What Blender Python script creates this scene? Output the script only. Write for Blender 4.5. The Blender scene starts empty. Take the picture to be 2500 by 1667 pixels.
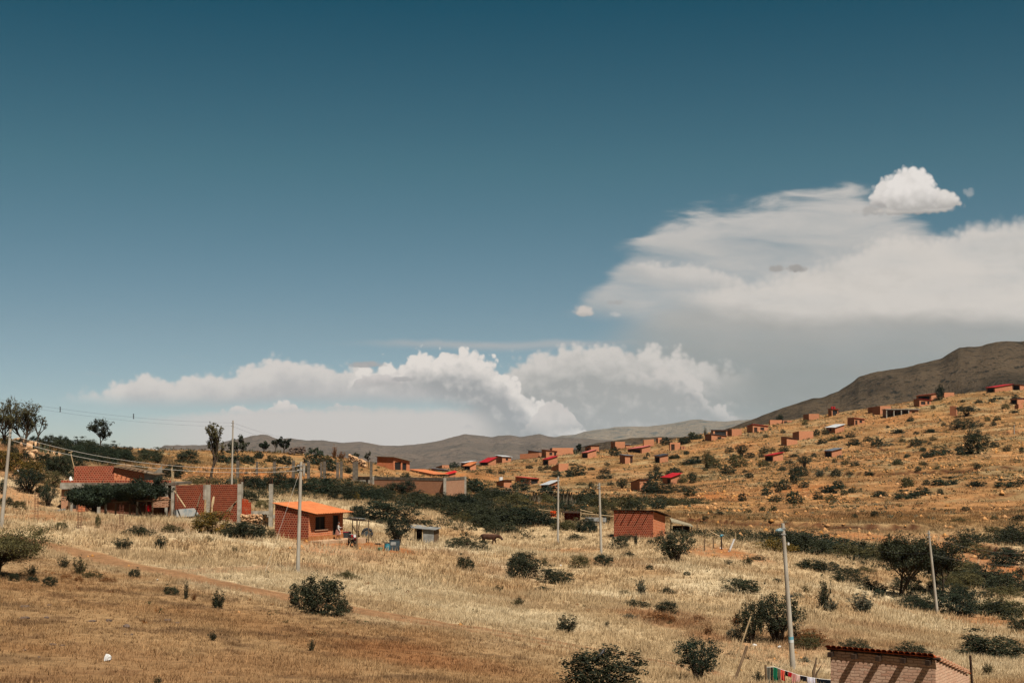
import bpy, bmesh, math, random
import numpy as np
from mathutils import Vector, Matrix

# ------------------------------------------------------------------ camera
sc = bpy.context.scene
COL = sc.collection
F = 3472.2                      # focal length in photo pixels (2500 wide)
PITCH = math.radians(4.553)
CAM = np.array([0.0, 0.0, 20.0])
cam = bpy.data.objects.new('camera', bpy.data.cameras.new('camera'))
COL.objects.link(cam)
cam.location = CAM
cam.rotation_euler = (math.radians(90) + PITCH, 0, 0)
cam.data.lens = 50
cam.data.sensor_width = 36
cam.data.clip_start = 0.5
cam.data.clip_end = 40000
sc.camera = cam
sc.render.resolution_x, sc.render.resolution_y = 1024, 682

# ------------------------------------------------------------------ light
EV = 1.25
SUN_EL = math.radians(57)
SUN_H = (0.50, -0.87)           # horizontal direction towards the sun: right of and behind the camera
sun = bpy.data.objects.new('sun', bpy.data.lights.new('sun', 'SUN'))
COL.objects.link(sun)
sun.data.energy = 4.6
sun.data.angle = math.radians(0.5)
sun.data.color = (1.0, 0.945, 0.86)
_l = math.hypot(*SUN_H)
SUN = Vector((SUN_H[0] / _l * math.cos(SUN_EL), SUN_H[1] / _l * math.cos(SUN_EL), math.sin(SUN_EL)))
sun.rotation_euler = SUN.to_track_quat('Z', 'Y').to_euler()
sun.location = (0, 0, 400)
sc.view_settings.view_transform = 'Standard'
sc.view_settings.look = 'None'
sc.view_settings.gamma = 1
sc.view_settings.use_curve_mapping = False
sc.view_settings.exposure = EV
sc.cycles.use_denoising = True
sc.cycles.max_bounces = 6
sc.cycles.transparent_max_bounces = 8


def lin(r, g=None, b=None):
    v = (r, g, b)
    return tuple((c / 255 / 12.92) if c / 255 < .04045 else ((c / 255 + .055) / 1.055) ** 2.4 for c in v)


def pdir(px, py):
    """Direction of the photo pixel (unit forward distance Y=1)."""
    u, v = (px - 1250) / F, (833.5 - py) / F
    d = np.array([u, math.cos(PITCH) - v * math.sin(PITCH), math.sin(PITCH) + v * math.cos(PITCH)])
    return d / d[1]


def P(px, py, Y):
    return CAM + pdir(px, py) * Y


def azel(px, py):
    d = pdir(px, py)
    return math.degrees(math.atan2(d[0], d[1])), math.degrees(math.asin(d[2] / np.linalg.norm(d)))


# ------------------------------------------------------------------ sky with clouds (all in world direction space)
world = bpy.data.worlds.new('World')
sc.world = world
world.use_nodes = True
wt = world.node_tree
BGS = 0.1
bg = wt.nodes['Background']
bg.inputs[1].default_value = BGS


def wm(op, a, b=0.0, c=0.0, clamp=False):
    n = wt.nodes.new('ShaderNodeMath'); n.operation = op; n.use_clamp = clamp
    for i, s in enumerate((a, b, c)):
        if isinstance(s, (int, float)): n.inputs[i].default_value = s
        else: wt.links.new(s, n.inputs[i])
    return n.outputs[0]


def wmix(fac, a, b):
    n = wt.nodes.new('ShaderNodeMix'); n.data_type = 'RGBA'; n.clamp_factor = True
    for i, s in ((0, fac), (6, a), (7, b)):
        if isinstance(s, (int, float)): n.inputs[i].default_value = s
        elif isinstance(s, tuple): n.inputs[i].default_value = (*s, 1)
        else: wt.links.new(s, n.inputs[i])
    return n.outputs[2]


def wvec(x, y, z):
    n = wt.nodes.new('ShaderNodeCombineXYZ')
    for i, s in enumerate((x, y, z)):
        if isinstance(s, (int, float)): n.inputs[i].default_value = s
        else: wt.links.new(s, n.inputs[i])
    return n.outputs[0]


def wnoise(vec, scale, detail=6, rough=.55, dist=0.0, lac=2.0):
    n = wt.nodes.new('ShaderNodeTexNoise'); n.noise_dimensions = '3D'
    wt.links.new(vec, n.inputs['Vector'])
    n.inputs['Scale'].default_value = scale; n.inputs['Detail'].default_value = detail
    n.inputs['Roughness'].default_value = rough; n.inputs['Distortion'].default_value = dist
    n.inputs['Lacunarity'].default_value = lac
    return wm('SUBTRACT', n.outputs[0], .5)


def wstep(x, lo, hi):
    n = wt.nodes.new('ShaderNodeMapRange'); n.interpolation_type = 'SMOOTHERSTEP'; n.clamp = True
    wt.links.new(x, n.inputs[0])
    for i, s in ((1, lo), (2, hi)):
        n.inputs[i].default_value = s
    return n.outputs[0]


tc = wt.nodes.new('ShaderNodeTexCoord')
sep = wt.nodes.new('ShaderNodeSeparateXYZ')
wt.links.new(tc.outputs['Generated'], sep.inputs[0])
DX, DY, DZ = sep.outputs
AZ = wm('MULTIPLY', wm('ARCTAN2', DX, DY), 180 / math.pi)
EL = wm('MULTIPLY', wm('ARCSINE', DZ), 180 / math.pi)
CUN = wm('MULTIPLY_ADD', AZ, 1 / 60, .5)


def curve(pts):
    """photo points -> float curve of elevation (deg) over azimuth"""
    n = wt.nodes.new('ShaderNodeFloatCurve')
    cm = n.mapping; c = cm.curves[0]
    q = sorted(azel(*p) for p in pts)
    q = [(min(1, max(0, a / 60 + .5)), min(1, max(0, e / 25 + .04))) for a, e in q]
    q = [(0.0, q[0][1])] + q + [(1.0, q[-1][1])]
    while len(c.points) < len(q): c.points.new(.5, .5)
    for p, (a, e) in zip(c.points, q): p.location = (a, e)
    cm.update()
    wt.links.new(CUN, n.inputs[1])
    return wm('MULTIPLY', wm('SUBTRACT', n.outputs[0], .04), 25)


def dsp(r, g, b):
    return tuple(c / BGS / 2 ** EV for c in lin(r, g, b))


sky = wt.nodes.new('ShaderNodeTexSky')
sky.sky_type = 'NISHITA'; sky.sun_disc = False
sky.sun_elevation = SUN_EL
sky.sun_rotation = math.atan2(SUN_H[0], SUN_H[1])
sky.altitude = 2700; sky.air_density = 1.0; sky.dust_density = .6; sky.ozone_density = 2.0
rp = wt.nodes.new('ShaderNodeValToRGB')          # deep high-altitude blue: the sky is filtered as through a polariser
wt.links.new(wm('DIVIDE', EL, 20), rp.inputs[0])
els = rp.color_ramp.elements
for i, (py, col) in enumerate([(1110, (.60, .60, .60)), (1010, (.59, .60, .595)), (810, (.545, .565, .50)), (410, (.315, .505, .40)), (0, (.05, .335, .305))]):
    pos = min(1, max(0, azel(1250, py)[1] / 20))
    e = els[i] if i < 2 else els.new(pos)
    e.position = pos; e.color = (*[v / 2 ** EV for v in col], 1)
mx = wt.nodes.new('ShaderNodeMix'); mx.data_type = 'RGBA'; mx.blend_type = 'MULTIPLY'; mx.inputs[0].default_value = 1
wt.links.new(sky.outputs[0], mx.inputs[6]); wt.links.new(rp.outputs[0], mx.inputs[7])
skycol = mx.outputs[2]

P3 = wvec(AZ, EL, 0.0)
PS = wvec(wm('MULTIPLY_ADD', EL, .9, AZ), wm('MULTIPLY', EL, 4.0), 3.0)       # stretched along a rising diagonal
nbig = wnoise(P3, .35, 9, .60, .3)
nsm = wnoise(wvec(AZ, EL, 7.0), 1.3, 9, .62, .2)
nshift = wnoise(wvec(wm('SUBTRACT', AZ, .20), wm('SUBTRACT', EL, .28), 7.0), 1.3, 9, .62, .2)
nstreak = wnoise(PS, .28, 6, .55, .4)
nsoft = wnoise(wvec(AZ, wm('MULTIPLY', EL, 1.6), 11.0), .33, 5, .5, .5)
nmod = wnoise(wvec(wm('MULTIPLY_ADD', EL, .5, AZ), wm('MULTIPLY', EL, 2.6), 5.0), .42, 7, .6, .6)
vor = wt.nodes.new('ShaderNodeTexVoronoi'); vor.feature = 'SMOOTH_F1'; vor.voronoi_dimensions = '2D'
wv = wvec(wm('MULTIPLY_ADD', nsm, .55, AZ), wm('MULTIPLY_ADD', nbig, .55, EL), 0.0)
wt.links.new(wv, vor.inputs['Vector']); vor.inputs['Scale'].default_value = 1.25; vor.inputs['Smoothness'].default_value = .35
puff = wm('SUBTRACT', .42, vor.outputs['Distance'])                          # cauliflower lumps
vor2 = wt.nodes.new('ShaderNodeTexVoronoi'); vor2.feature = 'SMOOTH_F1'; vor2.voronoi_dimensions = '2D'
wt.links.new(wv, vor2.inputs['Vector']); vor2.inputs['Scale'].default_value = 3.6; vor2.inputs['Smoothness'].default_value = .3
puff2 = wm('SUBTRACT', .42, vor2.outputs['Distance'])
relief = wm('MULTIPLY', wm('SUBTRACT', nsm, nshift), 1.0)


def layer(under, top, bot, st, sb, at, ab, hi, lo, op=1.0, lump=0.0, body=(0.0, 2.0), rel=0.0, streak=0.0, side=None, small=.0, noise=None, depth=None, mod=0.0, side2=None):
    """one cloud bank: between two elevation profiles, ragged edges, light above and grey below"""
    n = noise or nbig
    T = wm('ADD', curve(top), wm('MULTIPLY', n, at))
    if lump:
        T = wm('ADD', T, wm('MULTIPLY', puff, lump))
    if small:
        T = wm('ADD', T, wm('ADD', wm('MULTIPLY', puff2, small), wm('MULTIPLY', nsm, small * 1.3)))
    B = wm('ADD', curve(bot), wm('MULTIPLY', nsoft, ab))
    dT = wm('SUBTRACT', T, EL); dB = wm('SUBTRACT', EL, B)
    al = wm('MULTIPLY', wstep(dT, 0, st), wstep(dB, 0, sb))
    if streak:
        al = wm('MULTIPLY', al, wm('MULTIPLY_ADD', nstreak, streak, 1 - streak * .25, clamp=True))
    for sd_ in (side, side2):
        if not sd_: continue
        a0 = azel(sd_[0], 900)[0]; a1 = azel(sd_[1], 900)[0]
        if a0 < a1: al = wm('MULTIPLY', al, wstep(AZ, a0, a1))
        else: al = wm('MULTIPLY', al, wm('SUBTRACT', 1.0, wstep(AZ, a1, a0)))
    al = wm('MULTIPLY', al, op)
    sh = wstep(dB, *body) if depth is None else wm('SUBTRACT', 1.0, wstep(wm('MULTIPLY_ADD', nsoft, .8, dT), *depth))
    if mod: sh = wm('ADD', sh, wm('MULTIPLY', nmod, mod), clamp=True)
    if rel:
        sh = wm('ADD', sh, wm('ADD', wm('MULTIPLY', relief, rel), wm('MULTIPLY', wm('ADD', puff, wm('MULTIPLY', puff2, .6)), rel * .35)), clamp=True)
    c = wmix(sh, dsp(*lo), dsp(*hi))
    return wmix(al, under, c)


W = 0
c = skycol
# low haze bank along the horizon
c = layer(c, [(-400, 1050), (150, 1050), (280, 1022), (400, 1004), (520, 994), (700, 988), (1000, 984), (1300, 990), (1700, 1000), (2600, 1000)],
          [(0, 1300), (2500, 1300)], .45, .1, .35, 0, (206, 197, 190), (198, 191, 186), .93, noise=nsoft, small=.12, side=(180, 620))
# thin streaks
c = layer(c, [(600, 846), (800, 831), (900, 826), (1000, 820), (1200, 822), (1400, 822), (1600, 830)],
          [(600, 846), (800, 848), (1000, 856), (1300, 866), (1600, 850)], .35, .5, .5, .3, (192, 188, 184), (172, 174, 174), 1.0, streak=.9, noise=nsoft)
c = layer(c, [(380, 866), (410, 872), (450, 864), (500, 876), (520, 880)], [(380, 872), (430, 878), (520, 880)], .25, .3, .3, .1, (170, 176, 178), (160, 170, 172), .6, noise=nsoft)
# thin high veil, upper right, combed into feathery streaks
c = layer(c, [(1330, 760), (1440, 690), (1510, 610), (1570, 550), (1680, 500), (1850, 468), (2000, 450), (2100, 446), (2200, 470), (2300, 560), (2420, 620), (2700, 620)],
          [(1300, 780), (1450, 800), (1650, 850), (1900, 860), (2500, 860)], 1.3, 1.4, 2.6, 1.2, (196, 191, 185), (176, 176, 173), .97, streak=1.15, body=(0, 2.2), noise=nstreak, mod=.9)
c = layer(c, [(1400, 640), (1560, 560), (1700, 510), (1900, 470), (2020, 452), (2120, 460), (2200, 520), (2320, 600), (2600, 600)],
          [(1400, 650), (1600, 640), (1900, 650), (2500, 650)], .9, 1.2, 2.6, 1.0, (200, 195, 189), (182, 180, 176), .75, streak=1.6, body=(0, 2), noise=nstreak, mod=.6)
# grey sheet filling the lower right
c = layer(c, [(1250, 850), (1400, 800), (1480, 760), (1600, 720), (1800, 700), (2100, 690), (2600, 690)],
          [(0, 1300), (2500, 1300)], 1.6, .1, 1.1, .3, (174, 172, 167), (147, 148, 143), .97, side=(1360, 1720), body=(3.0, 7.6), noise=nsoft, streak=.35, mod=.5)
# bright tongue pointing left
c = layer(c, [(1440, 680), (1490, 664), (1510, 648), (1545, 632), (1620, 626), (1700, 634), (1770, 655), (1850, 690), (1920, 720)],
          [(1440, 684), (1500, 676), (1560, 700), (1650, 722), (1750, 738), (1850, 745), (1920, 745)], .45, 1.0, .8, .9, (205, 199, 192), (176, 175, 172), .96, body=(.1, 1.2), rel=.3, streak=.4, small=.25, noise=nstreak, mod=.4, side=(1455, 1530))
# bright sheet, right
c = layer(c, [(1560, 720), (1680, 690), (1800, 676), (1880, 660), (1960, 628), (2060, 598), (2130, 572), (2200, 556), (2270, 560), (2330, 542), (2420, 526), (2560, 520), (2800, 515)],
          [(1560, 730), (1660, 790), (1780, 822), (1900, 836), (2200, 840), (2560, 848), (2800, 850)], .8, 1.6, .9, .9,
          (210, 203, 195), (158, 156, 151), 1.0, body=(.2, 1.7), rel=.25, streak=.45, small=.25, noise=nsoft, mod=.7, side=(1560, 1800))
# soft left bank
c = layer(c, [(60, 985), (150, 966), (230, 942), (300, 922), (345, 903), (365, 908), (420, 912), (480, 905), (560, 896), (640, 880), (690, 866), (760, 872), (830, 884), (900, 888), (1000, 880), (1200, 900), (1400, 950)],
          [(60, 985), (150, 996), (300, 1012), (450, 1014), (700, 1010), (900, 1010), (1400, 1010)], .4, .95, .6, .5,
          (212, 205, 198), (180, 177, 175), .97, depth=(.3, 1.7), rel=.6, lump=.5, small=.3, side=(70, 300))
c = layer(c, [(180, 918), (205, 906), (240, 908), (280, 921), (330, 928)], [(180, 918), (220, 917), (280, 926), (330, 928)], .15, .25, .15, .1, (196, 190, 186), (180, 178, 176), .9, side=(185, 215), noise=nsm)
# middle towering banks: a broad one behind, a nearer one whose lit crest runs down to the right
c = layer(c, [(1120, 950), (1180, 905), (1230, 882), (1270, 866), (1340, 840), (1430, 826), (1500, 826), (1580, 836), (1650, 846), (1720, 862), (1790, 880), (1880, 910), (2000, 950), (2200, 1000)],
          [(1120, 1300), (2200, 1300)], .6, .5, .55, .3, (206, 200, 193), (164, 163, 159), 1.0, depth=(.2, 2.2), rel=1.5, lump=.7, small=.42, mod=.5, side=(1130, 1260), side2=(1900, 1640))
c = layer(c, [(1440, 980), (1540, 908), (1600, 895), (1660, 902), (1710, 930), (1745, 965), (1775, 1000), (1810, 1040), (1840, 1080)], [(1440, 985), (1560, 960), (1640, 985), (1700, 1020), (1760, 1050), (1840, 1090)], .45, 1.0, .6, .5,
          (205, 198, 191), (164, 163, 160), .85, depth=(.25, 1.3), rel=1.6, lump=1.1, small=.6, side=(1470, 1600), side2=(1830, 1770))
c = layer(c, [(820, 1000), (850, 935), (880, 905), (920, 892), (970, 876), (1020, 858), (1070, 850), (1120, 850), (1170, 862), (1215, 882), (1255, 915), (1290, 955), (1330, 985), (1380, 1010), (1420, 1040), (1450, 1075), (1500, 1110)],
          [(820, 985), (900, 975), (1000, 985), (1080, 1010), (1150, 1040), (1220, 1075), (1300, 1110), (1500, 1120)], .28, 1.25, .5, .5,
          (226, 218, 210), (158, 158, 157), 1.0, depth=(.35, 1.75), rel=1.35, lump=.8, small=.42)
# low bright heads in front
for tp, bt, hi, lo in [
    ([(515, 1012), (530, 1000), (560, 997), (590, 985), (620, 1003), (640, 1000), (665, 985), (690, 975), (720, 982), (745, 1000), (770, 995), (790, 1010)], [(515, 1022), (790, 1018)], (222, 212, 204), (202, 194, 188)),
    ([(775, 1010), (790, 986), (830, 984), (880, 990), (900, 1004), (910, 1010)], [(775, 1010), (910, 1010)], (214, 206, 199), (196, 189, 184)),
    ([(845, 960), (860, 928), (890, 915), (930, 906), (960, 916), (985, 936), (1005, 955)], [(845, 958), (1005, 956)], (205, 197, 192), (168, 166, 164)),
    ([(1260, 1050), (1290, 1030), (1320, 990), (1350, 975), (1380, 990), (1410, 1015), (1440, 1045)], [(1250, 1070), (1440, 1062)], (208, 200, 193), (166, 165, 162)),
    ([(1110, 1052), (1130, 1038), (1150, 1034), (1165, 1050)], [(1110, 1052), (1165, 1052)], (196, 189, 184), (170, 168, 166)),
    ([(1205, 1055), (1225, 1035), (1240, 1032), (1255, 1050)], [(1205, 1055), (1255, 1054)], (196, 189, 184), (170, 168, 166)),
]:
    xs = [p[0] for p in tp]
    dl = [(min(xs) - 300, 1120)] + tp + [(max(xs) + 300, 1120)]
    db = [(min(xs) - 300, 1115)] + bt + [(max(xs) + 300, 1115)]
    w_ = layer(c, tp, bt, .14, .45, .14, .1, hi, lo, .95, body=(.0, .8), rel=.9, small=.2)
    a0, a1 = azel(min(xs), 1000)[0], azel(max(xs), 1000)[0]
    m = wm('MULTIPLY', wstep(AZ, a0 - .02, a0 + .25), wm('SUBTRACT', 1.0, wstep(AZ, a1 - .25, a1 + .02)))
    c = wmix(m, c, w_)


def puffball(c, cx, cy, w, h, hi, lo, op=1.0, edge=.45, flat=.35, amp=.8, rel=.9, tilt=0.0):
    """one isolated cumulus: lumpy dome with a flat base"""
    a, e = azel(cx, cy)
    aw = w / F * 57.3; eh = h / F * 57.3
    u = wm('DIVIDE', wm('SUBTRACT', AZ, a), aw)
    v = wm('DIVIDE', wm('SUBTRACT', EL, e), eh)
    if tilt: v = wm('MULTIPLY_ADD', u, -tilt, v)
    base = wm('ADD', v, flat)                                    # >0 above the base
    dn = wm('DIVIDE', wm('MINIMUM', v, 0.0), flat)
    r2 = wm('ADD', wm('MULTIPLY', u, u), wm('ADD', wm('POWER', wm('MAXIMUM', v, 0.0), 2.0), wm('MULTIPLY', dn, dn)))
    d = wm('SUBTRACT', 1.0, wm('SQRT', r2))
    d = wm('ADD', d, wm('MULTIPLY', wm('ADD', wm('MULTIPLY', puff2, .55), wm('MULTIPLY', nsm, .7)), amp * .6))
    al = wm('MULTIPLY', wstep(d, 0, edge), op)
    sh = wm('ADD', wstep(base, -.05, .75), wm('ADD', wm('MULTIPLY', relief, rel), wm('MULTIPLY', puff2, rel * .35)), clamp=True)
    return wmix(al, c, wmix(sh, dsp(*lo), dsp(*hi)))


c = puffball(c, 2135, 515, 58, 22, (168, 164, 159), (146, 144, 141), .8, .8, .7, 1.5, .6)
c = puffball(c, 2235, 512, 112, 24, (196, 190, 183), (152, 149, 145), .95, .5, .6, 1.0, .5)
c = puffball(c, 2288, 500, 62, 44, (220, 214, 207), (172, 168, 163), 1.0, .3, .25, .9, .7)
c = puffball(c, 2168, 492, 48, 62, (220, 214, 208), (168, 164, 160), 1.0, .26, .3, .8, .75)
c = puffball(c, 2224, 494, 70, 92, (228, 222, 216), (176, 172, 167), 1.0, .2, .26, .62, .8)
c = puffball(c, 1425, 764, 30, 24, (204, 194, 185), (170, 167, 163), .95, .6, .45, 1.2, .7)
c = puffball(c, 1503, 739, 34, 8, (166, 164, 161), (152, 154, 154), .75, 1.0, .9, 2.2, .4)
c = puffball(c, 1508, 768, 26, 8, (186, 186, 184), (166, 170, 171), .8, 1.0, .9, 2.4, .4)
c = puffball(c, 1897, 658, 26, 14, (160, 156, 151), (142, 139, 135), .9, .7, .7, 1.8, .6)
c = puffball(c, 1946, 656, 30, 15, (158, 154, 149), (138, 135, 131), .95, .7, .7, 1.7, .6)
c = puffball(c, 2366, 472, 22, 14, (160, 166, 168), (140, 150, 154), .7, 1.0, .9, 2.4, .4)
c = puffball(c, 895, 891, 56, 13, (168, 165, 163), (152, 151, 150), .9, .6, .6, 1.1, .5)
c = puffball(c, 985, 926, 34, 10, (166, 163, 161), (152, 151, 150), .8, .6, .7, 1.2, .5)
# the cloud nodes are only evaluated in the part of the sky that holds clouds (a direction test, the same for every ray)
mask = wm('MULTIPLY', wm('GREATER_THAN', wm('ADD', curve([(-500, 850), (300, 780), (1150, 770), (1320, 560), (1500, 440), (1900, 330), (2700, 330)]), 0.0), EL),
          wm('MULTIPLY', wm('LESS_THAN', wm('ABSOLUTE', AZ), 29.0), wm('GREATER_THAN', EL, -3.0)))
bg2 = wt.nodes.new('ShaderNodeBackground'); bg2.inputs[1].default_value = BGS
wt.links.new(skycol, bg.inputs[0])
wt.links.new(c, bg2.inputs[0])
ms = wt.nodes.new('ShaderNodeMixShader')
wt.links.new(mask, ms.inputs[0]); wt.links.new(bg.outputs[0], ms.inputs[1]); wt.links.new(bg2.outputs[0], ms.inputs[2])
wt.links.new(ms.outputs[0], wt.nodes['World Output'].inputs[0])
world.cycles.sampling_method = 'MANUAL'
world.cycles.sample_map_resolution = 256

# ------------------------------------------------------------------ helpers
ALB = 0.50                      # picture value -> surface reflectance
_lin = lin


def lin(r, g=None, b=None):
    return tuple(c_ * ALB for c_ in _lin(r, g, b))


rng = np.random.default_rng(7)
random.seed(7)


def _h(i, j, s):
    m = np.int64(0xffffffff)
    h = (i.astype(np.int64) * 374761393 + j.astype(np.int64) * 668265263 + s * 974711) & m
    h = ((h ^ (h >> 13)) * 1274126177) & m
    return ((h ^ (h >> 16)) & m) / 4294967295.0


def vn(x, y, s=0):
    """value noise -1..1"""
    x = np.asarray(x, float); y = np.asarray(y, float)
    i = np.floor(x); j = np.floor(y); fx = x - i; fy = y - j
    fx = fx * fx * (3 - 2 * fx); fy = fy * fy * (3 - 2 * fy)
    i = i.astype(np.int64); j = j.astype(np.int64)
    a = _h(i, j, s); b = _h(i + 1, j, s); c_ = _h(i, j + 1, s); d = _h(i + 1, j + 1, s)
    return 2 * ((a * (1 - fx) + b * fx) * (1 - fy) + (c_ * (1 - fx) + d * fx) * fy) - 1


def fbm(x, y, o=4, s=0, g=.5):
    t = 0; a = 1; n = 0
    x = np.asarray(x, float); y = np.asarray(y, float)
    for k in range(o):
        t = t + a * vn(x * 2 ** k + 17.3 * k, y * 2 ** k - 9.1 * k, s + k); n += a; a *= g
    return t / n


def sstep(x, a, b):
    t = np.clip((np.asarray(x, float) - a) / (b - a), 0, 1)
    return t * t * (3 - 2 * t)


def new_mat(name, color=(.5, .5, .5), rough=.9, spec=.15):
    m = bpy.data.materials.new(name); m.use_nodes = True
    b = m.node_tree.nodes['Principled BSDF']
    b.inputs['Base Color'].default_value = (*color, 1)
    b.inputs['Roughness'].default_value = rough
    b.inputs['Specular IOR Level'].default_value = spec
    return m


def bsdf(m): return m.node_tree.nodes['Principled BSDF']


def arr_mesh(name, V, Fc, mat, col=None, smooth=False, uv=None):
    """mesh from numpy arrays; Fc is (n,k) with constant k; col per vertex rgb"""
    V = np.asarray(V, np.float32); Fc = np.asarray(Fc, np.int32)
    me = bpy.data.meshes.new(name)
    me.vertices.add(len(V)); me.vertices.foreach_set('co', V.ravel())
    n, k = Fc.shape
    me.loops.add(n * k); me.loops.foreach_set('vertex_index', Fc.ravel())
    me.polygons.add(n); me.polygons.foreach_set('loop_start', np.arange(0, n * k, k, dtype=np.int32))
    if smooth: me.polygons.foreach_set('use_smooth', np.ones(n, bool))
    if col is not None:
        at = me.color_attributes.new('Col', 'FLOAT_COLOR', 'POINT')
        c4 = np.ones((len(V), 4), np.float32); c4[:, :3] = col
        at.data.foreach_set('color', c4.ravel())
    me.update(calc_edges=True)
    if mat: me.materials.append(mat)
    return me


def link(name, me, parent=None, loc=None):
    o = bpy.data.objects.new(name, me); COL.objects.link(o)
    if parent is not None: o.parent = parent
    if loc is not None: o.location = loc
    return o


def tag(o, label=None, cat=None, group=None, kind=None):
    if label: o['label'] = label
    if cat: o['category'] = cat
    if group: o['group'] = group
    if kind or label: o['kind'] = kind or 'thing'
    return o


def empty(name, loc, rz=0.0):
    o = bpy.data.objects.new(name, None); COL.objects.link(o)
    o.location = loc; o.rotation_euler = (0, 0, rz); o.empty_display_size = .5
    return o


# ------------------------------------------------------------------ terrain height
CT = []                                        # control points: world x, y, z


def cp(px, py, Y): CT.append(P(px, py, Y))
def cz(px, Y, drop): CT.append(np.array([(px - 1250) / F * Y, Y, 20 - drop]))


for x_, y_, z_ in [(0, 0, 18.2), (-12, 2, 18.3), (12, 2, 18.0), (-40, 0, 18.6), (40, 0, 17), (0, 20, 16.1), (-12, 20, 16.3), (14, 20, 15.6), (0, -60, 22), (-90, -60, 23), (90, -60, 21)]:
    CT.append(np.array([x_, y_, z_], float))
for a in [(0, 1667, 40), (300, 1667, 40), (700, 1667, 42), (1100, 1667, 47), (1465, 1667, 55), (1800, 1667, 59),
          (300, 1540, 57), (800, 1560, 60), (1300, 1600, 62), (1700, 1640, 64),
          (100, 1420, 78), (500, 1440, 80), (900, 1480, 80), (1300, 1500, 84), (1600, 1530, 83), (1926, 1637, 72), (2200, 1590, 79), (2450, 1610, 80),
          (100, 1335, 98), (735, 1398, 96), (450, 1350, 101), (12, 1290, 107), (720, 1322, 116), (757, 1324, 118), (850, 1320, 121), (1000, 1340, 125), (1250, 1420, 109), (1600, 1420, 114), (1800, 1400, 124), (2000, 1480, 108), (2300, 1530, 112), (2450, 1560, 102), (2275, 1500, 128),
          (150, 1262, 137), (400, 1258, 140), (560, 1285, 130), (640, 1295, 124), (1000, 1310, 138), (1195, 1330, 158), (1362, 1327, 158), (1465, 1357, 145), (1560, 1312, 158), (1630, 1310, 160),
          (1250, 1290, 170), (1400, 1283, 172), (1000, 1250, 170), (1350, 1240, 200), (1150, 1220, 212), (850, 1200, 196),
          (1135, 1213, 213), (930, 1203, 209), (690, 1175, 202), (870, 1172, 204), (580, 1172, 192),
          (960, 1150, 245), (1010, 1152, 250), (400, 1150, 196), (300, 1200, 168), (80, 1240, 130), (60, 1180, 146), (100, 1112, 162), (0, 1085, 168), (160, 1122, 172),
          (250, 1150, 182), (230, 1095, 212), (400, 1100, 232), (560, 1105, 237), (650, 1105, 242), (760, 1110, 242), (880, 1126, 246),
          (1150, 1190, 256), (1180, 1160, 345), (1120, 1147, 392), (1240, 1130, 422), (1060, 1162, 318), (1080, 1145, 388), (1230, 1191, 342), (1294, 1182, 346), (1340, 1195, 326),
          (1364, 1151, 383), (1339, 1135, 407), (1300, 1120, 436), (1370, 1110, 452), (1500, 1096, 457), (1435, 1118, 417), (1526, 1131, 388), (1562, 1197, 295), (1640, 1181, 312), (1611, 1130, 384), (1588, 1106, 427), (1650, 1100, 424),
          (1500, 1215, 250), (1450, 1210, 268), (1640, 1268, 203), (1670, 1300, 178), (1850, 1325, 165), (1750, 1350, 148),
          (1900, 1290, 190), (2260, 1292, 190), (2500, 1290, 190), (2300, 1420, 152), (2450, 1440, 146), (2400, 1370, 162), (2100, 1350, 168),
          (2000, 1210, 248), (2250, 1180, 258), (2500, 1170, 254), (1800, 1190, 274), (1750, 1230, 236),
          (1888, 1125, 368), (2031, 1115, 362), (1760, 1130, 364), (2200, 1100, 343), (2450, 1090, 328), (2039, 1057, 418), (1951, 1073, 412), (1787, 1064, 437), (2087, 1038, 433), (1975, 1025, 457), (1838, 1055, 442),
          (2200, 1013, 433), (2244, 993, 448), (2327, 1015, 418), (2429, 957, 455), (2487, 987, 428), (2500, 950, 460), (2350, 965, 460)]:
    cp(*a)
for a in [(300, 330, 9), (700, 330, 9), (0, 330, 6), (-400, 330, 4), (1000, 470, 9), (1300, 600, 12), (1600, 600, 8), (1900, 620, 4), (2200, 620, -4), (2450, 620, -12), (2800, 620, -14), (300, 600, 30), (900, 600, 30),
          (-600, 50, 5.5), (-600, 100, 5), (-600, 165, -3), (-600, 230, -2), (-600, 450, 18), (3100, 60, 10), (3100, 100, 13), (3100, 140, 15), (3100, 200, 9), (3100, 300, 0), (3100, 450, -23)]:
    cz(*a)
CT = np.array(CT)
_S = 100.0
_X = CT[:, :2] / _S


def _U(r2): return r2 * np.log(r2 + 1e-12)


_n = len(CT)
_K = _U(((_X[:, None] - _X[None]) ** 2).sum(-1)) + np.eye(_n) * .004
_Q = np.c_[np.ones(_n), _X]
_A = np.block([[_K, _Q], [_Q.T, np.zeros((3, 3))]])
_w = np.linalg.solve(_A, np.r_[CT[:, 2], np.zeros(3)])


def tps(x, y):
    x = np.asarray(x, float).ravel(); y = np.asarray(y, float).ravel()
    out = np.empty(len(x))
    for k in range(0, len(x), 40000):
        q = np.c_[x[k:k + 40000], y[k:k + 40000]] / _S
        r2 = ((q[:, None, :] - _X[None]) ** 2).sum(-1)
        out[k:k + 40000] = _U(r2) @ _w[:_n] + _w[_n] + q @ _w[_n + 1:]
    return out


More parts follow.
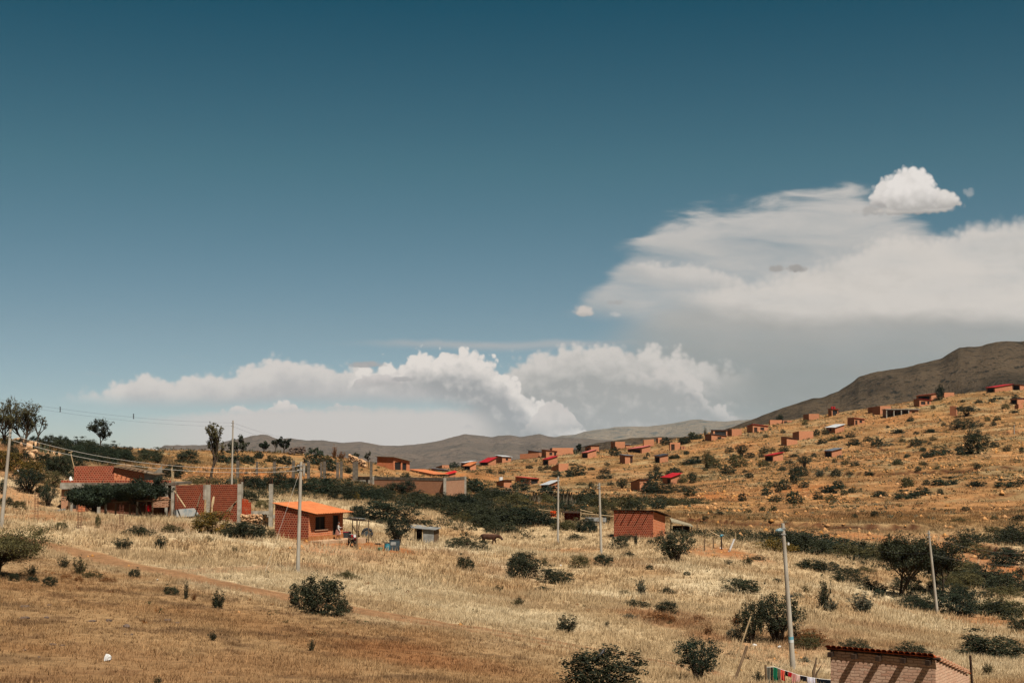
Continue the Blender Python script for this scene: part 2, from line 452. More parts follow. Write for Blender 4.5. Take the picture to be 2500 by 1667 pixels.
def base_h(x, y):
    x = np.asarray(x, float).ravel(); y = np.asarray(y, float).ravel()
    r = np.hypot(x, y)
    ok = (r < 900) & (y > -150) & (np.abs(x) < 560)
    z = np.full(len(x), -12.0)
    if ok.any(): z[ok] = tps(x[ok], y[ok])
    z = np.clip(z, -60, 60)
    w = sstep(np.maximum(np.maximum(y - 470, np.abs(x) - 230), -y - 40), 0, 260)
    z = z * (1 - w) + (-14.0) * w
    amp = .10 + .22 * sstep(r, 120, 260) + 3 * sstep(r, 600, 2500)
    sc_ = 1.0
    z = z + amp * fbm(x / 9, y / 9, 4, 3) + .5 * amp * sstep(r, 150, 260) * fbm(x / 2.3, y / 2.3, 3, 9)
    return z


def march(px, py, hf, y0=25., y1=530., n=1400):
    d = pdir(px, py)
    Y = np.geomspace(y0, y1, n)
    pts = CAM[None] + d[None] * Y[:, None]
    g = pts[:, 2] - hf(pts[:, 0], pts[:, 1])
    i = np.argmax(g < 0)
    if g[i] >= 0: return None
    if i == 0: return pts[0]
    t = g[i - 1] / (g[i - 1] - g[i])
    return pts[i - 1] * (1 - t) + pts[i] * t


# cut banks (small terraces) across the right hillside: polylines in plan
BANKS = []
for pts, hgt in [([(1630, 1268), (1700, 1272), (1800, 1279), (1900, 1280), (2050, 1285), (2150, 1288), (2265, 1291)], .95),
                 ([(1960, 1160), (2060, 1158), (2150, 1157), (2300, 1152), (2500, 1141)], .9),
                 ([(1900, 1168), (1960, 1169), (2050, 1170)], .5),
                 ([(2100, 1105), (2160, 1097), (2245, 1087)], 1.0),
                 ([(2415, 1064), (2460, 1056), (2510, 1050)], .9),
                 ([(1700, 1087), (1790, 1089), (1860, 1088)], .7),
                 ([(1730, 1218), (1790, 1220), (1850, 1224)], .6),
                 ([(2330, 1222), (2420, 1212), (2510, 1206)], .6),
                 ([(2370, 1342), (2440, 1352), (2520, 1352)], 1.4)]:
    w = [march(px, py, base_h) for px, py in pts]
    w = np.array([p for p in w if p is not None])
    BANKS.append((w[:, 0] / w[:, 1], w[:, 1], hgt))


def bank_term(x, y):
    dz = np.zeros(len(x)); face = np.zeros(len(x))
    a = x / np.maximum(y, 1)
    for az_, Y, hgt in BANKS:
        yl = np.interp(a, az_, Y) + .5 * vn(x / 2.2, x * 0 + 3, 5) + .7 * vn(x / 6, x * 0, 6)
        fade = sstep(a, az_[0] - .004, az_[0] + .012) * (1 - sstep(a, az_[-1] - .012, az_[-1] + .004))
        fade = fade * (.55 + .45 * np.clip(1.3 + vn(x / 3.5, x * 0, 8), 0, 1))
        t = y - yl
        st = sstep(t, -.45, .45) - .5
        ramp = np.where(t > 0, .5 * (1 - sstep(t, 0, 9)), -.5 * (1 - sstep(-t, 0, 7)))
        prof = np.where(np.abs(t) < .45, st * 2 * np.abs(ramp), ramp)
        dz += hgt * fade * prof
        face = np.maximum(face, fade * (1 - sstep(np.abs(t + .05), .3, .65)) * min(1, hgt))
    return dz, face


def H(x, y):
    x = np.asarray(x, float).ravel(); y = np.asarray(y, float).ravel()
    z = base_h(x, y)
    m = (y > 120) & (y < 480) & (x > 10)
    if m.any():
        z[m] += bank_term(x[m], y[m])[0]
    return z


def h1(x, y): return float(H([x], [y])[0])


_gc = {}


def G(px, py):
    """ground point seen at a photo pixel"""
    k = (round(px, 1), round(py, 1))
    if k not in _gc:
        q = None
        for dy in (0, 2, 4, 7, 11, 16, 24):
            q = march(px, py + dy, H)
            if q is not None: break
        _gc[k] = q
    return _gc[k].copy()


def GY(px, Y):
    x = (px - 1250) / F * Y
    return np.array([x, Y, h1(x, Y)])


# ------------------------------------------------------------------ ground cover masks
ROAD = np.array([G(px, py)[:2] for px, py in [(20, 1312), (110, 1330), (210, 1352), (300, 1378), (430, 1402), (560, 1428), (700, 1458), (860, 1487), (1000, 1510), (1120, 1530), (1300, 1561), (1450, 1588), (1560, 1608), (1680, 1630), (1760, 1655)]])
ROAD2 = np.array([G(px, py)[:2] for px, py in [(430, 1396), (520, 1392), (640, 1386), (760, 1378)]])
HTRACK = np.array([G(px, py)[:2] for px, py in [(1390, 1129), (1440, 1138), (1500, 1147), (1560, 1156), (1620, 1163)]])


def pline_dist(x, y, L):
    d = np.full(len(x), 1e9)
    for a, b in zip(L[:-1], L[1:]):
        v = b - a; t = np.clip(((x - a[0]) * v[0] + (y - a[1]) * v[1]) / (v @ v), 0, 1)
        d = np.minimum(d, np.hypot(x - a[0] - t * v[0], y - a[1] - t * v[1]))
    return d


SOIL = [(G(px, py)[:2], r, s) for px, py, r, s in [
    (860, 1325, 4.5, 1), (905, 1330, 4, 1), (955, 1340, 3.5, 1), (800, 1327, 4, .8), (790, 1345, 3, .7), (900, 1350, 3, .6),
    (70, 1245, 5, .9), (110, 1262, 4, .9), (150, 1262, 4, .7), (40, 1225, 4, .8), (20, 1200, 4, .8),
    (500, 1163, 6, .9), (540, 1160, 7, .9), (600, 1162, 7, .95), (660, 1166, 7, .95), (720, 1170, 7, .95), (770, 1170, 6, .95), (830, 1166, 6, .8), (460, 1150, 6, .6),
    (1340, 1345, 4, .6), (1400, 1342, 3, .5), (1720, 1345, 4, .8), (1790, 1350, 4, .9), (1820, 1352, 3, .7),
    (1850, 1590, 4, .6), (1900, 1600, 3, .6), (1800, 1585, 3, .5),
    (2120, 1312, 6, .8), (2050, 1305, 6, .7), (2000, 1300, 6, .6), (2340, 1340, 6, .9), (2370, 1365, 7, .9), (2440, 1395, 5, 1), (2470, 1405, 5, 1), (2400, 1385, 5, .8), (2330, 1315, 5, .7), (2250, 1330, 4, .8),
    (2380, 1520, 3, .7), (2420, 1510, 4, .7), (2200, 1485, 3, .4),
    (1735, 1205, 6, .8), (1760, 1212, 7, .9), (1720, 1235, 6, .5), (1950, 1190, 8, .7), (1980, 1215, 7, .6), (2050, 1130, 9, .5), (2200, 1020, 9, .5), (2260, 1120, 9, .4), (2450, 1110, 8, .5), (1880, 1085, 7, .4),
    (1470, 1115, 5, .7), (1250, 1150, 7, .5), (1120, 1165, 6, .6), (1580, 1175, 7, .3), (1700, 1092, 8, .6), (1810, 1090, 8, .6), (90, 1130, 6, .7), (30, 1130, 5, .7), (140, 1118, 4, .5)]]
RUST = [(G(px, py)[:2], r, s) for px, py, r, s in [
    (1040, 1610, 3.2, .9), (990, 1590, 3, .8), (1090, 1620, 2.5, .7), (1600, 1500, 3, .9), (1640, 1520, 2.5, .8), (1690, 1510, 2, .7), (1730, 1555, 2, .9),
    (310, 1600, 3, .35), (120, 1650, 3, .3), (420, 1650, 4, .3), (600, 1620, 4, .3), (1960, 1570, 3, .7), (2130, 1530, 3, .4), (2010, 1545, 3, .4), (2200, 1590, 2.5, .4),
    (1480, 1370, 4, .5), (1540, 1380, 4, .4), (350, 1290, 5, .5), (480, 1290, 5, .6), (800, 1390, 3, .4), (880, 1365, 3, .5), (1100, 1350, 3, .4), (1250, 1390, 4, .4), (1460, 1150, 8, .5), (1530, 1168, 8, .4), (1180, 1160, 8, .6), (1100, 1170, 6, .6), (40, 1100, 6, .8), (20, 1120, 6, .8)]]


def blobs(x, y, L, seed):
    o = np.zeros(len(x))
    nz = 1 + .75 * fbm(x / 3.2, y / 3.2, 4, seed)
    for (c0, c1), r, s in [((q[0], q[1]), r, s) for q, r, s in L]:
        d = np.hypot(x - c0, (y - c1) * .75) / (r * nz)
        o = np.maximum(o, s * (1 - sstep(d, .3, 1.25)))
    return o


def cover(x, y):
    """masks: road, soil, rust, hill, dry(brown foreground), bank"""
    x = np.asarray(x, float).ravel(); y = np.asarray(y, float).ravel()
    m = {}
    near = (y > 20) & (y < 190)
    road = np.zeros(len(x))
    if near.any():
        xn, yn = x[near], y[near]
        d = pline_dist(xn, yn, ROAD) + .35 * fbm(xn / 1.5, yn / 1.5, 3, 21)
        w = 1.5
        rr = 1 - sstep(d, w - .5, w + .35)
        mid = .75 * (1 - sstep(np.abs(d), .25, .55)) * sstep(xn, -10, 4)      # grassy strip between the ruts
        d2 = pline_dist(xn, yn, ROAD2) + .4 * fbm(xn / 1.5, yn / 1.5, 3, 22)
        road[near] = np.maximum(rr * (1 - mid), .7 * (1 - sstep(d2, .8, 1.7)))
    far = ~near & (y > 0) & (y < 500)
    if far.any():
        d = pline_dist(x[far], y[far], HTRACK) + .4 * fbm(x[far] / 2, y[far] / 2, 2, 23)
        road[far] = .8 * (1 - sstep(d, .6, 1.3))
    m['road'] = road
    m['soil'] = blobs(x, y, SOIL, 31)
    m['rust'] = blobs(x, y, RUST, 32)
    a = x / np.maximum(y, 1)
    hill = sstep(y, 165, 205)
    m['hill'] = hill
    m['rhill'] = hill * sstep(a, .08, .14) * sstep(y, 165, 200)
    line = 72 + 16 * np.clip(-a * 4, -1, 1.2) - 10 * sstep(a, 0, .1)
    m['dry'] = (1 - sstep(y + 6 * fbm(x / 7, y / 7, 3, 41), line - 14, line + 8)) * (1 - sstep(a, .03, .09))
    bk = np.zeros(len(x)); q = (y > 120) & (y < 480) & (x > 10)
    if q.any(): bk[q] = bank_term(x[q], y[q])[1]
    m['bank'] = bk
    return m


BLOND = np.array(lin(220, 190, 146)) * .92
TAN = np.array(lin(190, 146, 98)) * .86
RUSTC = np.array(lin(158, 104, 64)) * .85
SOILC = np.array(lin(190, 138, 94)) * .84
ORANGE = np.array(lin(186, 118, 70)) * .82
ROADC = np.array(lin(182, 136, 96)) * .80
BANKC = np.array(lin(88, 46, 30)) * .65
GREY = np.array(lin(150, 140, 104)) * .62
DARKC = np.array(lin(128, 94, 66)) * .7
PALE = np.array(lin(226, 202, 162)) * .95


def mixc(a, b, t): return a * (1 - t[:, None]) + b * t[:, None]


def ground_colour(x, y, grass=False):
    m = cover(x, y)
    n1 = fbm(x / 6, y / 6, 4, 51) * .5 + .5
    n2 = fbm(x / 1.4, y / 1.4, 3, 52) * .5 + .5
    n3 = fbm(x / 22, y / 22, 3, 53) * .5 + .5
    base = np.tile(BLOND, (len(x), 1))
    base = mixc(base, np.tile(TAN, (len(x), 1)), np.clip(sstep(n1, .42, .8) * .70 + .12 * n2, 0, 1))
    base = mixc(base, TAN[None] * .92 + 0 * base, m['dry'] * .8)
    base = mixc(base, RUSTC[None] + 0 * base, m['dry'] * .30 * sstep(n1, .45, .8))
    base = mixc(base, DARKC[None] + 0 * base, (m['dry'] * .42 + .2 * (1 - m['hill'])) * sstep(fbm(x / 1.7, y / 1.7, 4, 57), .05, .45))
    base = mixc(base, PALE[None] + 0 * base, (1 - m['hill']) * (1 - m['dry']) * .8 * sstep(fbm(x / 8, y / 8, 3, 58), .05, .4))
    hillc = mixc(np.tile(TAN * .66, (len(x), 1)), np.tile(BLOND * .64, (len(x), 1)), sstep(n1, .48, .75) * .8)
    hillc = mixc(hillc, SOILC[None] * .85 + 0 * base, sstep(n2 * .5 + n3 * .5, .42, .6) * .7)
    hillc = mixc(hillc, GREY[None] + 0 * base, sstep(n2 * .6 + n1 * .4, .55, .7) * .5)
    base = mixc(base, hillc, m['hill'])
    base = mixc(base, RUSTC[None] * 1.15 + 0 * base, m['rust'] * .8)
    soil = mixc(np.tile(SOILC, (len(x), 1)), np.tile(ORANGE, (len(x), 1)), sstep(n2 * .5 + n3 * .5, .4, .62))
    if not grass:
        base = mixc(base, soil, m['soil'])
        base = mixc(base, ROADC[None] * (.92 + .16 * n2[:, None]), np.clip(m['road'], 0, 1))
        base = mixc(base, BANKC[None] + 0 * base, np.clip(m['bank'] * 1.0, 0, 1))
    base = base * (.86 + .28 * n2[:, None])
    hv = m['hill'] * fbm(x / 4.5, y / 3.0, 4, 59)
    base = base * (1 + .65 * hv)[:, None] * (1 + m['hill'][:, None] * np.array([.03, .0, -.10]))
    return base, m


# ------------------------------------------------------------------ ground sheet (out to the horizon) and the dirt road cut from the same surface
az = np.concatenate([np.linspace(-180, -60, 25)[:-1], np.linspace(-60, -24, 37)[:-1], np.linspace(-24, 24, 1041), np.linspace(24, 60, 37)[1:], np.linspace(60, 180, 25)[1:-1]])
rr_ = np.concatenate([[1.0], np.geomspace(3, 36, 40), np.geomspace(36, 520, 760)[1:], np.geomspace(520, 14000, 70)[1:]])
A_, R_ = np.meshgrid(np.radians(az), rr_)
gx = (R_ * np.sin(A_)).ravel(); gy = (R_ * np.cos(A_)).ravel()
gz = H(gx, gy)
gcol, gm = ground_colour(gx, gy)
na, nr = len(az), len(rr_)
ii = np.arange(nr - 1)[:, None] * na + np.arange(na)[None]
jj = np.arange(nr - 1)[:, None] * na + (np.arange(na)[None] + 1) % na
quads = np.stack([ii, jj, jj + na, ii + na], -1).reshape(-1, 4)
fr = gm['road'][quads].mean(1)
isroad = (fr > .5) & (gy[quads].mean(1) < 200) & (gy[quads].mean(1) > 10)

GROUND = new_mat('dry_ground', rough=1.0, spec=.05)
nt = GROUND.node_tree
ca = nt.nodes.new('ShaderNodeVertexColor'); ca.layer_name = 'Col'
geo = nt.nodes.new('ShaderNodeNewGeometry')
nz = nt.nodes.new('ShaderNodeTexNoise'); nz.inputs['Scale'].default_value = 2.2; nz.inputs['Detail'].default_value = 8; nz.inputs['Roughness'].default_value = .75
nt.links.new(geo.outputs['Position'], nz.inputs['Vector'])
mr = nt.nodes.new('ShaderNodeMapRange'); mr.inputs[1].default_value = .3; mr.inputs[2].default_value = .7; mr.inputs[3].default_value = .55; mr.inputs[4].default_value = 1.35
nt.links.new(nz.outputs[0], mr.inputs[0])
mm = nt.nodes.new('ShaderNodeVectorMath'); mm.operation = 'SCALE'
nt.links.new(ca.outputs[0], mm.inputs[0]); nt.links.new(mr.outputs[0], mm.inputs['Scale'])
nt.links.new(mm.outputs[0], bsdf(GROUND).inputs['Base Color'])
bp = nt.nodes.new('ShaderNodeBump'); bp.inputs['Strength'].default_value = .9; bp.inputs['Distance'].default_value = .25
nt.links.new(nz.outputs[0], bp.inputs['Height']); nt.links.new(bp.outputs[0], bsdf(GROUND).inputs['Normal'])


def sub_mesh(name, mask):
    q = quads[mask]; u, inv = np.unique(q, return_inverse=True)
    V = np.c_[gx, gy, gz][u]
    return arr_mesh(name, V, inv.reshape(-1, 4), GROUND, gcol[u], smooth=True)


tag(link('ground', sub_mesh('ground', ~isroad)), kind='structure')
tag(link('dirt_road', sub_mesh('dirt_road', isroad)), kind='structure')

# ------------------------------------------------------------------ far mountains
def mountain(name, prof, D, front, back, zb, seed, gully, mat, n=(420, 70), colf=None):
    xs = np.array([p[0] for p in prof], float); ys = np.array([p[1] for p in prof], float)
    px = np.linspace(xs[0], xs[-1], n[0])
    py = np.interp(px, xs, ys) + np.where((px > 380) & (px < 2500), 1.0, 1) * 1.2 * fbm(px / 14, px * 0, 3, seed)
    ridge = np.array([P(a, b, D)[2] for a, b in zip(px, py)])
    a = (px - 1250) / F
    t = np.r_[np.linspace(0, 1, n[1]), 1 + np.linspace(0, 1, 16)[1:]]
    Y = np.where(t <= 1, front + (D - front) * t, D + (back - D) * (t - 1))
    A, T = np.meshgrid(a, t); YY = np.repeat(Y[:, None], n[0], 1)
    X = A * YY
    up = np.where(T <= 1, np.clip(T, 0, 1) ** 1.15, 1 - sstep(T - 1, 0, 1))
    Z = zb + (ridge[None] - zb) * up
    env = np.where(T <= 1, 4 * T * (1 - T), 0)
    g1 = 1 - np.abs(fbm(X / gully[0], YY / (gully[0] * 2.2), 4, seed + 5))
    Z = Z + (g1 - .85) * gully[1] * env
    V = np.stack([X, YY, Z], -1).reshape(-1, 3)
    m_ = len(t); i = np.arange(m_ - 1)[:, None] * n[0] + np.arange(n[0] - 1)[None]
    Fq = np.stack([i, i + 1, i + 1 + n[0], i + n[0]], -1).reshape(-1, 4)
    return tag(link(name, arr_mesh(name, V, Fq, mat, colf(V) if colf else None, smooth=True)), kind='structure')


def hill_mat(name, c1, c2, c3, scale, thr=(.45, .6)):
    m = new_mat(name, rough=1, spec=0)
    nt = m.node_tree
    g = nt.nodes.new('ShaderNodeNewGeometry')
    def noise(s, d, r):
        n = nt.nodes.new('ShaderNodeTexNoise'); n.inputs['Scale'].default_value = s; n.inputs['Detail'].default_value = d; n.inputs['Roughness'].default_value = r
        nt.links.new(g.outputs['Position'], n.inputs['Vector']); return n.outputs[0]
    def ramp(v, a, b):
        n = nt.nodes.new('ShaderNodeMapRange'); n.inputs[1].default_value = a; n.inputs[2].default_value = b; nt.links.new(v, n.inputs[0]); return n.outputs[0]
    def mix(f, a, b):
        n = nt.nodes.new('ShaderNodeMix'); n.data_type = 'RGBA'
        nt.links.new(f, n.inputs[0])
        for k, s in ((6, a), (7, b)):
            if isinstance(s, tuple): n.inputs[k].default_value = (*s, 1)
            else: nt.links.new(s, n.inputs[k])
        return n.outputs[2]
    nb = noise(scale, 6, .65); ns = noise(scale * 9, 5, .75)
    c = mix(ramp(nb, *thr), c1, c2)
    c = mix(ramp(ns, .52, .62), c, c3)
    c = mix(ramp(noise(scale * 16, 4, .7), .60, .68), c, tuple(v * 1.5 for v in c1))
    c = mix(ramp(noise(scale * 30, 3, .7), .60, .66), c, tuple(v * .7 for v in c3))
    nt.links.new(c, bsdf(m).inputs['Base Color'])
    b = nt.nodes.new('ShaderNodeBump'); b.inputs['Strength'].default_value = .6; b.inputs['Distance'].default_value = .25 / scale * .05 * 10
    nt.links.new(ns, b.inputs['Height']); nt.links.new(b.outputs[0], bsdf(m).inputs['Normal'])
    return m


MDARK = hill_mat('shadowed_scrub_mountain', lin(90, 76, 60), lin(70, 60, 48), lin(40, 38, 32), .012)  # dark scrub, darkened further: cloud shadow put into the base colours
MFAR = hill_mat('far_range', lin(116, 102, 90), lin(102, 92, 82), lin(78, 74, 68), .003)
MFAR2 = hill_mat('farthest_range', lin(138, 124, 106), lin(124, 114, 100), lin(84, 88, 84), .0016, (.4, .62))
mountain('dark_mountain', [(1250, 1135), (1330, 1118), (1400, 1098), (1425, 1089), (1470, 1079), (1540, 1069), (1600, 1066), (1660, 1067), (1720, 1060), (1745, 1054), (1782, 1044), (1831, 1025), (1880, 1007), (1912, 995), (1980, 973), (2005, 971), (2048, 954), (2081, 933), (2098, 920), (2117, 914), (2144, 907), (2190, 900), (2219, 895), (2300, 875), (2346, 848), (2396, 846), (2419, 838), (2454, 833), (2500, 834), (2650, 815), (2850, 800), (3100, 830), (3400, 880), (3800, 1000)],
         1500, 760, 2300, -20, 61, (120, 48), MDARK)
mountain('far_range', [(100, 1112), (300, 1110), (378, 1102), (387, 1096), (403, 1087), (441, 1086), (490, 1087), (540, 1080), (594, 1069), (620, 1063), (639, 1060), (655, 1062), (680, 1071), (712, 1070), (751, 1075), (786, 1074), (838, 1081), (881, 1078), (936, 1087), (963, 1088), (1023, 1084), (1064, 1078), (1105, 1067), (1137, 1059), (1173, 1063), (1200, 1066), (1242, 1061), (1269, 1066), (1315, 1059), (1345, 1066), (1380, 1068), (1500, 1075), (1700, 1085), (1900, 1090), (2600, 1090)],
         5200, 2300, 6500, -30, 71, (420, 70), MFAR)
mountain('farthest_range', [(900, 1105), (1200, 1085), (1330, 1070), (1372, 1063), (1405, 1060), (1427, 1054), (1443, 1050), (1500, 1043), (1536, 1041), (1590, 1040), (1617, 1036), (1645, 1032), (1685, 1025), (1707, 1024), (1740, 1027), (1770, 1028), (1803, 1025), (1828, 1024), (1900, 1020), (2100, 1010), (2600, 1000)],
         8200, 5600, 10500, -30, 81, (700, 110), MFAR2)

# the air: pale even haze that softens the far ranges
hz = MB_ = None
me = bpy.data.meshes.new('haze')
x0, x1, y0, y1, z0, z1 = -14600, 14600, -14600, 14600, -70, 420
me.from_pydata([(x, y, z) for z in (z0, z1) for y in (y0, y1) for x in (x0, x1)], [], [(0, 2, 3, 1), (4, 5, 7, 6), (0, 1, 5, 4), (2, 6, 7, 3), (0, 4, 6, 2), (1, 3, 7, 5)])
hm = bpy.data.materials.new('haze'); hm.use_nodes = True; nt = hm.node_tree
for n in list(nt.nodes):
    if n.type != 'OUTPUT_MATERIAL': nt.nodes.remove(n)
pv = nt.nodes.new('ShaderNodeVolumePrincipled'); pv.inputs['Color'].default_value = (.66, .80, .92, 1); pv.inputs['Density'].default_value = 1.7e-5; pv.inputs['Anisotropy'].default_value = .2
nt.links.new(pv.outputs[0], nt.nodes['Material Output'].inputs['Volume'])
me.materials.append(hm)
tag(link('haze', me), kind='stuff')

# ------------------------------------------------------------------ mesh builder
class MB:
    def __init__(s): s.v = []; s.f = []; s.uv = []; s.mi = []

    def face(s, pts, uv=None, mi=0):
        k = len(s.v); s.v += [tuple(p) for p in pts]; s.f.append(tuple(range(k, k + len(pts))))
        s.uv.append(uv or [(0, 0)] * len(pts)); s.mi.append(mi)

    def box(s, lo, hi, mi=0, M=None):
        (a, b, c), (d, e, f) = lo, hi
        q = [((a, b, c), (d, b, c), (d, b, f), (a, b, f)), ((d, b, c), (d, e, c), (d, e, f), (d, b, f)), ((d, e, c), (a, e, c), (a, e, f), (d, e, f)),
             ((a, e, c), (a, b, c), (a, b, f), (a, e, f)), ((a, b, f), (d, b, f), (d, e, f), (a, e, f)), ((a, e, c), (d, e, c), (d, b, c), (a, b, c))]
        for n, f_ in enumerate(q):
            uv = [((p[0] if n in (0, 2, 4, 5) else p[1]), (p[2] if n < 4 else p[1])) for p in f_]
            if M is not None: f_ = [tuple(M @ Vector(p)) for p in f_]
            s.face(f_, uv, mi)

    def tube(s, pts, rad, n=6, mi=0, cap=True):
        pts = [Vector(p) for p in pts]
        if isinstance(rad, (int, float)): rad = [rad] * len(pts)
        rings = []
        for i, p in enumerate(pts):
            t = (pts[min(i + 1, len(pts) - 1)] - pts[max(i - 1, 0)]).normalized()
            a = t.cross(Vector((0, 0, 1)) if abs(t.z) < .9 else Vector((0, 1, 0))).normalized(); b = t.cross(a)
            k = len(s.v)
            for j in range(n):
                w = 2 * math.pi * j / n
                s.v.append(tuple(p + (a * math.cos(w) + b * math.sin(w)) * rad[i]))
            rings.append(k)
        for i in range(len(pts) - 1):
            for j in range(n):
                q = (rings[i] + j, rings[i] + (j + 1) % n, rings[i + 1] + (j + 1) % n, rings[i + 1] + j)
                s.f.append(q); s.mi.append(mi)
                L = (pts[i + 1] - pts[i]).length
                s.uv.append([(j / n, i * L), ((j + 1) / n, i * L), ((j + 1) / n, (i + 1) * L), (j / n, (i + 1) * L)])
        if cap:
            for k, rev in ((rings[0], False), (rings[-1], True)):
                q = tuple(range(k, k + n)); s.f.append(q[::-1] if rev else q); s.mi.append(mi); s.uv.append([(0, 0)] * n)

    def build(s, name, mats, parent=None, loc=None, smooth=False):
        me = bpy.data.meshes.new(name)
        me.from_pydata(s.v, [], s.f)
        ul = me.uv_layers.new(name='UV')
        ul.data.foreach_set('uv', np.array([c_ for f_ in s.uv for c_ in f_], np.float32).ravel())
        if not isinstance(mats, (list, tuple)): mats = [mats]
        for m in mats: me.materials.append(m)
        me.polygons.foreach_set('material_index', np.array(s.mi, np.int32))
        if smooth: me.polygons.foreach_set('use_smooth', np.ones(len(s.f), bool))
        me.update()
        return link(name, me, parent, loc)


# ------------------------------------------------------------------ materials
def noise_mat(name, c1, c2, scale=3.0, rough=.9, spec=.1, detail=6, lo=.4, hi=.62, stretch=(1, 1, 1), bump=0.0, space='Object', rnd=0.0):
    m = new_mat(name, c1, rough, spec); nt = m.node_tree
    t = nt.nodes.new('ShaderNodeTexCoord'); mp = nt.nodes.new('ShaderNodeMapping'); mp.inputs['Scale'].default_value = stretch
    nt.links.new(t.outputs[space], mp.inputs[0])
    n = nt.nodes.new('ShaderNodeTexNoise'); n.inputs['Scale'].default_value = scale; n.inputs['Detail'].default_value = detail; n.inputs['Roughness'].default_value = .65
    nt.links.new(mp.outputs[0], n.inputs['Vector'])
    r = nt.nodes.new('ShaderNodeMapRange'); r.inputs[1].default_value = lo; r.inputs[2].default_value = hi; nt.links.new(n.outputs[0], r.inputs[0])
    x = nt.nodes.new('ShaderNodeMix'); x.data_type = 'RGBA'; nt.links.new(r.outputs[0], x.inputs[0])
    x.inputs[6].default_value = (*c1, 1); x.inputs[7].default_value = (*c2, 1)
    out = x.outputs[2]
    if rnd:
        oi = nt.nodes.new('ShaderNodeObjectInfo'); hs = nt.nodes.new('ShaderNodeHueSaturation')
        mr = nt.nodes.new('ShaderNodeMapRange'); mr.inputs[3].default_value = 1 - rnd; mr.inputs[4].default_value = 1 + rnd
        nt.links.new(oi.outputs['Random'], mr.inputs[0]); nt.links.new(mr.outputs[0], hs.inputs['Value']); nt.links.new(out, hs.inputs['Color']); out = hs.outputs[0]
    nt.links.new(out, bsdf(m).inputs['Base Color'])
    if bump:
        b = nt.nodes.new('ShaderNodeBump'); b.inputs['Strength'].default_value = bump; b.inputs['Distance'].default_value = .03
        nt.links.new(n.outputs[0], b.inputs['Height']); nt.links.new(b.outputs[0], bsdf(m).inputs['Normal'])
    return m


def brick_mat(name, c1, c2, mortar, bw=.24, bh=.16, ms=.018, dirt=(.3, .2, .12), rnd=.0, wob=.0):
    m = new_mat(name, c1, .95, .05); nt = m.node_tree
    t = nt.nodes.new('ShaderNodeTexCoord')
    b = nt.nodes.new('ShaderNodeTexBrick'); vec = t.outputs['UV']
    if wob:                                              # hand laid, uneven courses
        wn = nt.nodes.new('ShaderNodeTexNoise'); wn.inputs['Scale'].default_value = 4.5; wn.inputs['Detail'].default_value = 4; nt.links.new(vec, wn.inputs['Vector'])
        ws = nt.nodes.new('ShaderNodeVectorMath'); ws.operation = 'MULTIPLY_ADD'; nt.links.new(wn.outputs['Color'], ws.inputs[0]); ws.inputs[1].default_value = (wob, wob, 0); nt.links.new(vec, ws.inputs[2]); vec = ws.outputs[0]
    nt.links.new(vec, b.inputs['Vector'])
    for k, v in (('Color1', c1), ('Color2', c2), ('Mortar', mortar)): b.inputs[k].default_value = (*v, 1)
    b.inputs['Scale'].default_value = 1; b.inputs['Mortar Size'].default_value = ms; b.inputs['Brick Width'].default_value = bw; b.inputs['Row Height'].default_value = bh
    b.inputs['Mortar Smooth'].default_value = .2
    n = nt.nodes.new('ShaderNodeTexNoise'); n.inputs['Scale'].default_value = 1.3; n.inputs['Detail'].default_value = 7; n.inputs['Roughness'].default_value = .7
    nt.links.new(t.outputs['Object'], n.inputs['Vector'])
    r = nt.nodes.new('ShaderNodeMapRange'); r.inputs[1].default_value = .5; r.inputs[2].default_value = .72; r.inputs[4].default_value = .6; nt.links.new(n.outputs[0], r.inputs[0])
    x = nt.nodes.new('ShaderNodeMix'); x.data_type = 'RGBA'; nt.links.new(r.outputs[0], x.inputs[0]); nt.links.new(b.outputs['Color'], x.inputs[6]); x.inputs[7].default_value = (*dirt, 1)
    out = x.outputs[2]
    if rnd:
        oi = nt.nodes.new('ShaderNodeObjectInfo'); hs = nt.nodes.new('ShaderNodeHueSaturation')
        mr = nt.nodes.new('ShaderNodeMapRange'); mr.inputs[3].default_value = 1 - rnd; mr.inputs[4].default_value = 1 + rnd
        nt.links.new(oi.outputs['Random'], mr.inputs[0]); nt.links.new(mr.outputs[0], hs.inputs['Value']); nt.links.new(out, hs.inputs['Color']); out = hs.outputs[0]
    nt.links.new(out, bsdf(m).inputs['Base Color'])
    bu = nt.nodes.new('ShaderNodeBump'); bu.inputs['Strength'].default_value = .6; bu.inputs['Distance'].default_value = .02; bu.invert = True
    nt.links.new(b.outputs['Fac'], bu.inputs['Height']); nt.links.new(bu.outputs[0], bsdf(m).inputs['Normal'])
    return m


M = {}
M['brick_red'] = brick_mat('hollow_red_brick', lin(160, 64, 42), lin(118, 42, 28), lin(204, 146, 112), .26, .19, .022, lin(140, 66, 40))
M['brick_orange_and_sunlit'] = brick_mat('orange_and_sunlit_brick', lin(208, 118, 74), lin(186, 96, 58), lin(222, 168, 130), .25, .17, .016, lin(176, 104, 64))  # orange brick; doubles as the painted sunlit side of red walls
M['brick_dull'] = brick_mat('old_brick', lin(196, 134, 98), lin(168, 104, 72), lin(206, 168, 136), .24, .10, .02, lin(180, 132, 100))
M['brick_hut'] = brick_mat('hut_brick', lin(204, 130, 90), lin(184, 112, 76), lin(198, 150, 116), .26, .17, .02, lin(196, 142, 106), rnd=.10)
M['adobe'] = brick_mat('rough_stone_brick', lin(222, 186, 158), lin(206, 158, 130), lin(168, 134, 110), .36, .12, .02, lin(224, 196, 170), wob=.16)
M['concrete'] = noise_mat('raw_concrete', lin(176, 166, 150), lin(138, 128, 112), 1.6, .9, .1, bump=.3)
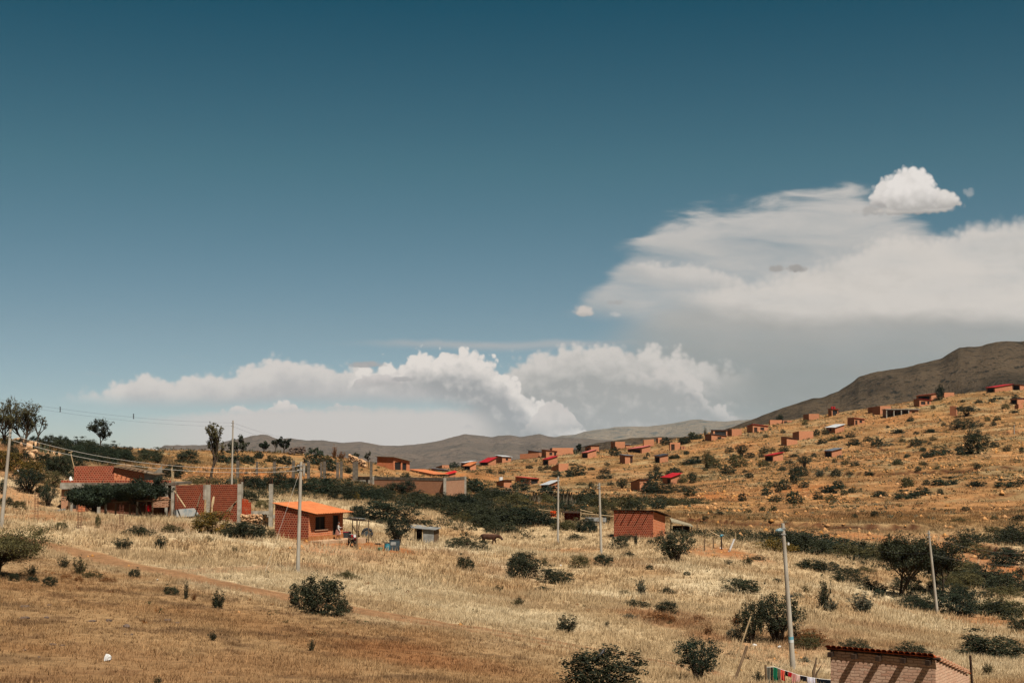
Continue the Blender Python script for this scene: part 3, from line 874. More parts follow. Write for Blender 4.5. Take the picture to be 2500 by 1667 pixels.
M['concrete_dark'] = noise_mat('weathered_concrete', lin(128, 116, 100), lin(92, 82, 70), 1.6, .9, .1, bump=.3, stretch=(1, 1, .3))
M['pole'] = noise_mat('pole_concrete', lin(186, 176, 160), lin(160, 148, 132), 2.0, .85, .12, stretch=(1, 1, .25))
M['roof_orange'] = noise_mat('orange_tin_roof', tuple(v * .8 for v in lin(236, 142, 86)), tuple(v * .8 for v in lin(216, 124, 72)), 1.6, .6, .2)
M['roof_red'] = noise_mat('red_tin_roof', lin(200, 40, 36), lin(176, 30, 30), .8, .55, .2, rnd=.12)
M['roof_brightred'] = noise_mat('bright_red_tin_roof', tuple(v * .75 for v in lin(220, 36, 42)), tuple(v * .7 for v in lin(196, 30, 36)), .8, .5, .25)
M['roof_brown'] = noise_mat('brown_red_roof', lin(170, 74, 52), lin(150, 60, 44), .8, .7, .15)
M['roof_pink'] = noise_mat('faded_pink_roof', lin(214, 118, 108), lin(196, 100, 92), .8, .65, .15)
M['roof_white'] = noise_mat('pale_zinc_roof', lin(212, 212, 210), lin(180, 182, 184), .8, .45, .35)
M['roof_grey'] = noise_mat('grey_zinc_roof', lin(112, 118, 124), lin(92, 96, 102), .8, .5, .3)
M['roof_dark'] = noise_mat('dark_sheet_roof', lin(66, 66, 70), lin(52, 52, 56), .8, .6, .2)
M['tile'] = noise_mat('clay_tile', lin(206, 98, 48), lin(170, 74, 38), 2.5, .85, .1)
M['wood'] = noise_mat('weathered_wood', lin(128, 104, 80), lin(92, 72, 54), 4, .9, .05, stretch=(1, 1, .15))
M['wood_pale'] = noise_mat('pale_wood', lin(196, 170, 132), lin(170, 144, 108), 4, .9, .05, stretch=(1, 1, .15))
M['wood_dark'] = noise_mat('dark_wood', lin(72, 54, 42), lin(50, 38, 30), 4, .9, .05)
M['post'] = noise_mat('grey_concrete_post', lin(122, 110, 96), lin(90, 80, 68), 2.5, .9, .1)
M['dark'] = new_mat('opening_shade', (.012, .010, .009), .8, .1)  # near-black colour stands in for the shade inside openings
M['glass'] = new_mat('window_glass', (.02, .024, .028), .15, .5)
M['iron'] = noise_mat('rusty_rebar', lin(120, 66, 42), lin(86, 46, 32), 8, .8, .2)
M['wire'] = new_mat('wire', lin(205, 198, 186), .5, .3)
M['wire_dark'] = new_mat('wire_dark', lin(70, 74, 78), .6, .2)
M['zinc'] = noise_mat('zinc_sheet', lin(158, 156, 150), lin(120, 116, 110), 2, .5, .3)
M['stone'] = noise_mat('field_stone', lin(216, 174, 132), lin(180, 134, 96), 1.5, .95, .05, bump=.6)
M['stone_grey'] = noise_mat('grey_stone', lin(116, 98, 86), lin(86, 72, 64), 3, .95, .05, bump=.6)
M['white'] = new_mat('white_plastic', lin(226, 222, 216), .6, .2)
M['rubber'] = new_mat('black_rubber', (.012, .012, .012), .7, .2)
M['red_paint'] = new_mat('red_paint', lin(176, 28, 34), .35, .4)
M['lamp'] = noise_mat('lamp_cover', lin(112, 136, 140), lin(92, 116, 120), 2, .5, .3)
M['turquoise'] = noise_mat('turquoise_plastic', lin(52, 128, 140), lin(40, 108, 122), 2, .5, .3)
M['green'] = new_mat('green_plastic', lin(46, 130, 104), .5, .3)
M['tank'] = noise_mat('dark_blue_grey_metal', lin(66, 78, 82), lin(48, 58, 62), 2, .5, .3)
M['skin'] = new_mat('skin', lin(150, 98, 70), .6, .3)
M['hair'] = new_mat('black_hair', (.01, .008, .007), .6, .3)
M['cow'] = noise_mat('brown_hide', lin(92, 58, 38), lin(58, 38, 28), 2.2, .8, .15, lo=.35, hi=.65)
M['thatch'] = noise_mat('grey_thatch', lin(170, 158, 132), lin(122, 108, 86), 7, .95, .05, bump=.8)
M['earth'] = noise_mat('adobe_earth', lin(188, 128, 80), lin(160, 102, 62), 2, .95, .05, bump=.4)


def cloth_mat(name, rgb): return noise_mat(name, lin(*rgb), tuple(c_ * .8 for c_ in lin(*rgb)), 6, .95, .05)


# ------------------------------------------------------------------ wall panels with openings
def panel(mb, A, B, z0, zA, zB, ops=(), depth=.14, mi=0, uo=0.0):
    """Vertical wall from plan point A to B (seen from outside A is on the left), bottom z0, tops zA/zB.
    ops: (u0,u1,v0,v1) in metres along / above z=0 of the house. Openings get reveals."""
    A = Vector((A[0], A[1], 0)); B = Vector((B[0], B[1], 0)); L = (B - A).length; t = (B - A) / L
    inn = Vector((-t.y, t.x, 0))                         # towards the inside
    top = lambda u: zA + (zB - zA) * u / L
    pt = lambda u, z, d=0: tuple(A + t * u + inn * d + Vector((0, 0, z)))
    us = sorted({0.0, L, *[o[0] for o in ops], *[o[1] for o in ops]})
    for a, b in zip(us[:-1], us[1:]):
        cs = sorted([(o[2], o[3]) for o in ops if o[0] <= a + 1e-6 and o[1] >= b - 1e-6])
        z = z0
        for v0, v1 in cs + [(None, None)]:
            za, zb = (v0, v0) if v0 is not None else (top(a), top(b))
            if za - z > 1e-4:
                mb.face([pt(a, z), pt(b, z), pt(b, zb), pt(a, za)], [(a + uo, z), (b + uo, z), (b + uo, zb), (a + uo, za)], mi)
            if v1 is not None: z = v1
    for a, b, v0, v1 in ops:
        for q in ([(a, v0, 0), (a, v0, depth), (a, v1, depth), (a, v1, 0)], [(b, v0, depth), (b, v0, 0), (b, v1, 0), (b, v1, depth)],
                  [(a, v1, 0), (a, v1, depth), (b, v1, depth), (b, v1, 0)], [(a, v0, depth), (a, v0, 0), (b, v0, 0), (b, v0, depth)]):
            mb.face([pt(*k) for k in q], [(k[0] + k[2], k[1]) for k in q], mi)
    return t, inn, L


def quad_slab(mb, c4, th, mi=0):
    """thick sheet over four corner points (counter-clockwise from above)"""
    c4 = [Vector(p) for p in c4]; lo = [p - Vector((0, 0, th)) for p in c4]
    mb.face(c4, [(p.x, p.y) for p in c4], mi); mb.face(lo[::-1], [(p.x, p.y) for p in lo], mi)
    for i in range(4):
        j = (i + 1) % 4; mb.face([lo[i], lo[j], c4[j], c4[i]], None, mi)


def corrug_roof(mb, c4, n, amp, th=.02, mi=0):
    """corrugated sheet: c4 corners; waves run from edge 0-1 to edge 3-2"""
    a, b, c_, d = [Vector(p) for p in c4]
    k0 = len(mb.v); N = n * 4
    for s_ in (0, 1):
        for i in range(N + 1):
            u = i / N; z = Vector((0, 0, amp * math.sin(2 * math.pi * n * u) - s_ * th))
            mb.v.append(tuple(a.lerp(b, u) + z)); mb.v.append(tuple(d.lerp(c_, u) + z))
    for s_ in (0, 1):
        o = k0 + s_ * 2 * (N + 1)
        for i in range(N):
            q = (o + 2 * i, o + 2 * i + 2, o + 2 * i + 3, o + 2 * i + 1)
            mb.f.append(q if s_ == 0 else q[::-1]); mb.uv.append([(0, 0)] * 4); mb.mi.append(mi)
    o2 = 2 * (N + 1)
    for i in range(N):
        for e in (0, 1):
            mb.f.append((k0 + 2 * i + e, k0 + o2 + 2 * i + e, k0 + o2 + 2 * i + 2 + e, k0 + 2 * i + 2 + e)); mb.uv.append([(0, 0)] * 4); mb.mi.append(mi)
    for i in (0, N):
        mb.f.append((k0 + 2 * i, k0 + 2 * i + 1, k0 + o2 + 2 * i + 1, k0 + o2 + 2 * i)); mb.uv.append([(0, 0)] * 4); mb.mi.append(mi)


def house(name, px, py, phi, wl, wr, hK, hL, hR, wall, roof=None, opsL=(), opsR=(), label=None, cat='house', group=None, over=.3, Y=None, sink=.8, roof_kind='slab',
          panes=True, doors=(), ov4=None, hB=None, parapet=.0):
    """Box house. Corner K (nearest vertical edge) at photo pixel; left wall runs back-left, right wall back-right.
    wl, wr wall lengths; hK,hL,hR heights at the corner, left end, right end. Openings in metres from K along each wall: (u0,u1,z0,z1)."""
    k = G(px, py) if Y is None else GY(px, Y)
    root = empty(name, k); root['category'] = cat
    if label: root['label'] = label
    if group: root['group'] = group
    a = math.radians(phi)
    R = Vector((math.cos(a), math.sin(a), 0)); Lv = Vector((-math.sin(a), math.cos(a), 0))
    K = Vector((0, 0, 0)); PL = Lv * wl; PR = R * wr; PB = PL + PR
    if hB is None: hB = hL + hR - hK
    mb = MB()
    panel(mb, PL, K, -sink, hL, hK, [(wl - o[1], wl - o[0], o[2], o[3]) for o in opsL])
    panel(mb, K, PR, -sink, hK, hR, opsR, uo=.1)
    panel(mb, PR, PB, -sink, hR, hB)
    panel(mb, PB, PL, -sink, hB, hL)
    up = lambda p, z: p + Vector((0, 0, z))
    if roof is None:
        mb.face([up(K, hK - .12), up(PR, hR - .12), up(PB, hB - .12), up(PL, hL - .12)], None)
    mb.build('wall', wall, root)
    if roof is not None:
        o = ov4 or (over, over, over, over)              # overhang: beyond K-side of right wall (front), right end, back, left end
        sL = (hL - hK) / wl; sR = (hR - hK) / wr
        z = lambda x, y: hK + x * sR + y * sL + .07
        cor = [(-o[3], -o[0]), (wr + o[1], -o[0]), (wr + o[1], wl + o[2]), (-o[3], wl + o[2])]
        c4 = [R * x + Lv * y + Vector((0, 0, z(x, y))) for x, y in cor]
        mr_ = MB()
        if roof_kind == 'slab': quad_slab(mr_, c4, .06)
        elif roof_kind == 'waveL': corrug_roof(mr_, c4, max(6, int(wr / .25)), .03)
        mr_.build('roof', roof, root)
    if panes:
        for ops, w_, org, dr, nn in ((opsL, wl, K, Lv, R), (opsR, wr, K, R, Lv)):
            for q in ops:
                u0, u1, v0, v1 = q[:4]
                isdoor = v0 < .2
                m = MB()
                d = .10
                pts = [org + dr * u + nn * d + Vector((0, 0, v)) for u, v in ((u0, v0), (u1, v0), (u1, v1), (u0, v1))]
                m.face(pts)
                m.build('door' if isdoor else 'window', M['wood_dark'] if isdoor and (u1 - u0) < 1.4 else M['dark'], root)  # wide openings get a near-black sheet painted as the shaded inside
    return root, k, R, Lv


def cyl(mb, c_, r, z0, z1, n=12, r2=None, mi=0):
    mb.tube([(c_[0], c_[1], z0), (c_[0], c_[1], z1)], [r, r if r2 is None else r2], n, mi)


# ------------------------------------------------------------------ rocks
def rock_mesh(seed, n=2, sharp=.35):
    bm = bmesh.new(); bmesh.ops.create_icosphere(bm, subdivisions=n, radius=.5)
    r = random.Random(seed); off = r.random() * 50
    for v in bm.verts:
        p = v.co; k = 1 + sharp * float(fbm(np.array([p.x * 2.2 + off]), np.array([p.y * 2.2 + p.z * 1.7]), 3, seed)[0])
        v.co = p * k
    for _ in range(7):                                   # flat broken faces
        d = Vector((r.gauss(0, 1), r.gauss(0, 1), r.gauss(0, .8))).normalized(); h = r.uniform(.28, .42)
        for v in bm.verts:
            e = v.co.dot(d) - h
            if e > 0: v.co -= d * e
    me = bpy.data.meshes.new('boulder'); bm.to_mesh(me); bm.free()
    return me


# ------------------------------------------------------------------ foliage
def leaf_mat(name, c1, c2, c3, tr=.35):
    m = bpy.data.materials.new(name); m.use_nodes = True; nt = m.node_tree
    b = bsdf(m); b.inputs['Roughness'].default_value = .65; b.inputs['Specular IOR Level'].default_value = .12
    vc = nt.nodes.new('ShaderNodeVertexColor'); vc.layer_name = 'Col'
    s = nt.nodes.new('ShaderNodeSeparateColor'); nt.links.new(vc.outputs[0], s.inputs[0])
    r = nt.nodes.new('ShaderNodeValToRGB'); nt.links.new(s.outputs[0], r.inputs[0])
    e = r.color_ramp.elements; e[0].color = (*c1, 1); e[1].color = (*c3, 1); q = e.new(.5); q.color = (*c2, 1)
    oi = nt.nodes.new('ShaderNodeObjectInfo'); hs = nt.nodes.new('ShaderNodeHueSaturation')
    mr = nt.nodes.new('ShaderNodeMapRange'); mr.inputs[3].default_value = .75; mr.inputs[4].default_value = 1.25
    nt.links.new(oi.outputs['Random'], mr.inputs[0]); nt.links.new(mr.outputs[0], hs.inputs['Value']); nt.links.new(r.outputs[0], hs.inputs['Color'])
    nt.links.new(hs.outputs[0], b.inputs['Base Color'])
    t = nt.nodes.new('ShaderNodeBsdfTranslucent'); nt.links.new(hs.outputs[0], t.inputs[0])
    x = nt.nodes.new('ShaderNodeMixShader'); x.inputs[0].default_value = tr
    nt.links.new(b.outputs[0], x.inputs[1]); nt.links.new(t.outputs[0], x.inputs[2]); nt.links.new(x.outputs[0], nt.nodes['Material Output'].inputs[0])
    return m


LEAF = {
    'dark': leaf_mat('dark_leaves', lin(44, 48, 34), lin(58, 62, 42), lin(84, 84, 56)),
    'deep': leaf_mat('deep_green_leaves', lin(34, 42, 32), lin(46, 56, 40), lin(72, 80, 56)),
    'olive': leaf_mat('olive_leaves', lin(70, 68, 42), lin(92, 86, 52), lin(124, 110, 66)),
    'rust': leaf_mat('rusty_leaves', lin(110, 66, 34), lin(136, 84, 42), lin(160, 110, 60)),
    'grey': leaf_mat('grey_green_leaves', lin(78, 82, 66), lin(104, 104, 84), lin(138, 132, 108)),
    'yellow': leaf_mat('yellow_flowering_leaves', lin(64, 62, 34), lin(104, 88, 40), lin(168, 126, 44)),
}
STEM = noise_mat('bark', lin(84, 70, 56), lin(58, 48, 38), 5, .95, .05)
CACTUS = noise_mat('cactus_skin', lin(96, 98, 74), lin(70, 74, 56), 4, .9, .05)
CACTUS_DRY = noise_mat('dry_cactus', lin(150, 136, 112), lin(104, 94, 76), 4, .9, .05)


def leaves(centres, crad, nper, size, seed, upb=.35, flat=1.0, tone=None):
    """leaf faces scattered in clumps; returns V, F(quads), col"""
    r = np.random.default_rng(seed)
    C = np.repeat(np.asarray(centres, float), nper, 0); n = len(C)
    rad = np.repeat(np.asarray(crad, float), nper)
    d = r.normal(size=(n, 3)); d /= np.linalg.norm(d, axis=1)[:, None]
    d[:, 2] *= flat
    pos = C + d * (rad * (.35 + .65 * r.random(n) ** .5))[:, None]
    nrm = d + r.normal(size=(n, 3)) * .7; nrm[:, 2] += upb
    nrm /= np.linalg.norm(nrm, axis=1)[:, None]
    a = np.cross(nrm, r.normal(size=(n, 3))); a /= np.linalg.norm(a, axis=1)[:, None]
    b = np.cross(nrm, a)
    s = size * (.6 + .8 * r.random(n))
    A = a * s[:, None]; B = b * (s * .55)[:, None]
    V = np.stack([pos - A, pos - B * 1.0, pos + A, pos + B], 1).reshape(-1, 3)
    Fq = np.arange(n * 4).reshape(n, 4)
    t = np.repeat(r.random(len(centres)) * .5, nper) + r.random(n) * .5
    return V, Fq, np.repeat(np.c_[t, t, t], 4, 0)


def join_arr(parts):
    V = []; Fq = []; Cc = []; k = 0
    for v, f_, c_ in parts:
        V.append(v); Fq.append(f_ + k); Cc.append(c_); k += len(v)
    return np.concatenate(V), np.concatenate(Fq), np.concatenate(Cc)


def sticks(paths, seed=0, n=4):
    mb = MB()
    for pts, rad in paths: mb.tube(pts, rad, n, cap=False)
    return mb


def branch_tree(seed, levels, base_r, height, spread, nb, start=.35, lean=.1, up=.6):
    """tapered trunk with limbs: returns list of (points, radii) and tip points"""
    r = random.Random(seed); paths = []; tips = []

    def grow(p, d, L, rad, lev):
        pts = [p]; k = 5; q = Vector(p); dd = Vector(d)
        for i in range(k):
            dd = (dd + Vector((r.gauss(0, .14), r.gauss(0, .14), r.gauss(0, .06) + .04 * up))).normalized()
            q = q + dd * L / k; pts.append(tuple(q))
        paths.append((pts, [rad * (1 - .6 * i / k) for i in range(k + 1)]))
        if lev == 0:
            tips.append(tuple(q)); tips.append(pts[3]); return
        m = nb + r.randint(0, 1)
        for j in range(m):
            f_ = start + (1 - start) * (j + r.random() * .6) / m; f_ = min(f_, 1.0)
            i = min(k, max(1, int(round(f_ * k))))
            w = 2 * math.pi * (j / m + r.random() * .3)
            nd = (dd * (.55 if lev > 1 else .8) + Vector((math.cos(w), math.sin(w), up * .55)) * spread).normalized()
            grow(pts[i], nd, L * r.uniform(.55, .8), rad * .55, lev - 1)
        tips.append(tuple(q))

    grow((0, 0, -.05), (r.gauss(0, lean), r.gauss(0, lean), 1), height, base_r, levels)
    return paths, tips


# unit shrubs: about 1 wide, 1 high
PROTO = {}


def shrub_proto(key, seed, ncl, nper, size, cr=.16, hole=.0, shape='dome', stems=7):
    r = np.random.default_rng(seed); cs = []; mbs = MB(); rr = random.Random(seed)
    if shape in ('sparse', 'spiky'):                     # many stems fanning out of one foot, leaves along them
        rad = []
        for i in range(stems):
            w = rr.uniform(0, 6.28); tilt = rr.random() ** .8 * (.95 if shape == 'sparse' else 1.05); L = rr.uniform(.6, 1.0) * (1 - .12 * tilt)
            p0 = np.array([rr.uniform(-.12, .12), rr.uniform(-.12, .12), -.05]); d = np.array([math.sin(tilt) * math.cos(w) * .55, math.sin(tilt) * math.sin(w) * .55, math.cos(tilt * .8)])
            pts = [p0 + d * L * t + np.array([0, 0, -.10 * t * t * tilt]) + np.r_[r.normal(size=2) * .015, 0] for t in np.linspace(0, 1, 6)]
            mbs.tube([tuple(p) for p in pts], [.016, .013, .010, .008, .005, .003], 4, cap=False)
            for t in np.linspace(.12, 1.0, int(ncl / stems) + 1):
                k = min(4, int(t * 5)); q = pts[k] + (pts[k + 1] - pts[k]) * (t * 5 - k)
                cs.append(q + r.normal(size=3) * .035); rad.append(cr * (.5 + .9 * rr.random()) * (1.15 - .45 * t))
        cs = np.array(cs); V, Fq, c_ = leaves(cs, np.array(rad), nper, size, seed)
        PROTO[key] = (V, Fq, c_, mbs); return key
    while len(cs) < ncl:
        p = np.r_[r.uniform(-.5, .5, 2), r.uniform(.0, 1)]
        w = math.atan2(p[1], p[0]); rho = math.hypot(p[0], p[1])
        lob = 1 + .32 * float(vn(np.array([math.cos(w) * 1.6 + seed]), np.array([math.sin(w) * 1.6 + p[2] * 1.8]), seed)[0])
        if shape == 'dome': q = (rho / (.48 * lob)) ** 2 + ((p[2] - .22) / ((.72 * lob) if p[2] > .22 else .6)) ** 2
        elif shape == 'low':
            hh = .35 + .6 * (.5 + .5 * float(vn(np.array([p[0] * 3.2 + seed]), np.array([p[1] * 3.2]), seed)[0]))
            q = (rho / (.5 * lob)) ** 2 + max(0, p[2] / hh) ** 2 * .95
        elif shape == 'tall': q = (rho / (.44 * lob)) ** 2 + ((p[2] - .48) / (.52 * (.85 + .15 * lob))) ** 2
        elif shape == 'flat':
            q = (rho / .5) ** 2 + ((p[2] - .62) / .36) ** 2
            if p[2] < .45: continue
        else: q = (rho / (.5 * lob)) ** 2 + ((p[2] - .60) / (.40 * (.8 + .2 * lob))) ** 2
        if q > 1 or (q < .1 and shape != 'low'): continue
        if hole and vn(np.array([p[0] * 3.4 + 5]), np.array([p[2] * 3.4 + p[1] * 2.5]), seed + 3)[0] > 1 - 2 * hole: continue
        cs.append(p)
    cs = np.array(cs)
    rad = cr * r.uniform(.5, 1.3, len(cs))
    V, Fq, c_ = leaves(cs, rad, nper, size, seed)
    for i in range(stems):
        e = cs[rr.randrange(len(cs))]
        if shape in ('flat', 'leggy'):
            b0 = (e[0] * .12 + rr.uniform(-.05, .05), e[1] * .12)
            mbs.tube([(*b0, -.08), (e[0] * .3 + rr.uniform(-.04, .04), e[1] * .3, .24), (e[0] * .6, e[1] * .6, .5), tuple(e)], [.024, .018, .012, .005], 5, cap=False)
        else:
            mbs.tube([(e[0] * .15, e[1] * .15, -.06), (e[0] * .5, e[1] * .5, e[2] * .55), tuple(e * 1.08)], [.014, .010, .003], 4, cap=False)
    PROTO[key] = (V, Fq, c_, mbs)
    return key


def proto_mesh(key, leaf, stem=True, _c={}):
    k = (key, leaf, stem)
    if k in _c: return _c[k]
    V, Fq, c_, mbs = PROTO[key]
    me = arr_mesh('foliage', V, Fq, LEAF[leaf], c_)
    ms_ = None
    if stem:
        ms_ = bpy.data.meshes.new('stem'); ms_.from_pydata(mbs.v, [], mbs.f); ms_.materials.append(STEM); ms_.update()
    _c[k] = (me, ms_)
    return _c[k]


for i in range(3): shrub_proto('dome%d' % i, 100 + i, 190, 30, .022, .10, .16, stems=14)
for i in range(3): shrub_proto('low%d' % i, 110 + i, 170, 28, .020, .085, .0, 'low', 14)
for i in range(3): shrub_proto('sparse%d' % i, 120 + i, 230, 14, .020, .055, .0, 'sparse', 26)
for i in range(2): shrub_proto('tall%d' % i, 130 + i, 190, 30, .022, .09, .16, 'tall', 12)
for i in range(2): shrub_proto('leggy%d' % i, 140 + i, 210, 30, .018, .085, .18, 'leggy', 22)
shrub_proto('flat0', 150, 130, 26, .024, .09, .0, 'flat', 12)
# coarser leaves for far shrubs of a few pixels
for i in range(3): shrub_proto('fdome%d' % i, 160 + i, 80, 18, .042, .12, .14)
for i in range(3): shrub_proto('flow%d' % i, 170 + i, 80, 18, .040, .10, .0, 'low')

# ------------------------------------------------------------------ utility poles and wires
def pole(top, base, Y, r0, r1, label, lean=True):
    b = GY(base[0], Y); t = P(top[0], top[1], Y)
    root = tag(empty('utility_pole', b), label, 'utility pole', 'concrete utility poles')
    d = Vector(t - b)
    mb = MB(); mb.tube([tuple(Vector((0, 0, -.5)) - d.normalized() * .2), (0, 0, 0), tuple(d * .5), tuple(d)], [r0, r0, (r0 + r1) / 2, r1], 12)
    mb.build('shaft', M['pole'], root, smooth=False)
    for f_, s_ in ((.965, 1), (.925, 1)):
        m2 = MB(); q = d * f_; m2.box((q.x - r1 - .02, q.y - r1 - .02, q.z - .03), (q.x + r1 + .02, q.y + r1 + .02, q.z + .03))
        m2.tube([(q.x - r1, q.y - .02, q.z), (q.x - r1 - .14, q.y - .06, q.z)], .035, 6)
        m2.build('bracket', M['zinc'], root)
    return root, b, t


POLES = {}
for key, top, base, Y, r0, r1, lb in [
    ('a', (26, 1047), (12, 1290), 107, .148, .093, 'pale concrete utility pole at the left edge in front of the boulder slope'),
    ('b', (569, 1026), (569, 1171), 178, .13, .088, 'concrete utility pole on the ridge behind the unfinished brick wall, its top against the clouds'),
    ('c', (735, 1127), (732, 1399), 96, .134, .096, 'white concrete utility pole standing before the orange roofed brick house'),
    ('d', (1363, 1162), (1361, 1328), 158, .136, .09, 'thinner concrete utility pole beside the orange cloth, left of another pole'),
    ('e', (1463, 1178), (1466, 1358), 145, .142, .10, 'concrete utility pole just left of the red brick shed with rafter ends'),
    ('f', (1911, 1277), (1926, 1638), 72, .142, .088, 'tall concrete utility pole with street lamp and blue and white painted band'),
    ('g', (2267, 1295), (2276, 1500), 128, .142, .09, 'concrete utility pole standing between the big gully trees on the right')]:
    POLES[key] = pole(top, base, Y, r0, r1, lb)

# details of the pole with the lamp
root, b, t = POLES['f']
d = Vector(t - b)
q = d * .945
m = MB(); m.tube([(q.x, q.y, q.z), (q.x - .18, q.y - .2, q.z + .03)], .03, 6)
la = m.build('lamp_arm', M['zinc'], root)
m = MB(); m.tube([(q.x - .06, q.y - .2, q.z + .05), (q.x - .18, q.y - .24, q.z + .06), (q.x - .34, q.y - .26, q.z + .05), (q.x - .44, q.y - .27, q.z + .03)], [.05, .10, .10, .05], 8)
m.build('street_lamp', M['lamp'], root)
q = d * .17
m = MB(); m.tube([tuple(d * .205), tuple(d * .225)], [.137, .136], 14); m.build('blue_band', new_mat('blue_band_paint', lin(104, 158, 170), .8), root)
m = MB(); m.tube([tuple(d * .185), tuple(d * .2045)], [.138, .137], 14); m.build('white_band', new_mat('white_band_paint', lin(206, 206, 200), .8), root)
m = MB(); q = d * .86; m.tube([(q.x + .13, q.y, q.z), (q.x + .2, q.y - .05, q.z)], .02, 6); m.tube([(q.x + .2, q.y - .05, q.z - .06), (q.x + .2, q.y - .05, q.z + .06)], .05, 8)
m.build('insulator', M['white'], root)
m = MB(); q = d * .50; m.box((q.x + .12, q.y - .07, q.z - .05), (q.x + .2, q.y + .03, q.z + .05)); m.build('bolt', M['rubber'], root)


def cable(name, a, b, sag, r, mat, label, n=24, cat='cable', group=None, extra=None):
    a = Vector(a); b = Vector(b)
    mb = MB(); mb.tube([tuple(a.lerp(b, i / n) - Vector((0, 0, sag * 4 * (i / n) * (1 - i / n)))) for i in range(n + 1)], r, 5)
    o = mb.build(name, mat)
    tag(o, label, cat, group)
    return o


ta, tb, tcp, tf, tg, te, td = (Vector(POLES[k][2]) for k in 'abcfged')
g_ = 'overhead cables between the poles'
cable('power_cable', ta - Vector((-.15, 0, .45)), tcp - Vector((.12, 0, .30)), .95, .013, M['wire'], 'upper of the two pale cables sagging across the left hillside', group=g_)
cable('power_cable', ta - Vector((-.15, 0, .85)), tcp - Vector((.12, 0, .60)), .90, .014, M['wire'], 'lower of the two pale cables sagging across the left hillside', group=g_)
cable('power_cable', P(-120, 955, 120), tb - Vector((0, 0, .3)), .6, .007, M['wire_dark'], 'upper thin dark cable crossing the sky to the ridge pole', group=g_)
cable('power_cable', P(-120, 960, 120), tb - Vector((0, 0, .75)), .7, .007, M['wire_dark'], 'lower thin dark cable crossing the sky to the ridge pole', group=g_)
cable('power_cable', tb - Vector((0, 0, .3)), P(860, 1085, 330), 1.2, .009, M['wire_dark'], 'upper faint cable running from the ridge pole towards the far range', group=g_)
cable('power_cable', tb - Vector((0, 0, .75)), P(860, 1090, 330), 1.6, .009, M['wire_dark'], 'lower faint cable running from the ridge pole towards the far range', group=g_)
cable('power_cable', tf - Vector((-.12, 0, .35)), tg - Vector((0, 0, 2.0)), .40, .004, M['wire_dark'], 'thin cable from the lamp pole to the pole between the gully trees', group=g_)
cable('power_cable', tg - Vector((0, 0, 2.0)), P(2560, 1378, 105), .4, .005, M['wire'], 'lower cable leaving the gully pole to the right edge', group=g_)
cable('power_cable', tg - Vector((0, 0, .5)), P(2560, 1350, 105), .5, .005, M['wire'], 'upper cable leaving the gully pole to the right edge', group=g_)
cable('power_cable', P(1196, 1196, 190), td - Vector((0, 0, 1.6)), .1, .006, M['wire'], 'thin cable from the thicket to the pole by the orange cloth', group=g_)
for x, y, lb in ((147, 999, 'nearest the leafy trees on the left'), (326, 1016, 'halfway to the ridge pole')):
    m = MB(); Yp = 120 + (x + 120) / 689 * 58
    m.tube([tuple(P(x, y - 6, Yp)), tuple(P(x, y + 6, Yp))], .035, 6)
    for k in (-5, 0, 5):
        m.tube([tuple(P(x, y + k - 1.2, Yp)), tuple(P(x, y + k + 1.2, Yp))], .07, 6)
    tag(m.build('cable_spacer', M['wire_dark']), 'small dark spacer on the sky cables, ' + lb, 'cable spacer', 'spacers on the sky cables')
# guy wires
def guy(a, px, py, label, ins, rod):
    g2 = Vector(G(px, py)); root = tag(empty('guy_wire', g2), label, 'guy wire', 'guy wires of the poles')
    a = Vector(a) - g2
    m = MB(); m.tube([tuple(a), (0, 0, -.1)], .007, 5); m.build('wire', M['wire'] if rod else M['wire_dark'], root)
    if rod:
        m = MB(); m.tube([(0, 0, 0), tuple(a * rod)], .022, 6); m.build('guard_tube', M['wood_pale'], root)
    if ins:
        m = MB(); m.tube([tuple(a * (ins - .012)), tuple(a * ins), tuple(a * (ins + .012))], [.03, .07, .03], 6); m.build('insulator', M['white'] if rod == 0 else M['rubber'], root)


guy(ta - Vector((0, 0, .7)), 72, 1272, 'dark guy wire with white insulator from the left edge pole', .62, 0)
guy(tcp - Vector((0, 0, .4)), 645, 1398, 'guy wire with yellow guard from the pole before the orange roofed house', 0, .32)
guy(tf - Vector((0, 0, .6)), 1852, 1462, 'guy wire with dark insulator left of the lamp pole', .33, .001)


M['dusty'] = noise_mat('dusty_concrete', lin(206, 172, 138), lin(178, 138, 102), 1.6, .9, .05)
# ------------------------------------------------------------------ orange roofed brick house
s118 = 118 / F
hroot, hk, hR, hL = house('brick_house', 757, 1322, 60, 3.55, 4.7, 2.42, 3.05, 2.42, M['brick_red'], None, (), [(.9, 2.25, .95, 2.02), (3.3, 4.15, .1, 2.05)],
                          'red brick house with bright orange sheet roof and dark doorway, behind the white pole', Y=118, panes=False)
for o in list(hroot.children):                               # the sunny side gets a paler orange: sun brightness put into the brick colour
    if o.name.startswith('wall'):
        o.data.materials.append(M['brick_orange_and_sunlit'])
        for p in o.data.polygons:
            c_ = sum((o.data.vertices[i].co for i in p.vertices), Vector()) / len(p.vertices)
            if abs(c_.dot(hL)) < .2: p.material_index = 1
c4 = []
for x, y in ((-.14, -.86), (5.0, -.86), (5.0, 3.75), (-.14, 3.75)):
    c4.append(hR * x + hL * y + Vector((0, 0, 2.47 + y * .63 / 3.55)))
m = MB(); corrug_roof(m, c4, 22, .035); m.build('roof', M['roof_orange'], hroot)
m = MB()
for x in (0, 1.5, 3.1, 4.6): m.tube([tuple(hR * x - hL * .8 + Vector((0, 0, 2.23))), tuple(hR * x + hL * 3.6 + Vector((0, 0, 3.03)))], .045, 5)
m.tube([tuple(hR * -.1 - hL * .75 + Vector((0, 0, 2.28))), tuple(hR * 4.95 - hL * .75 + Vector((0, 0, 2.28)))], .04, 5)
m.build('rafter', M['wood'], hroot)
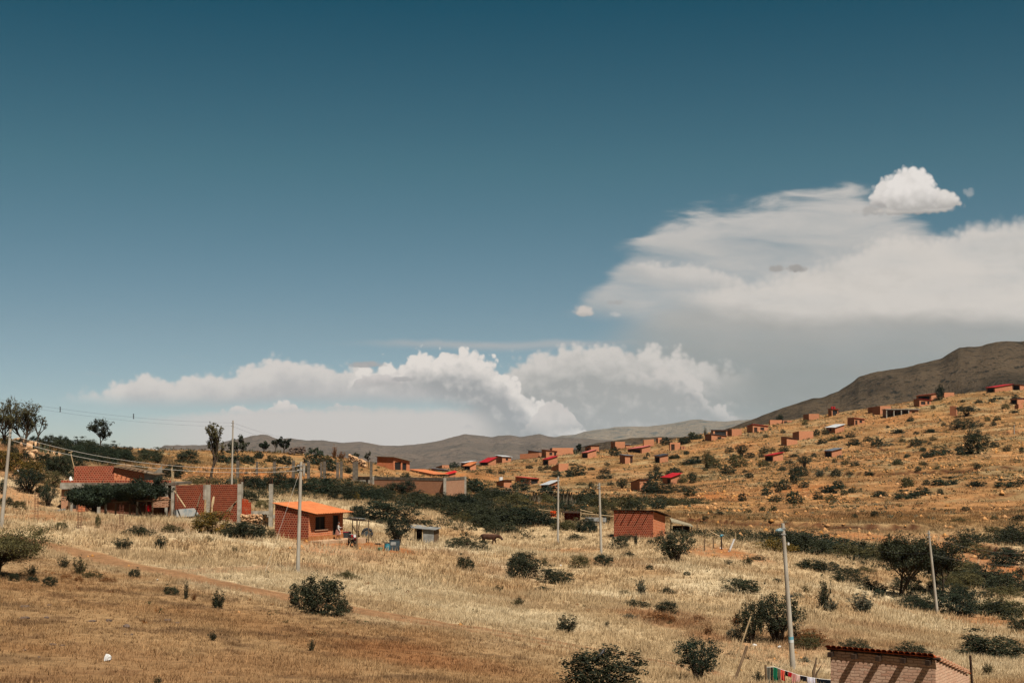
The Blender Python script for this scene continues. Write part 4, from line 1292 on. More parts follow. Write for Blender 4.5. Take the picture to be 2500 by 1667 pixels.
def hpt(x, y, z): return tuple(hR * x + hL * y + Vector((0, 0, z)))
m = MB(); m.face([hpt(.9, .11, .95), hpt(2.25, .11, .95), hpt(2.25, .11, 2.02), hpt(.9, .11, 2.02)]); wn = m.build('window', M['dark'], hroot)
m = MB()
for x0, x1, z0, z1 in ((.86, .95, .95, 2.02), (2.2, 2.29, .95, 2.02), (.86, 2.29, 1.97, 2.06), (1.54, 1.6, .95, 2.0)):
    m.face([hpt(x0, .05, z0), hpt(x1, .05, z0), hpt(x1, .05, z1), hpt(x0, .05, z1)])
m.build('frame', M['wood'], wn)
m = MB()
for i in range(9): m.box((.75 + i * .2, -.09, .86), (.93 + i * .2, .02, .95), M=Matrix((( hR.x, hL.x, 0, 0), (hR.y, hL.y, 0, 0), (0, 0, 1, 0), (0, 0, 0, 1))))
m.build('sill', M['brick_dull'], hroot)
m = MB(); m.face([hpt(3.3, .11, .1), hpt(4.15, .11, .1), hpt(4.15, .11, 2.05), hpt(3.3, .11, 2.05)]); dr = m.build('door', M['dark'], hroot)  # near-black sheet: shade of the doorway put into its colour
m = MB()
for x0, x1 in ((3.24, 3.33), (4.12, 4.21)): m.face([hpt(x0, -.015, .1), hpt(x1, -.015, .1), hpt(x1, -.015, 2.1), hpt(x0, -.015, 2.1)])
m.build('frame', M['wood'], dr)
MH = Matrix(((hR.x, hL.x, 0, 0), (hR.y, hL.y, 0, 0), (0, 0, 1, 0), (0, 0, 0, 1)))
m = MB(); m.box((-.06, -1.35, -.5), (6.2, -.034, .08), M=MH); m.build('terrace', M['dusty'], hroot)
m = MB(); m.box((-.03, -.03, -.6), (4.73, -.004, .42), M=MH); m.build('plinth', M['earth'], hroot)
m = MB(); m.box((-.035, .004, -.6), (-.004, 3.56, .28), M=MH); m.build('plinth', M['earth'], hroot)
# lean-to awning with scrap sheets beyond the door
aw = tag(empty('awning', Vector(hk) + Vector(hpt(4.8, -.4, 0))), 'dark lean-to awning with zinc scraps beyond the door of the orange roofed house', 'awning')
m = MB(); quad_slab(m, [Vector(MH @ Vector(p)) for p in ((0, -1.0, 1.62), (1.9, -1.0, 1.5), (1.9, .9, 1.66), (0, .9, 1.8))], .05); m.build('cover', M['wood_dark'], aw)
m = MB()
for x, y in ((1.8, -.9), (1.8, .8), (.1, -.9)): m.tube([tuple(MH @ Vector((x, y, -.4))), tuple(MH @ Vector((x, y, 1.58)))], .04, 5)
m.build('post', M['wood'], aw)
for k in range(3):
    m = MB(); quad_slab(m, [Vector(MH @ Vector(p)) for p in ((1.0 + k * .1, -.6 + k * .5, 1.72 + k * .02), (1.9, -.6 + k * .5, 1.66 + k * .02), (1.9, -.2 + k * .5, 1.7 + k * .02), (1.0 + k * .1, -.2 + k * .5, 1.76 + k * .02))], .02)
    tag(m.build('zinc_scrap', M['zinc'], aw))

# ------------------------------------------------------------------ yard things
def at(px, py): return Vector(G(px, py))
k = at(871, 1340)
root = tag(empty('yard_post', k), 'weathered post with crossbar shelf beside the red motorcycle', 'post')
m = MB(); m.tube([(0, 0, -.3), (.02, 0, 1.1), (0, 0, 2.3)], [.07, .06, .055], 7); m.build('shaft', M['wood'], root)
m = MB(); m.box((-.28, -.12, 2.3), (.38, .12, 2.35)); m.build('shelf', M['wood_dark'], root)
m = MB(); m.tube([(.1, 0, 1.6), (.25, -.05, 2.28)], .03, 5); m.build('brace', M['wood_dark'], root)
m = MB(); m.tube([(-.02, .02, 1.3), (-.4, .1, 1.95)], .04, 5); m.build('brace', M['wood_dark'], root)

# motorcycle facing the viewer and to the right, with a black cargo box behind
k = at(860, 1333)
mroot = tag(empty('motorcycle', k, math.radians(-62)), 'red and white motorcycle parked with its front wheel towards the yard post', 'motorcycle')
def wheel(par, x, z, r, w, name='wheel'):
    e = MB()
    N = 20
    pts = [(x + r * .88 * math.cos(a), 0, z + r * .88 * math.sin(a)) for a in np.linspace(0, 2 * math.pi, N + 1)]
    e.tube(pts, r * .13 + w * .2, 7, cap=False)
    t_ = e.build(name, M['rubber'], par)
    e = MB(); e.tube([(x, -.05, z), (x, .05, z)], r * .18, 10)
    for a in np.linspace(0, math.pi, 5)[:-1]:
        e.tube([(x - r * .8 * math.cos(a), 0, z - r * .8 * math.sin(a)), (x + r * .8 * math.cos(a), 0, z + r * .8 * math.sin(a))], .012, 4)
    e.build('rim', M['zinc'], t_)
wheel(mroot, .62, .3, .31, .1); wheel(mroot, -.62, .3, .31, .1)
m = MB(); m.tube([(.62, .09, .3), (.42, .08, .95)], .025, 6); m.tube([(.62, -.09, .3), (.42, -.08, .95)], .025, 6); m.build('fork', M['zinc'], mroot)
m = MB(); m.tube([(.43, 0, .62), (.30, 0, .78), (.05, 0, .82), (-.15, 0, .74)], [.08, .15, .16, .09], 10); m.build('fuel_tank', M['red_paint'], mroot)
m = MB(); m.tube([(-.1, 0, .76), (-.4, 0, .78), (-.8, 0, .84)], [.11, .13, .08], 8); m.build('seat', M['rubber'], mroot)
m = MB(); m.tube([(.3, 0, .7), (.05, 0, .35), (-.35, 0, .32), (-.5, 0, .7)], .05, 6); m.box((-.2, -.13, .25), (.2, .13, .55)); m.build('engine_frame', M['rubber'], mroot)
m = MB(); m.tube([(.3, -.38, 1.02), (.4, -.12, .98), (.4, .12, .98), (.3, .38, 1.02)], .022, 6); m.build('handlebar', M['zinc'], mroot)
m = MB(); m.tube([(.42, 0, .86), (.55, 0, .86)], [.09, .11], 10); m.build('headlight', M['white'], mroot)
m = MB(); m.tube([(.35, 0, .62), (.6, 0, .66), (.86, 0, .55)], [.09, .1, .05], 8); m.build('mudguard', M['red_paint'], mroot)
m = MB(); m.tube([(-.3, 0, .66), (-.62, 0, .68), (-.92, 0, .6)], [.08, .1, .05], 8); m.build('mudguard', M['white'], mroot)
m = MB(); m.box((-.3, -.14, .5), (.1, -.11, .7)); m.box((-.3, .11, .5), (.1, .14, .7)); m.build('side_panel', M['white'], mroot)
k = at(841, 1318)
root = tag(empty('cargo_box', k, math.radians(20)), 'black cargo box on the terrace behind the red motorcycle', 'box')
m = MB(); m.box((-.5, -.35, .12), (.5, .35, .68)); m.build('body', M['rubber'], root)
m = MB(); m.box((-.52, -.37, .684), (.52, .37, .72)); m.build('rim', M['red_paint'], root)
for sx in (-.4, .4):
    m = MB(); m.box((sx - .05, -.3, -.05), (sx + .05, .3, .116)); m.build('leg', M['wood_dark'], root)
k = at(896, 1314)
root = tag(empty('tyre', k), 'large black tyre leaning on bricks at the edge of the yard', 'tyre')
m = MB(); N = 24; cx = .42
m.tube([(cx * math.cos(a), .14 * math.sin(a), .42 + cx * math.sin(a)) for a in np.linspace(0, 2 * math.pi, N + 1)], .13, 8, cap=False); m.build('tread', M['rubber'], root)
m = MB(); m.tube([(0, .0, .42), (0, .12, .42)], [.28, .26], 12); m.build('hub', M['tank'], root)
k = at(891, 1323)
m = MB(); m.box((-.16, -.14, -.02), (.16, .14, .25)); m.box((-.19, -.17, .254), (.19, .17, .30))
tag(m.build('crate', M['wood_dark'], loc=k), 'small dark crate standing in front of the leaning black tyre', 'crate')
k = at(922, 1329)
m = MB(); m.box((-.26, -.1, 0), (.26, .1, .09)); m.box((-.22, -.08, .093), (.2, .08, .13)); tag(m.build('plank', M['wood_dark'], loc=k), 'short dark plank lying on the bare yard left of the turquoise barrel', 'plank')
k = at(945, 1344)
root = tag(empty('barrel', k), 'turquoise barrel standing in the yard beside a dark tank', 'barrel')
m = MB(); m.tube([(0, 0, 0), (0, 0, .18), (0, 0, .2), (0, 0, .4), (0, 0, .42), (0, 0, .6)], [.23, .23, .245, .245, .23, .23], 16); m.build('body', M['turquoise'], root)
m = MB(); m.tube([(0, 0, .604), (0, 0, .63)], [.24, .24], 16); m.build('rim', M['tank'], root)
k = at(963, 1343)
root = tag(empty('water_tank', k, math.radians(8)), 'dark blue grey metal tank with a pale panel beside the turquoise barrel', 'tank')
m = MB(); m.box((-.42, -.3, 0), (.42, .3, .85)); m.build('body', M['tank'], root)
m = MB(); m.box((-.34, -.33, .45), (.1, -.304, .72)); m.build('panel', M['zinc'], root)
m = MB(); m.box((-.44, -.32, .854), (.44, .32, .9)); m.build('lid', M['rubber'], root)
k = at(928, 1344)
m = MB(); m.tube([(0, 0, 0), (0, 0, .14), (0, 0, .25), (0, 0, .26), (0, 0, .08)], [.17, .22, .25, .22, .15], 16); tag(m.build('basin', M['green'], loc=k), 'green plastic basin on the ground left of the turquoise barrel', 'basin')

# rickety shed
k = at(1040, 1325)
root = tag(empty('shed', k, math.radians(-12)), 'rickety grey shed with scrap covered roof and open dark front', 'shed')
m = MB(); m.box((-.3, -.05, -.3), (.75, .0, 1.25)); m.build('front_wall', M['zinc'], root)
m = MB(); m.box((.70, .004, -.3), (.75, 1.8, 1.2)); m.build('side_wall', M['wood'], root)
m = MB(); m.box((-1.6, 1.75, -.3), (.7, 1.8, 1.5)); m.build('back_wall', M['wood_dark'], root)
for x, y in ((-.32, -.08), (-.95, -.08), (-1.6, -.05)):
    m = MB(); m.tube([(x, y, -.3), (x, y, 1.35)], .05, 6); m.build('post', M['wood_pale'], root)
m = MB(); quad_slab(m, [(-1.8, -.25, 1.45), (.95, -.25, 1.26), (.95, 1.95, 1.34), (-1.8, 1.95, 1.65)], .05); m.build('roof', M['zinc'], root)
m = MB(); rr2 = random.Random(5)
for i in range(16):
    x, y = rr2.uniform(-1.6, .9), rr2.uniform(-.2, 1.6); a_ = rr2.uniform(0, 3)
    m.tube([(x, y, 1.5), (x + .5 * math.cos(a_), y + .4 * math.sin(a_), 1.52 + rr2.uniform(.0, .25))], .025, 4)
m.build('scrap', M['wood_pale'], root)

# ------------------------------------------------------------------ red brick shed with rafter ends
s160 = 160 / F
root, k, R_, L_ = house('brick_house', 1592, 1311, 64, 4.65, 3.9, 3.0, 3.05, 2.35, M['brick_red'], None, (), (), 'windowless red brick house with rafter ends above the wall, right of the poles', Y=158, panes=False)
for o in root.children:  # right wall turned paler orange: its sunlit look painted into the brick
    o.data.materials.append(M['brick_orange_and_sunlit'])
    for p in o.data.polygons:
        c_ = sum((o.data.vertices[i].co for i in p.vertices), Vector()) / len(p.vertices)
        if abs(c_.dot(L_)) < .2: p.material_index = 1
MK = Matrix(((R_.x, L_.x, 0, 0), (R_.y, L_.y, 0, 0), (0, 0, 1, 0), (0, 0, 0, 1)))
def zz(x): return 3.0 - x * .65 / 3.9
m = MB(); quad_slab(m, [Vector(MK @ Vector((x, y, zz(x) + .12))) for x, y in ((-.15, -.5), (4.6, -.5), (4.6, 4.9), (-.15, 4.9))], .06); m.build('roof', M['wood_dark'], root)
for y in (.5, 1.35, 2.2, 3.05, 3.9):
    m = MB(); m.tube([tuple(MK @ Vector((-.55, y, 2.93))), tuple(MK @ Vector((.3, y, 2.78)))], .06, 6); m.build('rafter', M['wood_dark'], root)
m = MB(); m.box((-.03, -.03, -.8), (3.93, -.004, .12), M=MK); m.box((-.035, .004, -.8), (-.004, 4.66, .12), M=MK); m.build('plinth', M['concrete'], root)
m = MB(); m.tube([tuple(at(1590, 1298) + Vector((0, -.3, .3))), tuple(at(1613, 1315) + Vector((.2, -.2, .05)))], .06, 6); tag(m.build('timber', M['wood_pale']), 'pale timber leaning at the corner of the windowless brick house', 'timber')

# thatched shelter right of it
k = at(1664, 1305)
root = tag(empty('thatched_shelter', k), 'low shelter with grey thatch roof right of the windowless brick house', 'shelter')
m = MB(); quad_slab(m, [(-1.3, -1.0, 1.65), (1.25, -1.0, 1.08), (1.3, 1.6, 1.2), (-1.2, 1.6, 1.95)], .14); m.build('roof', M['thatch'], root)
for x, y, h_ in ((-1.2, -.8, 1.55), (.0, -.8, 1.3), (1.1, -.8, 1.05), (1.1, 1.4, 1.1), (-1.1, 1.4, 1.7)):
    m = MB(); m.tube([(x - .06, y, -.3), (x, y, h_)], .06, 6); m.build('post', M['wood_pale'] if x < -1 else M['wood'], root)
m = MB(); m.box((-1.1, 1.45, -.3), (1.1, 1.5, 1.0)); m.build('back_wall', M['wood_dark'], root)

# scrap pens behind the poles
k = at(1400, 1276)
root = tag(empty('scrap_pen', k), 'low animal pen of dark red boards and poles, half hidden behind two poles', 'pen')
def PX(px, py, Y): return tuple(Vector(P(px, py, Y)) - k)
Yk = float(k[1])
m = MB(); m.face([PX(1378, 1282, Yk + .6), PX(1416, 1284, Yk + .6), PX(1416, 1252, Yk + .6), PX(1378, 1250, Yk + .6)]); M['boards'] = noise_mat('dark_red_boards', lin(122, 52, 40), lin(92, 38, 30), 3, .9, .05, stretch=(1, 1, .2)); m.build('board_wall', M['boards'], root); m = MB(); m.face([PX(1378, 1282, Yk + 2.5), PX(1416, 1284, Yk + 2.5), PX(1416, 1252, Yk + 2.5), PX(1378, 1250, Yk + 2.5)]); m.build('board_wall', M['boards'], root)
m = MB(); quad_slab(m, [PX(1372, 1250, Yk), PX(1420, 1251, Yk), PX(1420, 1248, Yk + 3), PX(1374, 1247, Yk + 3)], .08); m.build('roof', M['wood_dark'], root)
m = MB(); m.face([PX(1420, 1282, Yk + .4), PX(1480, 1286, Yk + .4), PX(1480, 1263, Yk + .4), PX(1430, 1262, Yk + .4)]); m.build('sheet_wall', M['zinc'], root)
for (a_, b_) in (((1418, 1242), (1418, 1282)), ((1422, 1252), (1421, 1284)), ((1370, 1251), (1371, 1280)), ((1469, 1258), (1470, 1284))):
    m = MB(); m.tube([PX(*a_, Yk), PX(*b_, Yk)], .07, 6); m.build('post', M['wood_pale'], root)
for (a_, b_) in (((1417, 1244), (1447, 1251)), ((1422, 1253), (1500, 1260))):
    m = MB(); m.tube([PX(*a_, Yk - .1), PX(*b_, Yk - .1)], .06, 6); m.build('rail', M['wood_pale'], root)
k = at(1340, 1266)
root = tag(empty('drying_rack', k), 'wooden rail rack behind the thicket holding an orange cloth', 'rack')
Yk = float(k[1])
m = MB(); m.tube([PX(1308, 1242, Yk), PX(1365, 1249, Yk)], .05, 6); m.build('rail', M['wood_pale'], root)
for a_ in ((1324, 1243), (1340, 1236), (1364, 1248)):
    m = MB(); m.tube([PX(a_[0], a_[1], Yk), PX(a_[0], 1268, Yk)], .045, 6); m.build('post', M['wood'], root)
m = MB()
nx, nz_ = 7, 6
for i in range(nx):
    for j in range(nz_):
        q = []
        for u, v in ((i, j), (i + 1, j), (i + 1, j + 1), (i, j + 1)):
            p = Vector(P(1344 + 14 * u / nx, 1261 - 14.5 * v / nz_, Yk - .08)); p.y += .05 * math.sin(u * 2.4); q.append(tuple(p))
        m.face(q)
tag(m.build('cloth', cloth_mat('orange_cloth', (226, 82, 28))), 'bright orange cloth hung on the rail behind the thicket', 'cloth')

# ------------------------------------------------------------------ old compound wall in the middle
Yc = 213
k = GY(1087, Yc - 6)
root = tag(empty('compound_wall', k), 'long weathered compound wall of old brick with grey concrete cap', 'wall')
def CW(px, Y, zpy): return Vector(P(px, zpy, Y))
pts = [(848, 224), (912, 217), (1087, 207), (1136, 218)]
tops = 1166.0
ztop = P(1087, 1166, 207)[2]
m = MB(); m2 = MB(); m3 = MB()
for (xa, Ya), (xb, Yb) in zip(pts[:-1], pts[1:]):
    a_ = Vector((((xa - 1250) / F * Ya), Ya, 0)) - Vector((k[0], k[1], 0)); b_ = Vector((((xb - 1250) / F * Yb), Yb, 0)) - Vector((k[0], k[1], 0))
    n_ = (b_ - a_).normalized(); inn = Vector((-n_.y, n_.x, 0)) * .18
    zt = ztop - k[2]
    mid = zt - .42
    tgt = m2 if xa == 848 else m
    panel(tgt, a_, b_, -2.5, mid, mid); panel(tgt, b_ + inn, a_ + inn, -2.5, mid, mid)
    for z0, z1, o_ in ((mid, zt, .03),):
        A2 = a_ - inn * o_ / .18; B2 = b_ - inn * o_ / .18; A3 = a_ + inn * 1.15; B3 = b_ + inn * 1.15
        for q in ([(A2, z0), (B2, z0), (B2, z1), (A2, z1)], [(B3, z0), (A3, z0), (A3, z1), (B3, z1)], [(A2, z1), (B2, z1), (B3, z1), (A3, z1)], [(A3, z0), (B3, z0), (B2, z0), (A2, z0)]):
            m3.face([tuple(Vector((v.x, v.y, z))) for v, z in q])
m.build('brick_panel', M['brick_dull'], root); m2.build('concrete_panel', M['concrete'], root); m3.build('cap', M['concrete_dark'], root)
for xa, Ya in ((912, 216.8), (1087, 206.8), (1136, 217.8), (1012, 214.9)):
    if xa == 1012: continue
    m = MB(); x0 = (xa - 1250) / F * Ya - k[0]; y0 = Ya - k[1]
    m.box((x0 - .2, y0 - .2, -2.5), (x0 + .2, y0 + .12, ztop - k[2] + .05)); m.build('pillar', M['concrete'], root)
# low concrete beam behind (foundation of the column rows)
k = GY(850, 206)
m = MB(); a_ = P(795, 1171, 206) - k; b_ = P(906, 1171, 214) - k
panel(m, a_, b_, a_[2] - 1.2, a_[2], b_[2]); quad_slab(m, [tuple(a_), tuple(b_), (b_[0], b_[1] + .4, b_[2]), (a_[0], a_[1] + .4, a_[2])], .1)
tag(m.build('foundation_beam', M['concrete'], loc=k), 'grey concrete foundation beam under the bare columns', 'beam')

# rows of bare concrete columns
for i, (x, yt, yb, Y, lb) in enumerate([
    (580, 1124, 1172, 196, 'just right of the ridge pole'), (627, 1126, 1162, 208, 'with orange rubble behind, right of the ridge pole'), (670, 1126, 1160, 210, 'above the double bush, left of the white pole'),
    (716, 1124, 1170, 203, 'just left of the white pole top'), (742.5, 1131, 1158, 214, 'slim and pale, directly right of the white pole top'), (753, 1126, 1172, 203, 'thick, right beside the slim pale one'),
    (784, 1129, 1162, 213, 'pale, left of a thick column near the beam start'), (792, 1126, 1172, 203, 'at the left end of the foundation beam'), (824, 1128, 1162, 214, 'on the rear row above the beam, left of its neighbour'),
    (833, 1126, 1170, 205, 'on the front row over the middle of the beam'), (864, 1127, 1162, 215, 'touching the front column, rear row'), (870.5, 1126, 1170, 206, 'on the front row over the right of the beam'),
    (906, 1126, 1169, 212, 'at the right end of the beam, by the compound wall')]):
    k = Vector(P(x, yb, Y)); t_ = Vector(P(x, yt, Y)) - k
    w_ = .19 if x not in (742.5, 627, 784) else .14
    m = MB(); m.box((-w_, -w_, -1.5), (w_, w_, t_.z)); o = m.build('concrete_column', M['post'] if x not in (742.5,) else M['concrete'], loc=k)
    m = MB()
    for sx in (-.1, .1): m.tube([(sx, 0, t_.z - .1), (sx, 0, t_.z + .45)], .015, 4)
    m.build('rebar', M['iron'], o)
    tag(o, 'bare concrete column ' + lb, 'column', 'bare concrete columns on the ridge')

# ------------------------------------------------------------------ house with scrap roof on the ridge (right of the columns)
root, k, R_, L_ = house('brick_house', 962, 1149, 62, 3.4, 5.2, 2.2, 2.3, 1.5, M['brick_orange_and_sunlit'], M['thatch'], (), [(.4, 2.4, -.1, 1.4), (2.8, 4.2, -.1, 1.2)],
                        'brick house with ragged scrap roof and dark open front, beyond the bare columns', Y=246, over=.35)

# ------------------------------------------------------------------ left homestead: two level house
Yh = 142
k = GY(296, Yh)
root = tag(empty('two_level_house', k), 'two level house of red brick over a concrete slab, half behind dark trees', 'house')
def HP(px, py, Y=Yh): return Vector(P(px, py, Y)) - Vector(k)
zs0 = HP(300, 1189).z; zs1 = HP(300, 1177).z; zp = HP(300, 1171).z; zu = HP(296, 1136).z
# slab and its front beam
m = MB(); a_ = HP(152, 1189, 140); b_ = HP(455, 1178, 145)
m.box((a_.x, -2.4, zs0 + .25), (b_.x, 5.5, zs1)); m.build('slab', M['concrete_dark'], root)
m = MB(); m.box((a_.x - .05, -2.6, zs0 - .12), (a_.x + 2.3, -2.404, zs1 - .02)); m.build('beam', M['concrete'], root)
m = MB(); m.box((a_.x, -2.38, zs1 + .004), (b_.x - .3, -2.16, zp)); m.build('parapet', M['brick_red'], root)
xl = HP(193, 1150).x; xc = 0.0; xr = HP(378, 1150).x
m = MB(); panel(m, (xl, -1.6), (xc, -1.9), zs1 + .004, HP(193, 1138).z, zu)
panel(m, (xl, 3), (xl, -1.6), zs1 + .004, zu, HP(193, 1138).z); m.build('upper_wall', M['brick_red'], root)
m = MB(); panel(m, (xc, -1.9), (HP(358, 1150).x, -.9), zs1 + .004, zu - .15, HP(358, 1150).z); m.build('upper_wall', M['brick_orange_and_sunlit'], root)  # sunlit face of the same brick, brightness put into its colour
m = MB(); panel(m, (HP(358, 1150).x, -.9), (xr, -.6), zs1 + .004, HP(358, 1149).z, HP(376, 1154).z); panel(m, (xr, -.6), (xr, 3), zs1 + .004, HP(376, 1154).z, zu); m.build('end_wall', M['concrete'], root)
m = MB(); quad_slab(m, [(xl + .05, -1.5, HP(193, 1139).z), (xc - .05, -1.75, zu - .06), (xc - .05, 3, zu - .06), (xl + .05, 3, HP(193, 1139).z)], .05)
quad_slab(m, [(xc + .004, -2.25, zu - .06), (HP(388, 1150).x, -1.2, HP(388, 1157).z), (HP(388, 1150).x, 3, HP(388, 1157).z), (xc + .004, 3, zu - .06)], .08); m.build('roof', M['wood'], root)
for i in range(7):
    x = .5 + i * .43; m = MB(); z_ = zu - .05 - x * .17; m.tube([(x, -2.5 + x * .28, z_ - .06), (x, -.9, z_ + .02)], .035, 5); m.build('rafter', M['wood_dark'], root)
# lower level
m = MB(); xq = HP(197, 1230).x
panel(m, (a_.x, -2.2), (xq, -2.2), -1.2, zs0 - .12, zs0 - .12, [(.95, 1.5, .45, zs0 - .5)]); m.build('lower_wall', M['brick_dull'], root)
m = MB(); m.box((a_.x + .9, -2.05, .4), (a_.x + 1.55, -2.0, zs0 - .4)); m.build('window', M['dark'], root)
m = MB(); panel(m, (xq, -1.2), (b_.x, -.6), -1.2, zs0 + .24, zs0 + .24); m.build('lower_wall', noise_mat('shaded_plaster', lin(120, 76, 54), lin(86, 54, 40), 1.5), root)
m = MB(); panel(m, (HP(198, 1230).x, -1.9), (HP(222, 1230).x, -1.9), -1.2, HP(198, 1218).z, HP(222, 1222).z); m.build('low_wall', M['brick_orange_and_sunlit'], root)
for px in (192, 258, 420):
    m = MB(); x = HP(px, 1200).x; m.box((x - .13, -2.35, -1.2), (x + .13, -2.1, zs0 + .24)); m.build('column', M['concrete'], root)
m = MB(); m.tube([tuple(HP(170, 1225, 139)), tuple(HP(168, 1236, 139) - Vector((0, 0, 1)))], .1, 6); m.tube([tuple(HP(170, 1203, 139)), tuple(HP(168, 1234, 139))], .11, 6); m.build('post', M['wood'], root)

# roof things
m = MB(); q = HP(188, 1168); m.tube([tuple(q), tuple(HP(177, 1125)), tuple(HP(173, 1106))], [.05, .05, .04], 6); m.tube([tuple(HP(167, 1105)), tuple(HP(177, 1102))], .05, 5)
tag(m.build('mast', M['wood_pale'], loc=k), 'leaning pale wooden mast rising from the left end of the two level house', 'mast')
m = MB(); q = HP(189, 1160); m.tube([(q.x, q.y - 2.2, zs1), (q.x + .06, q.y - 2.2, zs1 + .22), (q.x, q.y - 2.2, zs1 + .42), (q.x + .02, q.y - 2.2, zs1 + .62)], [.16, .2, .15, .05], 8)
tag(m.build('white_sack', M['white'], loc=k), 'white plastic sack on the slab edge by the leaning mast', 'sack')

# fence rail and posts before the house
fence = tag(empty('yard_fence', G(350, 1264)), 'crooked yard fence with grey posts and long crooked rail under the dark trees', 'fence')
fk = Vector(G(350, 1264)); Yf = float(fk[1]) - .5
def FP(px, py): return tuple(Vector(P(px, py, Yf)) - fk)
m = MB(); m.tube([FP(276, 1226), FP(310, 1223.5), FP(340, 1222), (FP(380, 1222)), FP(418, 1218.5)], [.08, .07, .08, .07, .06], 6); m.build('rail', M['wood'], fence)
for x, y0, y1, w_ in ((257.5, 1205, 1265, .13), (282, 1229, 1262, .09), (317, 1229, 1260, .1), (334.5, 1224, 1262, .12), (357, 1223, 1256, .06), (372, 1225, 1256, .09), (416, 1222, 1250, .08)):
    m = MB(); m.tube([FP(x, y1 + 8), FP(x + .4, y0)], [w_, w_ * .85], 6); m.build('post', M['concrete'] if w_ > .1 else M['wood'], fence)
for x, lb, c_ in ((358, 'left red garment hanging under the rail of the yard fence', (196, 30, 34)), (368, 'right, narrower red garment hanging under the rail of the yard fence', (180, 26, 32))):
    m = MB(); w_ = .2 if x < 360 else .1
    for i in range(4):
        for j in range(4):
            m.face([tuple(Vector(FP(x, 1233 + 15 * v / 4)) + Vector((w_ * (u / 2 - 1), .25 + .04 * math.sin(u * 2 + v), 0))) for u, v in ((i, j + 1), (i + 1, j + 1), (i + 1, j), (i, j))])
    tag(m.build('garment', cloth_mat('red_garment', c_), loc=fk), lb, 'garment')
m = MB(); m.face([FP(222, 1260), FP(236, 1261), FP(236, 1227), FP(224, 1227)]); m.face([(p[0], p[1] + .06, p[2]) for p in (FP(236, 1261), FP(222, 1260), FP(224, 1227), FP(236, 1227))]); tag(m.build('plank_sheet', M['wood_dark'], loc=fk), 'dark brown wooden panel standing in the yard of the two level house', 'panel')
m = MB(); q = fk + Vector(FP(181, 1262)); m.tube([(0, 0, .25), (0, -.05, .25)], [.2, .2], 14); m.tube([(0, 0, -.1), (0, 0, .2)], .04, 6); tag(m.build('white_disc', M['white'], loc=q), 'round white disc propped in the grass before the two level house', 'disc')
m = MB(); c4 = [FP(124, 1253), FP(160, 1247), FP(160, 1240), FP(124, 1245)]; a0 = len(m.v)
for i in range(18):
    u0, u1 = i / 18, (i + 1) / 18; d0, d1 = (.05 if i % 2 else 0), (0 if i % 2 else .05)
    l_ = lambda A2, B2, u, d: tuple(Vector(A2).lerp(Vector(B2), u) + Vector((0, d, 0)))
    m.face([l_(c4[0], c4[1], u0, d0), l_(c4[0], c4[1], u1, d1), l_(c4[3], c4[2], u1, d1), l_(c4[3], c4[2], u0, d0)])
rt = tag(empty('zinc_panel', fk), 'grey corrugated zinc panel fixed on sticks left of the two level house', 'zinc panel')
m.build('sheet', M['zinc'], rt)
for x in (126, 150, 158):
    m = MB(); m.tube([FP(x, 1246), FP(x + 7, 1268)], .05, 5); m.build('stick', M['wood_pale'], rt)

# rebar cages standing in the yard
for x, y0, y1, lb in ((88, 1203, 1268, 'tall rusty rebar cage in the rubble left of the zinc panel'), (194, 1232, 1290, 'rebar cage in the grass before the left column of the two level house'), (296, 1232, 1285, 'rebar cage rising from the grass before the yard fence')):
    q = Vector(G(x, y1)); t_ = Vector(P(x, y0, q.y)) - q; m = MB()
    for sx, sy in ((-.13, -.13), (.13, -.13), (.13, .13), (-.13, .13)): m.tube([(sx, sy, -.2), (sx, sy, t_.z)], .014, 4)
    rt = tag(empty('rebar_cage', q), lb, 'rebar cage', 'rebar cages in the yard'); m.build('bars', M['iron'], rt)
    m = MB()
    for i in range(int(t_.z / .2)):
        z_ = .1 + i * .2; p4 = [(-.13, -.13, z_), (.13, -.13, z_), (.13, .13, z_), (-.13, .13, z_)]
        for j in range(4): m.tube([p4[j], p4[(j + 1) % 4]], .009, 4)
    m.build('ties', M['iron'], rt)

# ------------------------------------------------------------------ unfinished brick walls with columns
Yu = 136
k = GY(508, Yu)
root = tag(empty('unfinished_building', k), 'unfinished building of bare red brick walls between raw concrete columns', 'building')
def UP(px, py, Y=Yu): return Vector(P(px, py, Y)) - Vector(k)
for (xa, Ya), (xb, Yb), t0, t1 in (((427, 140), (498, 138), 1184, 1183), ((513, 137.5), (581, 135.5), 1182.5, 1181.5)):
    a_ = UP(xa, 1240, Ya); b_ = UP(xb, 1240, Yb)
    m = MB(); za = UP(xa, t0, Ya).z; zb = UP(xb, t1, Yb).z
    panel(m, a_, b_, -1.5, za, zb); n_ = Vector((0, .15, 0)); panel(m, b_ + n_, a_ + n_, -1.5, zb, za)
    m.face([(a_.x, a_.y, za), (b_.x, b_.y, zb), (b_.x, b_.y + .15, zb), (a_.x, a_.y + .15, za)])
    m.build('brick_wall', M['brick_red'], root)
for xa, Y, y0, y1, w_ in ((421.5, 139, 1186, 1250, .15), (501, 138.2, 1183, 1219, .17), (508.5, 136, 1183, 1250, .17), (584.5, 133, 1181, 1273, .19), (590, 135, 1176, 1240, .1), (660.5, 128.5, 1181, 1300, .17)):
    q = UP(xa, y1, Y); m = MB(); z1 = UP(xa, y0, Y).z
    m.box((q.x - w_, q.y - w_, q.z - (.0 if y1 == 1219 else .8)), (q.x + w_, q.y + w_, z1)); o = m.build('column', M['concrete'], root)
    m = MB()
    for sx, sy in ((-.09, -.09), (.09, -.09), (.09, .09)): m.tube([(q.x + sx, q.y + sy, z1 - .1), (q.x + sx, q.y + sy, z1 + .5)], .013, 4)
    m.build('rebar', M['iron'], o)
m = MB(); a_ = UP(590, 1256, 133); b_ = UP(612, 1256, 132.5)
